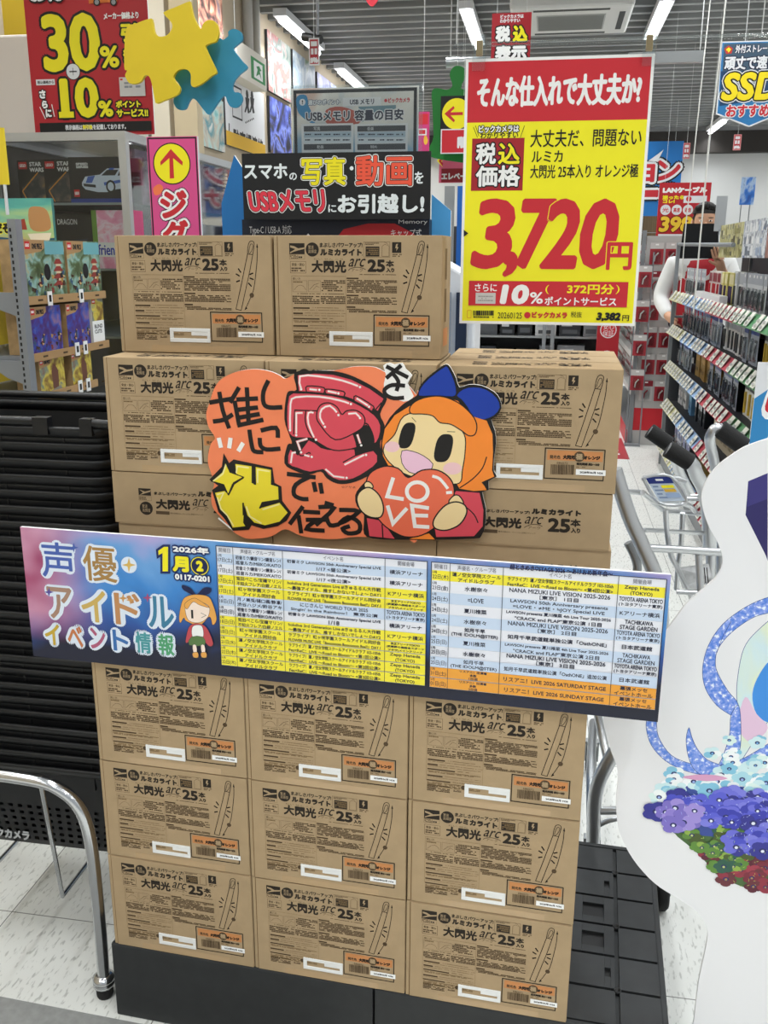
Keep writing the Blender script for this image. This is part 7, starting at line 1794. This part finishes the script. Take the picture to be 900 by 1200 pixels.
ACW = mat('#d5d6d3', 0.5, name='cassette_white')
m = MB(); m.box(-0.42, 0.42, -0.42, 0.42, 0, 0.09, ACW); m.build('cassette', ac, bevel=0.02)
m = MB(); m.box(-0.24, 0.24, -0.22, 0.22, -0.006, 0.0, mat('#aeb0ae', 0.6)); 
for k in range(16): m.box(-0.23, 0.23, -0.21 + k * 0.027, -0.20 + k * 0.027, -0.010, -0.006, mat('#8a8c8a', 0.6))
m.build('grille', ac)
for k, bx in enumerate(((-0.26, 0.26, -0.37, -0.33), (-0.26, 0.26, 0.33, 0.37), (-0.37, -0.33, -0.26, 0.26), (0.33, 0.37, -0.26, 0.26))):
    m = MB(); m.box(*bx, -0.003, 0.002, mat('#3a3c3c', 0.6)); m.build('louvre', ac)
m = MB()
for x in (-0.35, 0.35): m.box(x - 0.01, x + 0.01, -0.01, 0.01, 0.09, 0.40, GREYM)
m.build('hanger', ac)
cz = onY(372, 38, 6.0)
sc_ = thing('security_camera', 'black security camera under the ceiling beside the left tube', 'camera', cz, 0)
m = MB(); m.tube([(-0.10, 0.05, -0.01), (0.02, 0, -0.04)], 0.025, BLACK, 12); m.build('camera_body', sc_)
m = MB(); m.tube([(0, 0, -0.03), (0.01, 0, 3.225 - cz.z)], 0.008, GREYM, 8); m.build('mount', sc_)
hz = onY(436, 0, 4.0)
hh_ = thing('heart_ornament', 'red paper heart hanging at the top edge of the picture', 'ornament', (hz.x, 4.0, hz.z), 0)
m = MB(); m.prism([(p[0] * 0.034, p[1] * 0.034) for p in catmull([(0, -0.7), (-0.8, 0.1), (-0.9, 0.7), (-0.45, 1.05), (0, 0.7), (0.45, 1.05), (0.9, 0.7), (0.8, 0.1)], 4)], -0.004, 0.004, mat('#d83a48', 0.5)); m.build('heart', hh_); hang(hh_, 0, 0.02, 3.225 - hz.z)
for k, ((x0, y0), (x1, y1), yy) in enumerate((((851, -5), (831, 165), 4.3), ((826, 60), (805, 250), 6.4))):
    a0, a1 = onY(x0, y0, yy), onY(x1, y1, yy)
    cb = thing('pull_cord', ('pale cord hanging left of the SSD sign', 'pale cord hanging in front of the network-cable sign')[k], 'cord', a1, 0)
    m = MB(); v = a0 - a1; up_ = (3.225 - a1.z) / v.z
    m.tube([(0, 0, -0.5 if k else -0.7), (0, 0, 0), (v.x * 0.3 + 0.004, 0, v.z * 0.3), v, v * up_], 0.0035, mat('#d9d8d2', 0.5), 8); m.build('cord', cb)
for k, (px0, px1, yy, cc, lb) in enumerate(((520, 531, 4.2, '#8a8d8e', 'grey upright display panel left of the price sign'), (535, 542, 4.4, '#1f5fb0', 'blue upright display panel touching the price sign left edge'))):
    r_, og, w2, h = board('display_board', lb, 'board', [(px0, 218), (px1, 218), (px1, 330), (px0, 330)], (0, yy, 0), 0, 0.03, mat(cc, 0.5))
    m = MB(); m.box(-w2, w2, 0.0, 0.03, -og.z, 0, mat(cc, 0.5)); m.build('leg', r_)
wt = thing('product_stand', 'white slanted product stand behind the right top carton', 'stand', (onY(530, 300, 3.6).x, 3.6, 0), 0)
m = MB(); m.hexa([(-0.12, -0.1, 0), (0.10, -0.1, 0), (0.10, 0.2, 0), (-0.12, 0.2, 0), (-0.12, -0.1, 1.5), (0.10, -0.1, 1.38), (0.10, 0.2, 1.38), (-0.12, 0.2, 1.5)], OFFWHITE); m.build('body', wt, bevel=0.01)
m = MB()
for k in range(3): m.box(-0.09 + 0.06 * k, -0.05 + 0.06 * k, -0.12, -0.1, 1.1, 1.34, mat(('#4a5568', '#8a98a8', '#2a3040')[k], 0.3))
m.build('packets', wt)

# ------------------------------------------------------------------ shop worker holding a black folder before the face
def skin_mesh(name, verts, edges, radii, mt, parent, sub=2):
    me = bpy.data.meshes.new(name); me.from_pydata(verts, edges, [])
    o = bpy.data.objects.new(name, me); COL.objects.link(o); o.parent = parent
    md = o.modifiers.new('skin', 'SKIN'); md.use_smooth_shade = True
    for v, r in zip(me.skin_vertices[0].data, radii):
        v.radius = r if isinstance(r, tuple) else (r, r)
    me.skin_vertices[0].data[0].use_root = True
    sm = o.modifiers.new('subsurf', 'SUBSURF'); sm.levels = sub; sm.render_levels = sub
    me.materials.append(mt)
    return o
MAN = onY(826, 262, 7.32)
man = thing('person', 'person in white shirt and red vest raising a black folder before the face', 'person', (MAN.x, 7.32, 0), math.radians(-6))
SKN = mat('#c99a7c', 0.55, name='skin_tone'); HAIRB = mat('#1a1614', 0.5, bump=0.6, scale=90, name='black_hair'); SHIRT = mat('#dcdcda', 0.7, noise=0.03, scale=18, name='white_shirt'); VEST = mat('#b01f2b', 0.7, name='red_vest'); TROU = mat('#22252b', 0.8, name='dark_trousers')
fz = MAN.z - 1.715  # head height read from the picture
S_ = (MAN.z + 0.0) / 1.70
def sc3(l): return [(x * S_, y * S_, z * S_) for x, y, z in l]
bv = [(0, 0, 0.95), (0, 0, 1.10), (0, 0, 1.30), (0, 0.0, 1.43), (0, -0.01, 1.50), (0, -0.02, 1.56), (0, -0.035, 1.64), (0, -0.02, 1.74), (0, -0.01, 1.80),
      (-0.19, 0, 1.41), (-0.27, -0.01, 1.17), (-0.20, -0.22, 1.05), (-0.17, -0.29, 1.04),
      (0.19, 0, 1.41), (0.26, -0.08, 1.20), (0.14, -0.24, 1.36), (0.11, -0.28, 1.43),
      (-0.09, 0, 0.90), (-0.10, -0.01, 0.50), (-0.10, 0.02, 0.09), (-0.10, -0.13, 0.035), (0.09, 0, 0.90), (0.10, -0.01, 0.50), (0.10, 0.02, 0.09), (0.10, -0.13, 0.035)]
be = [(0, 1), (1, 2), (2, 3), (3, 4), (4, 5), (5, 6), (6, 7), (7, 8), (3, 9), (9, 10), (10, 11), (11, 12), (3, 13), (13, 14), (14, 15), (15, 16), (0, 17), (17, 18), (18, 19), (19, 20), (0, 21), (21, 22), (22, 23), (23, 24)]
brd = [0.13, 0.12, 0.14, 0.11, 0.055, 0.055, 0.075, 0.088, 0.06, 0.06, 0.045, 0.034, 0.030, 0.06, 0.045, 0.034, 0.030, 0.085, 0.06, 0.04, 0.04, 0.085, 0.06, 0.04, 0.04]
def fingers(base, direc, side, n0):
    vs, es, rs = [], [], []
    d = Vector(direc).normalized(); s = Vector(side).normalized()
    for k, (off, ln) in enumerate(((-0.030, 0.062), (-0.010, 0.074), (0.010, 0.070), (0.029, 0.055))):
        b0 = Vector(base) + s * off + d * 0.05; k0 = n0 + len(vs)
        curl = d.cross(s).normalized() * 0.018
        vs += [tuple(b0), tuple(b0 + d * ln * 0.5 + curl * 0.4), tuple(b0 + d * ln + curl)]; es += [(k0 - 0, k0 + 1), (k0 + 1, k0 + 2)]; rs += [0.010, 0.0085, 0.007]
        es.append(('hand', k0))
    t0 = Vector(base) - s * 0.03 + d * 0.01; k0 = n0 + len(vs)
    vs += [tuple(t0 - s * 0.012), tuple(t0 - s * 0.035 + d * 0.03)]; es += [('hand', k0), (k0, k0 + 1)]; rs += [0.011, 0.008]
    return vs, es, rs
for hb, dr, sd in ((12, (0.3, -0.8, -0.15), (0.2, 0.1, 1)), (16, (-0.3, -0.5, 0.8), (1, 0, 0.3))):
    v_, e_, r_ = fingers(bv[hb], dr, sd, len(bv))
    be += [(hb, e[1]) if e[0] == 'hand' else e for e in e_]; bv += v_; brd += r_
skin_mesh('body', sc3(bv), be, [r * S_ for r in brd], SKN, man)
skin_mesh('shirt', sc3([bv[i] for i in (0, 1, 2, 3, 9, 10, 11, 13, 14, 15)] + [(0, -0.005, 1.475)]), [(0, 1), (1, 2), (2, 3), (3, 4), (4, 5), (5, 6), (3, 7), (7, 8), (8, 9), (3, 10)], [r * S_ for r in (0.145, 0.137, 0.156, 0.122, 0.078, 0.066, 0.045, 0.078, 0.066, 0.045, 0.066)], SHIRT, man)
skin_mesh('vest', sc3([(0, 0, 0.88), (0, 0, 1.10), (0, 0, 1.30), (0, 0, 1.40), (-0.10, 0, 1.415), (0.10, 0, 1.415)]), [(0, 1), (1, 2), (2, 3), (3, 4), (3, 5)], [(0.168 * S_, 0.165 * S_), (0.155 * S_, 0.15 * S_), (0.172 * S_, 0.16 * S_), (0.130 * S_, 0.125 * S_), 0.088 * S_, 0.088 * S_], VEST, man)
skin_mesh('trousers', sc3([(0, 0, 0.93), (-0.09, 0, 0.88), (-0.10, -0.01, 0.50), (-0.10, 0.02, 0.10), (0.09, 0, 0.88), (0.10, -0.01, 0.50), (0.10, 0.02, 0.10)]), [(0, 1), (1, 2), (2, 3), (0, 4), (4, 5), (5, 6)], [r * S_ for r in (0.145, 0.105, 0.078, 0.06, 0.105, 0.078, 0.06)], TROU, man)
# hair cap, ears, eyes, nose and mouth
def ell(m, c, r, mt, n=16, k=10, z0=-1.0, f=None):
    vs, fs = [], []
    for i in range(k + 1):
        t = math.asin(z0) + (math.pi / 2 - math.asin(z0)) * i / k
        for j in range(n):
            p = 2 * math.pi * j / n
            vs.append((c[0] + r[0] * math.cos(t) * math.cos(p), c[1] + r[1] * math.cos(t) * math.sin(p), c[2] + r[2] * math.sin(t)))
    for i in range(k):
        for j in range(n): fs.append((i * n + j, i * n + (j + 1) % n, (i + 1) * n + (j + 1) % n, (i + 1) * n + j))
    m.add([tuple(v * S_ for v in p) for p in vs], fs, mt, True)
m = MB(); ell(m, (0, 0.012, 1.755), (0.094, 0.100, 0.098), HAIRB, z0=0.12); ell(m, (0, 0.045, 1.72), (0.090, 0.072, 0.10), HAIRB, z0=-0.9)
for k in range(9): ell(m, (-0.06 + 0.015 * k, -0.075 + 0.012 * abs(k - 4) * 0.6, 1.818 - 0.004 * abs(k - 4)), (0.02, 0.026, 0.024), HAIRB, 8, 6)
m.build('hair', man)
m = MB()
for sx in (-1, 1):
    ell(m, (sx * 0.032, -0.103, 1.715), (0.013, 0.008, 0.006), mat('#efe9e4', 0.4), 10, 8); ell(m, (sx * 0.032, -0.109, 1.715), (0.006, 0.004, 0.006), BLACK, 8, 6)
    ell(m, (sx * 0.034, -0.108, 1.736), (0.020, 0.005, 0.0035), HAIRB, 8, 6)
m.build('eyes', man)
m = MB()
for sx in (-1, 1): ell(m, (sx * 0.088, 0.0, 1.70), (0.010, 0.018, 0.030), SKN, 10, 8)
ell(m, (0, -0.112, 1.685), (0.012, 0.018, 0.022), SKN, 10, 8)
m.build('ears_and_nose', man)
m = MB(); ell(m, (0, -0.103, 1.645), (0.024, 0.007, 0.006), mat('#a8605a', 0.5), 10, 6); m.build('mouth', man)
m = MB()
for sx in (-1, 1): m.box((sx * 0.10 - 0.045) * S_, (sx * 0.10 + 0.045) * S_, -0.20 * S_, 0.07 * S_, 0.0, 0.075 * S_, BLACK)
m.build('shoes', man, bevel=0.02)
fld = onY(835, 285, 7.03)
c_ = [onY(802, 262, 7.03), onY(842, 262, 7.03), onY(842, 303, 7.03), onY(796, 303, 7.03)]
fo = thing('folder', 'black folder held up in front of the worker face', 'folder', (fld.x, 7.03, c_[2].z), 0)
m = MB(); m.prism([(p.x - fld.x, p.z - c_[2].z) for p in (c_[3], c_[2], c_[1], c_[0])], 0, 0.02, mat('#101114', 0.45, name='folder_black')); m.build('cover', fo, bevel=0.003)
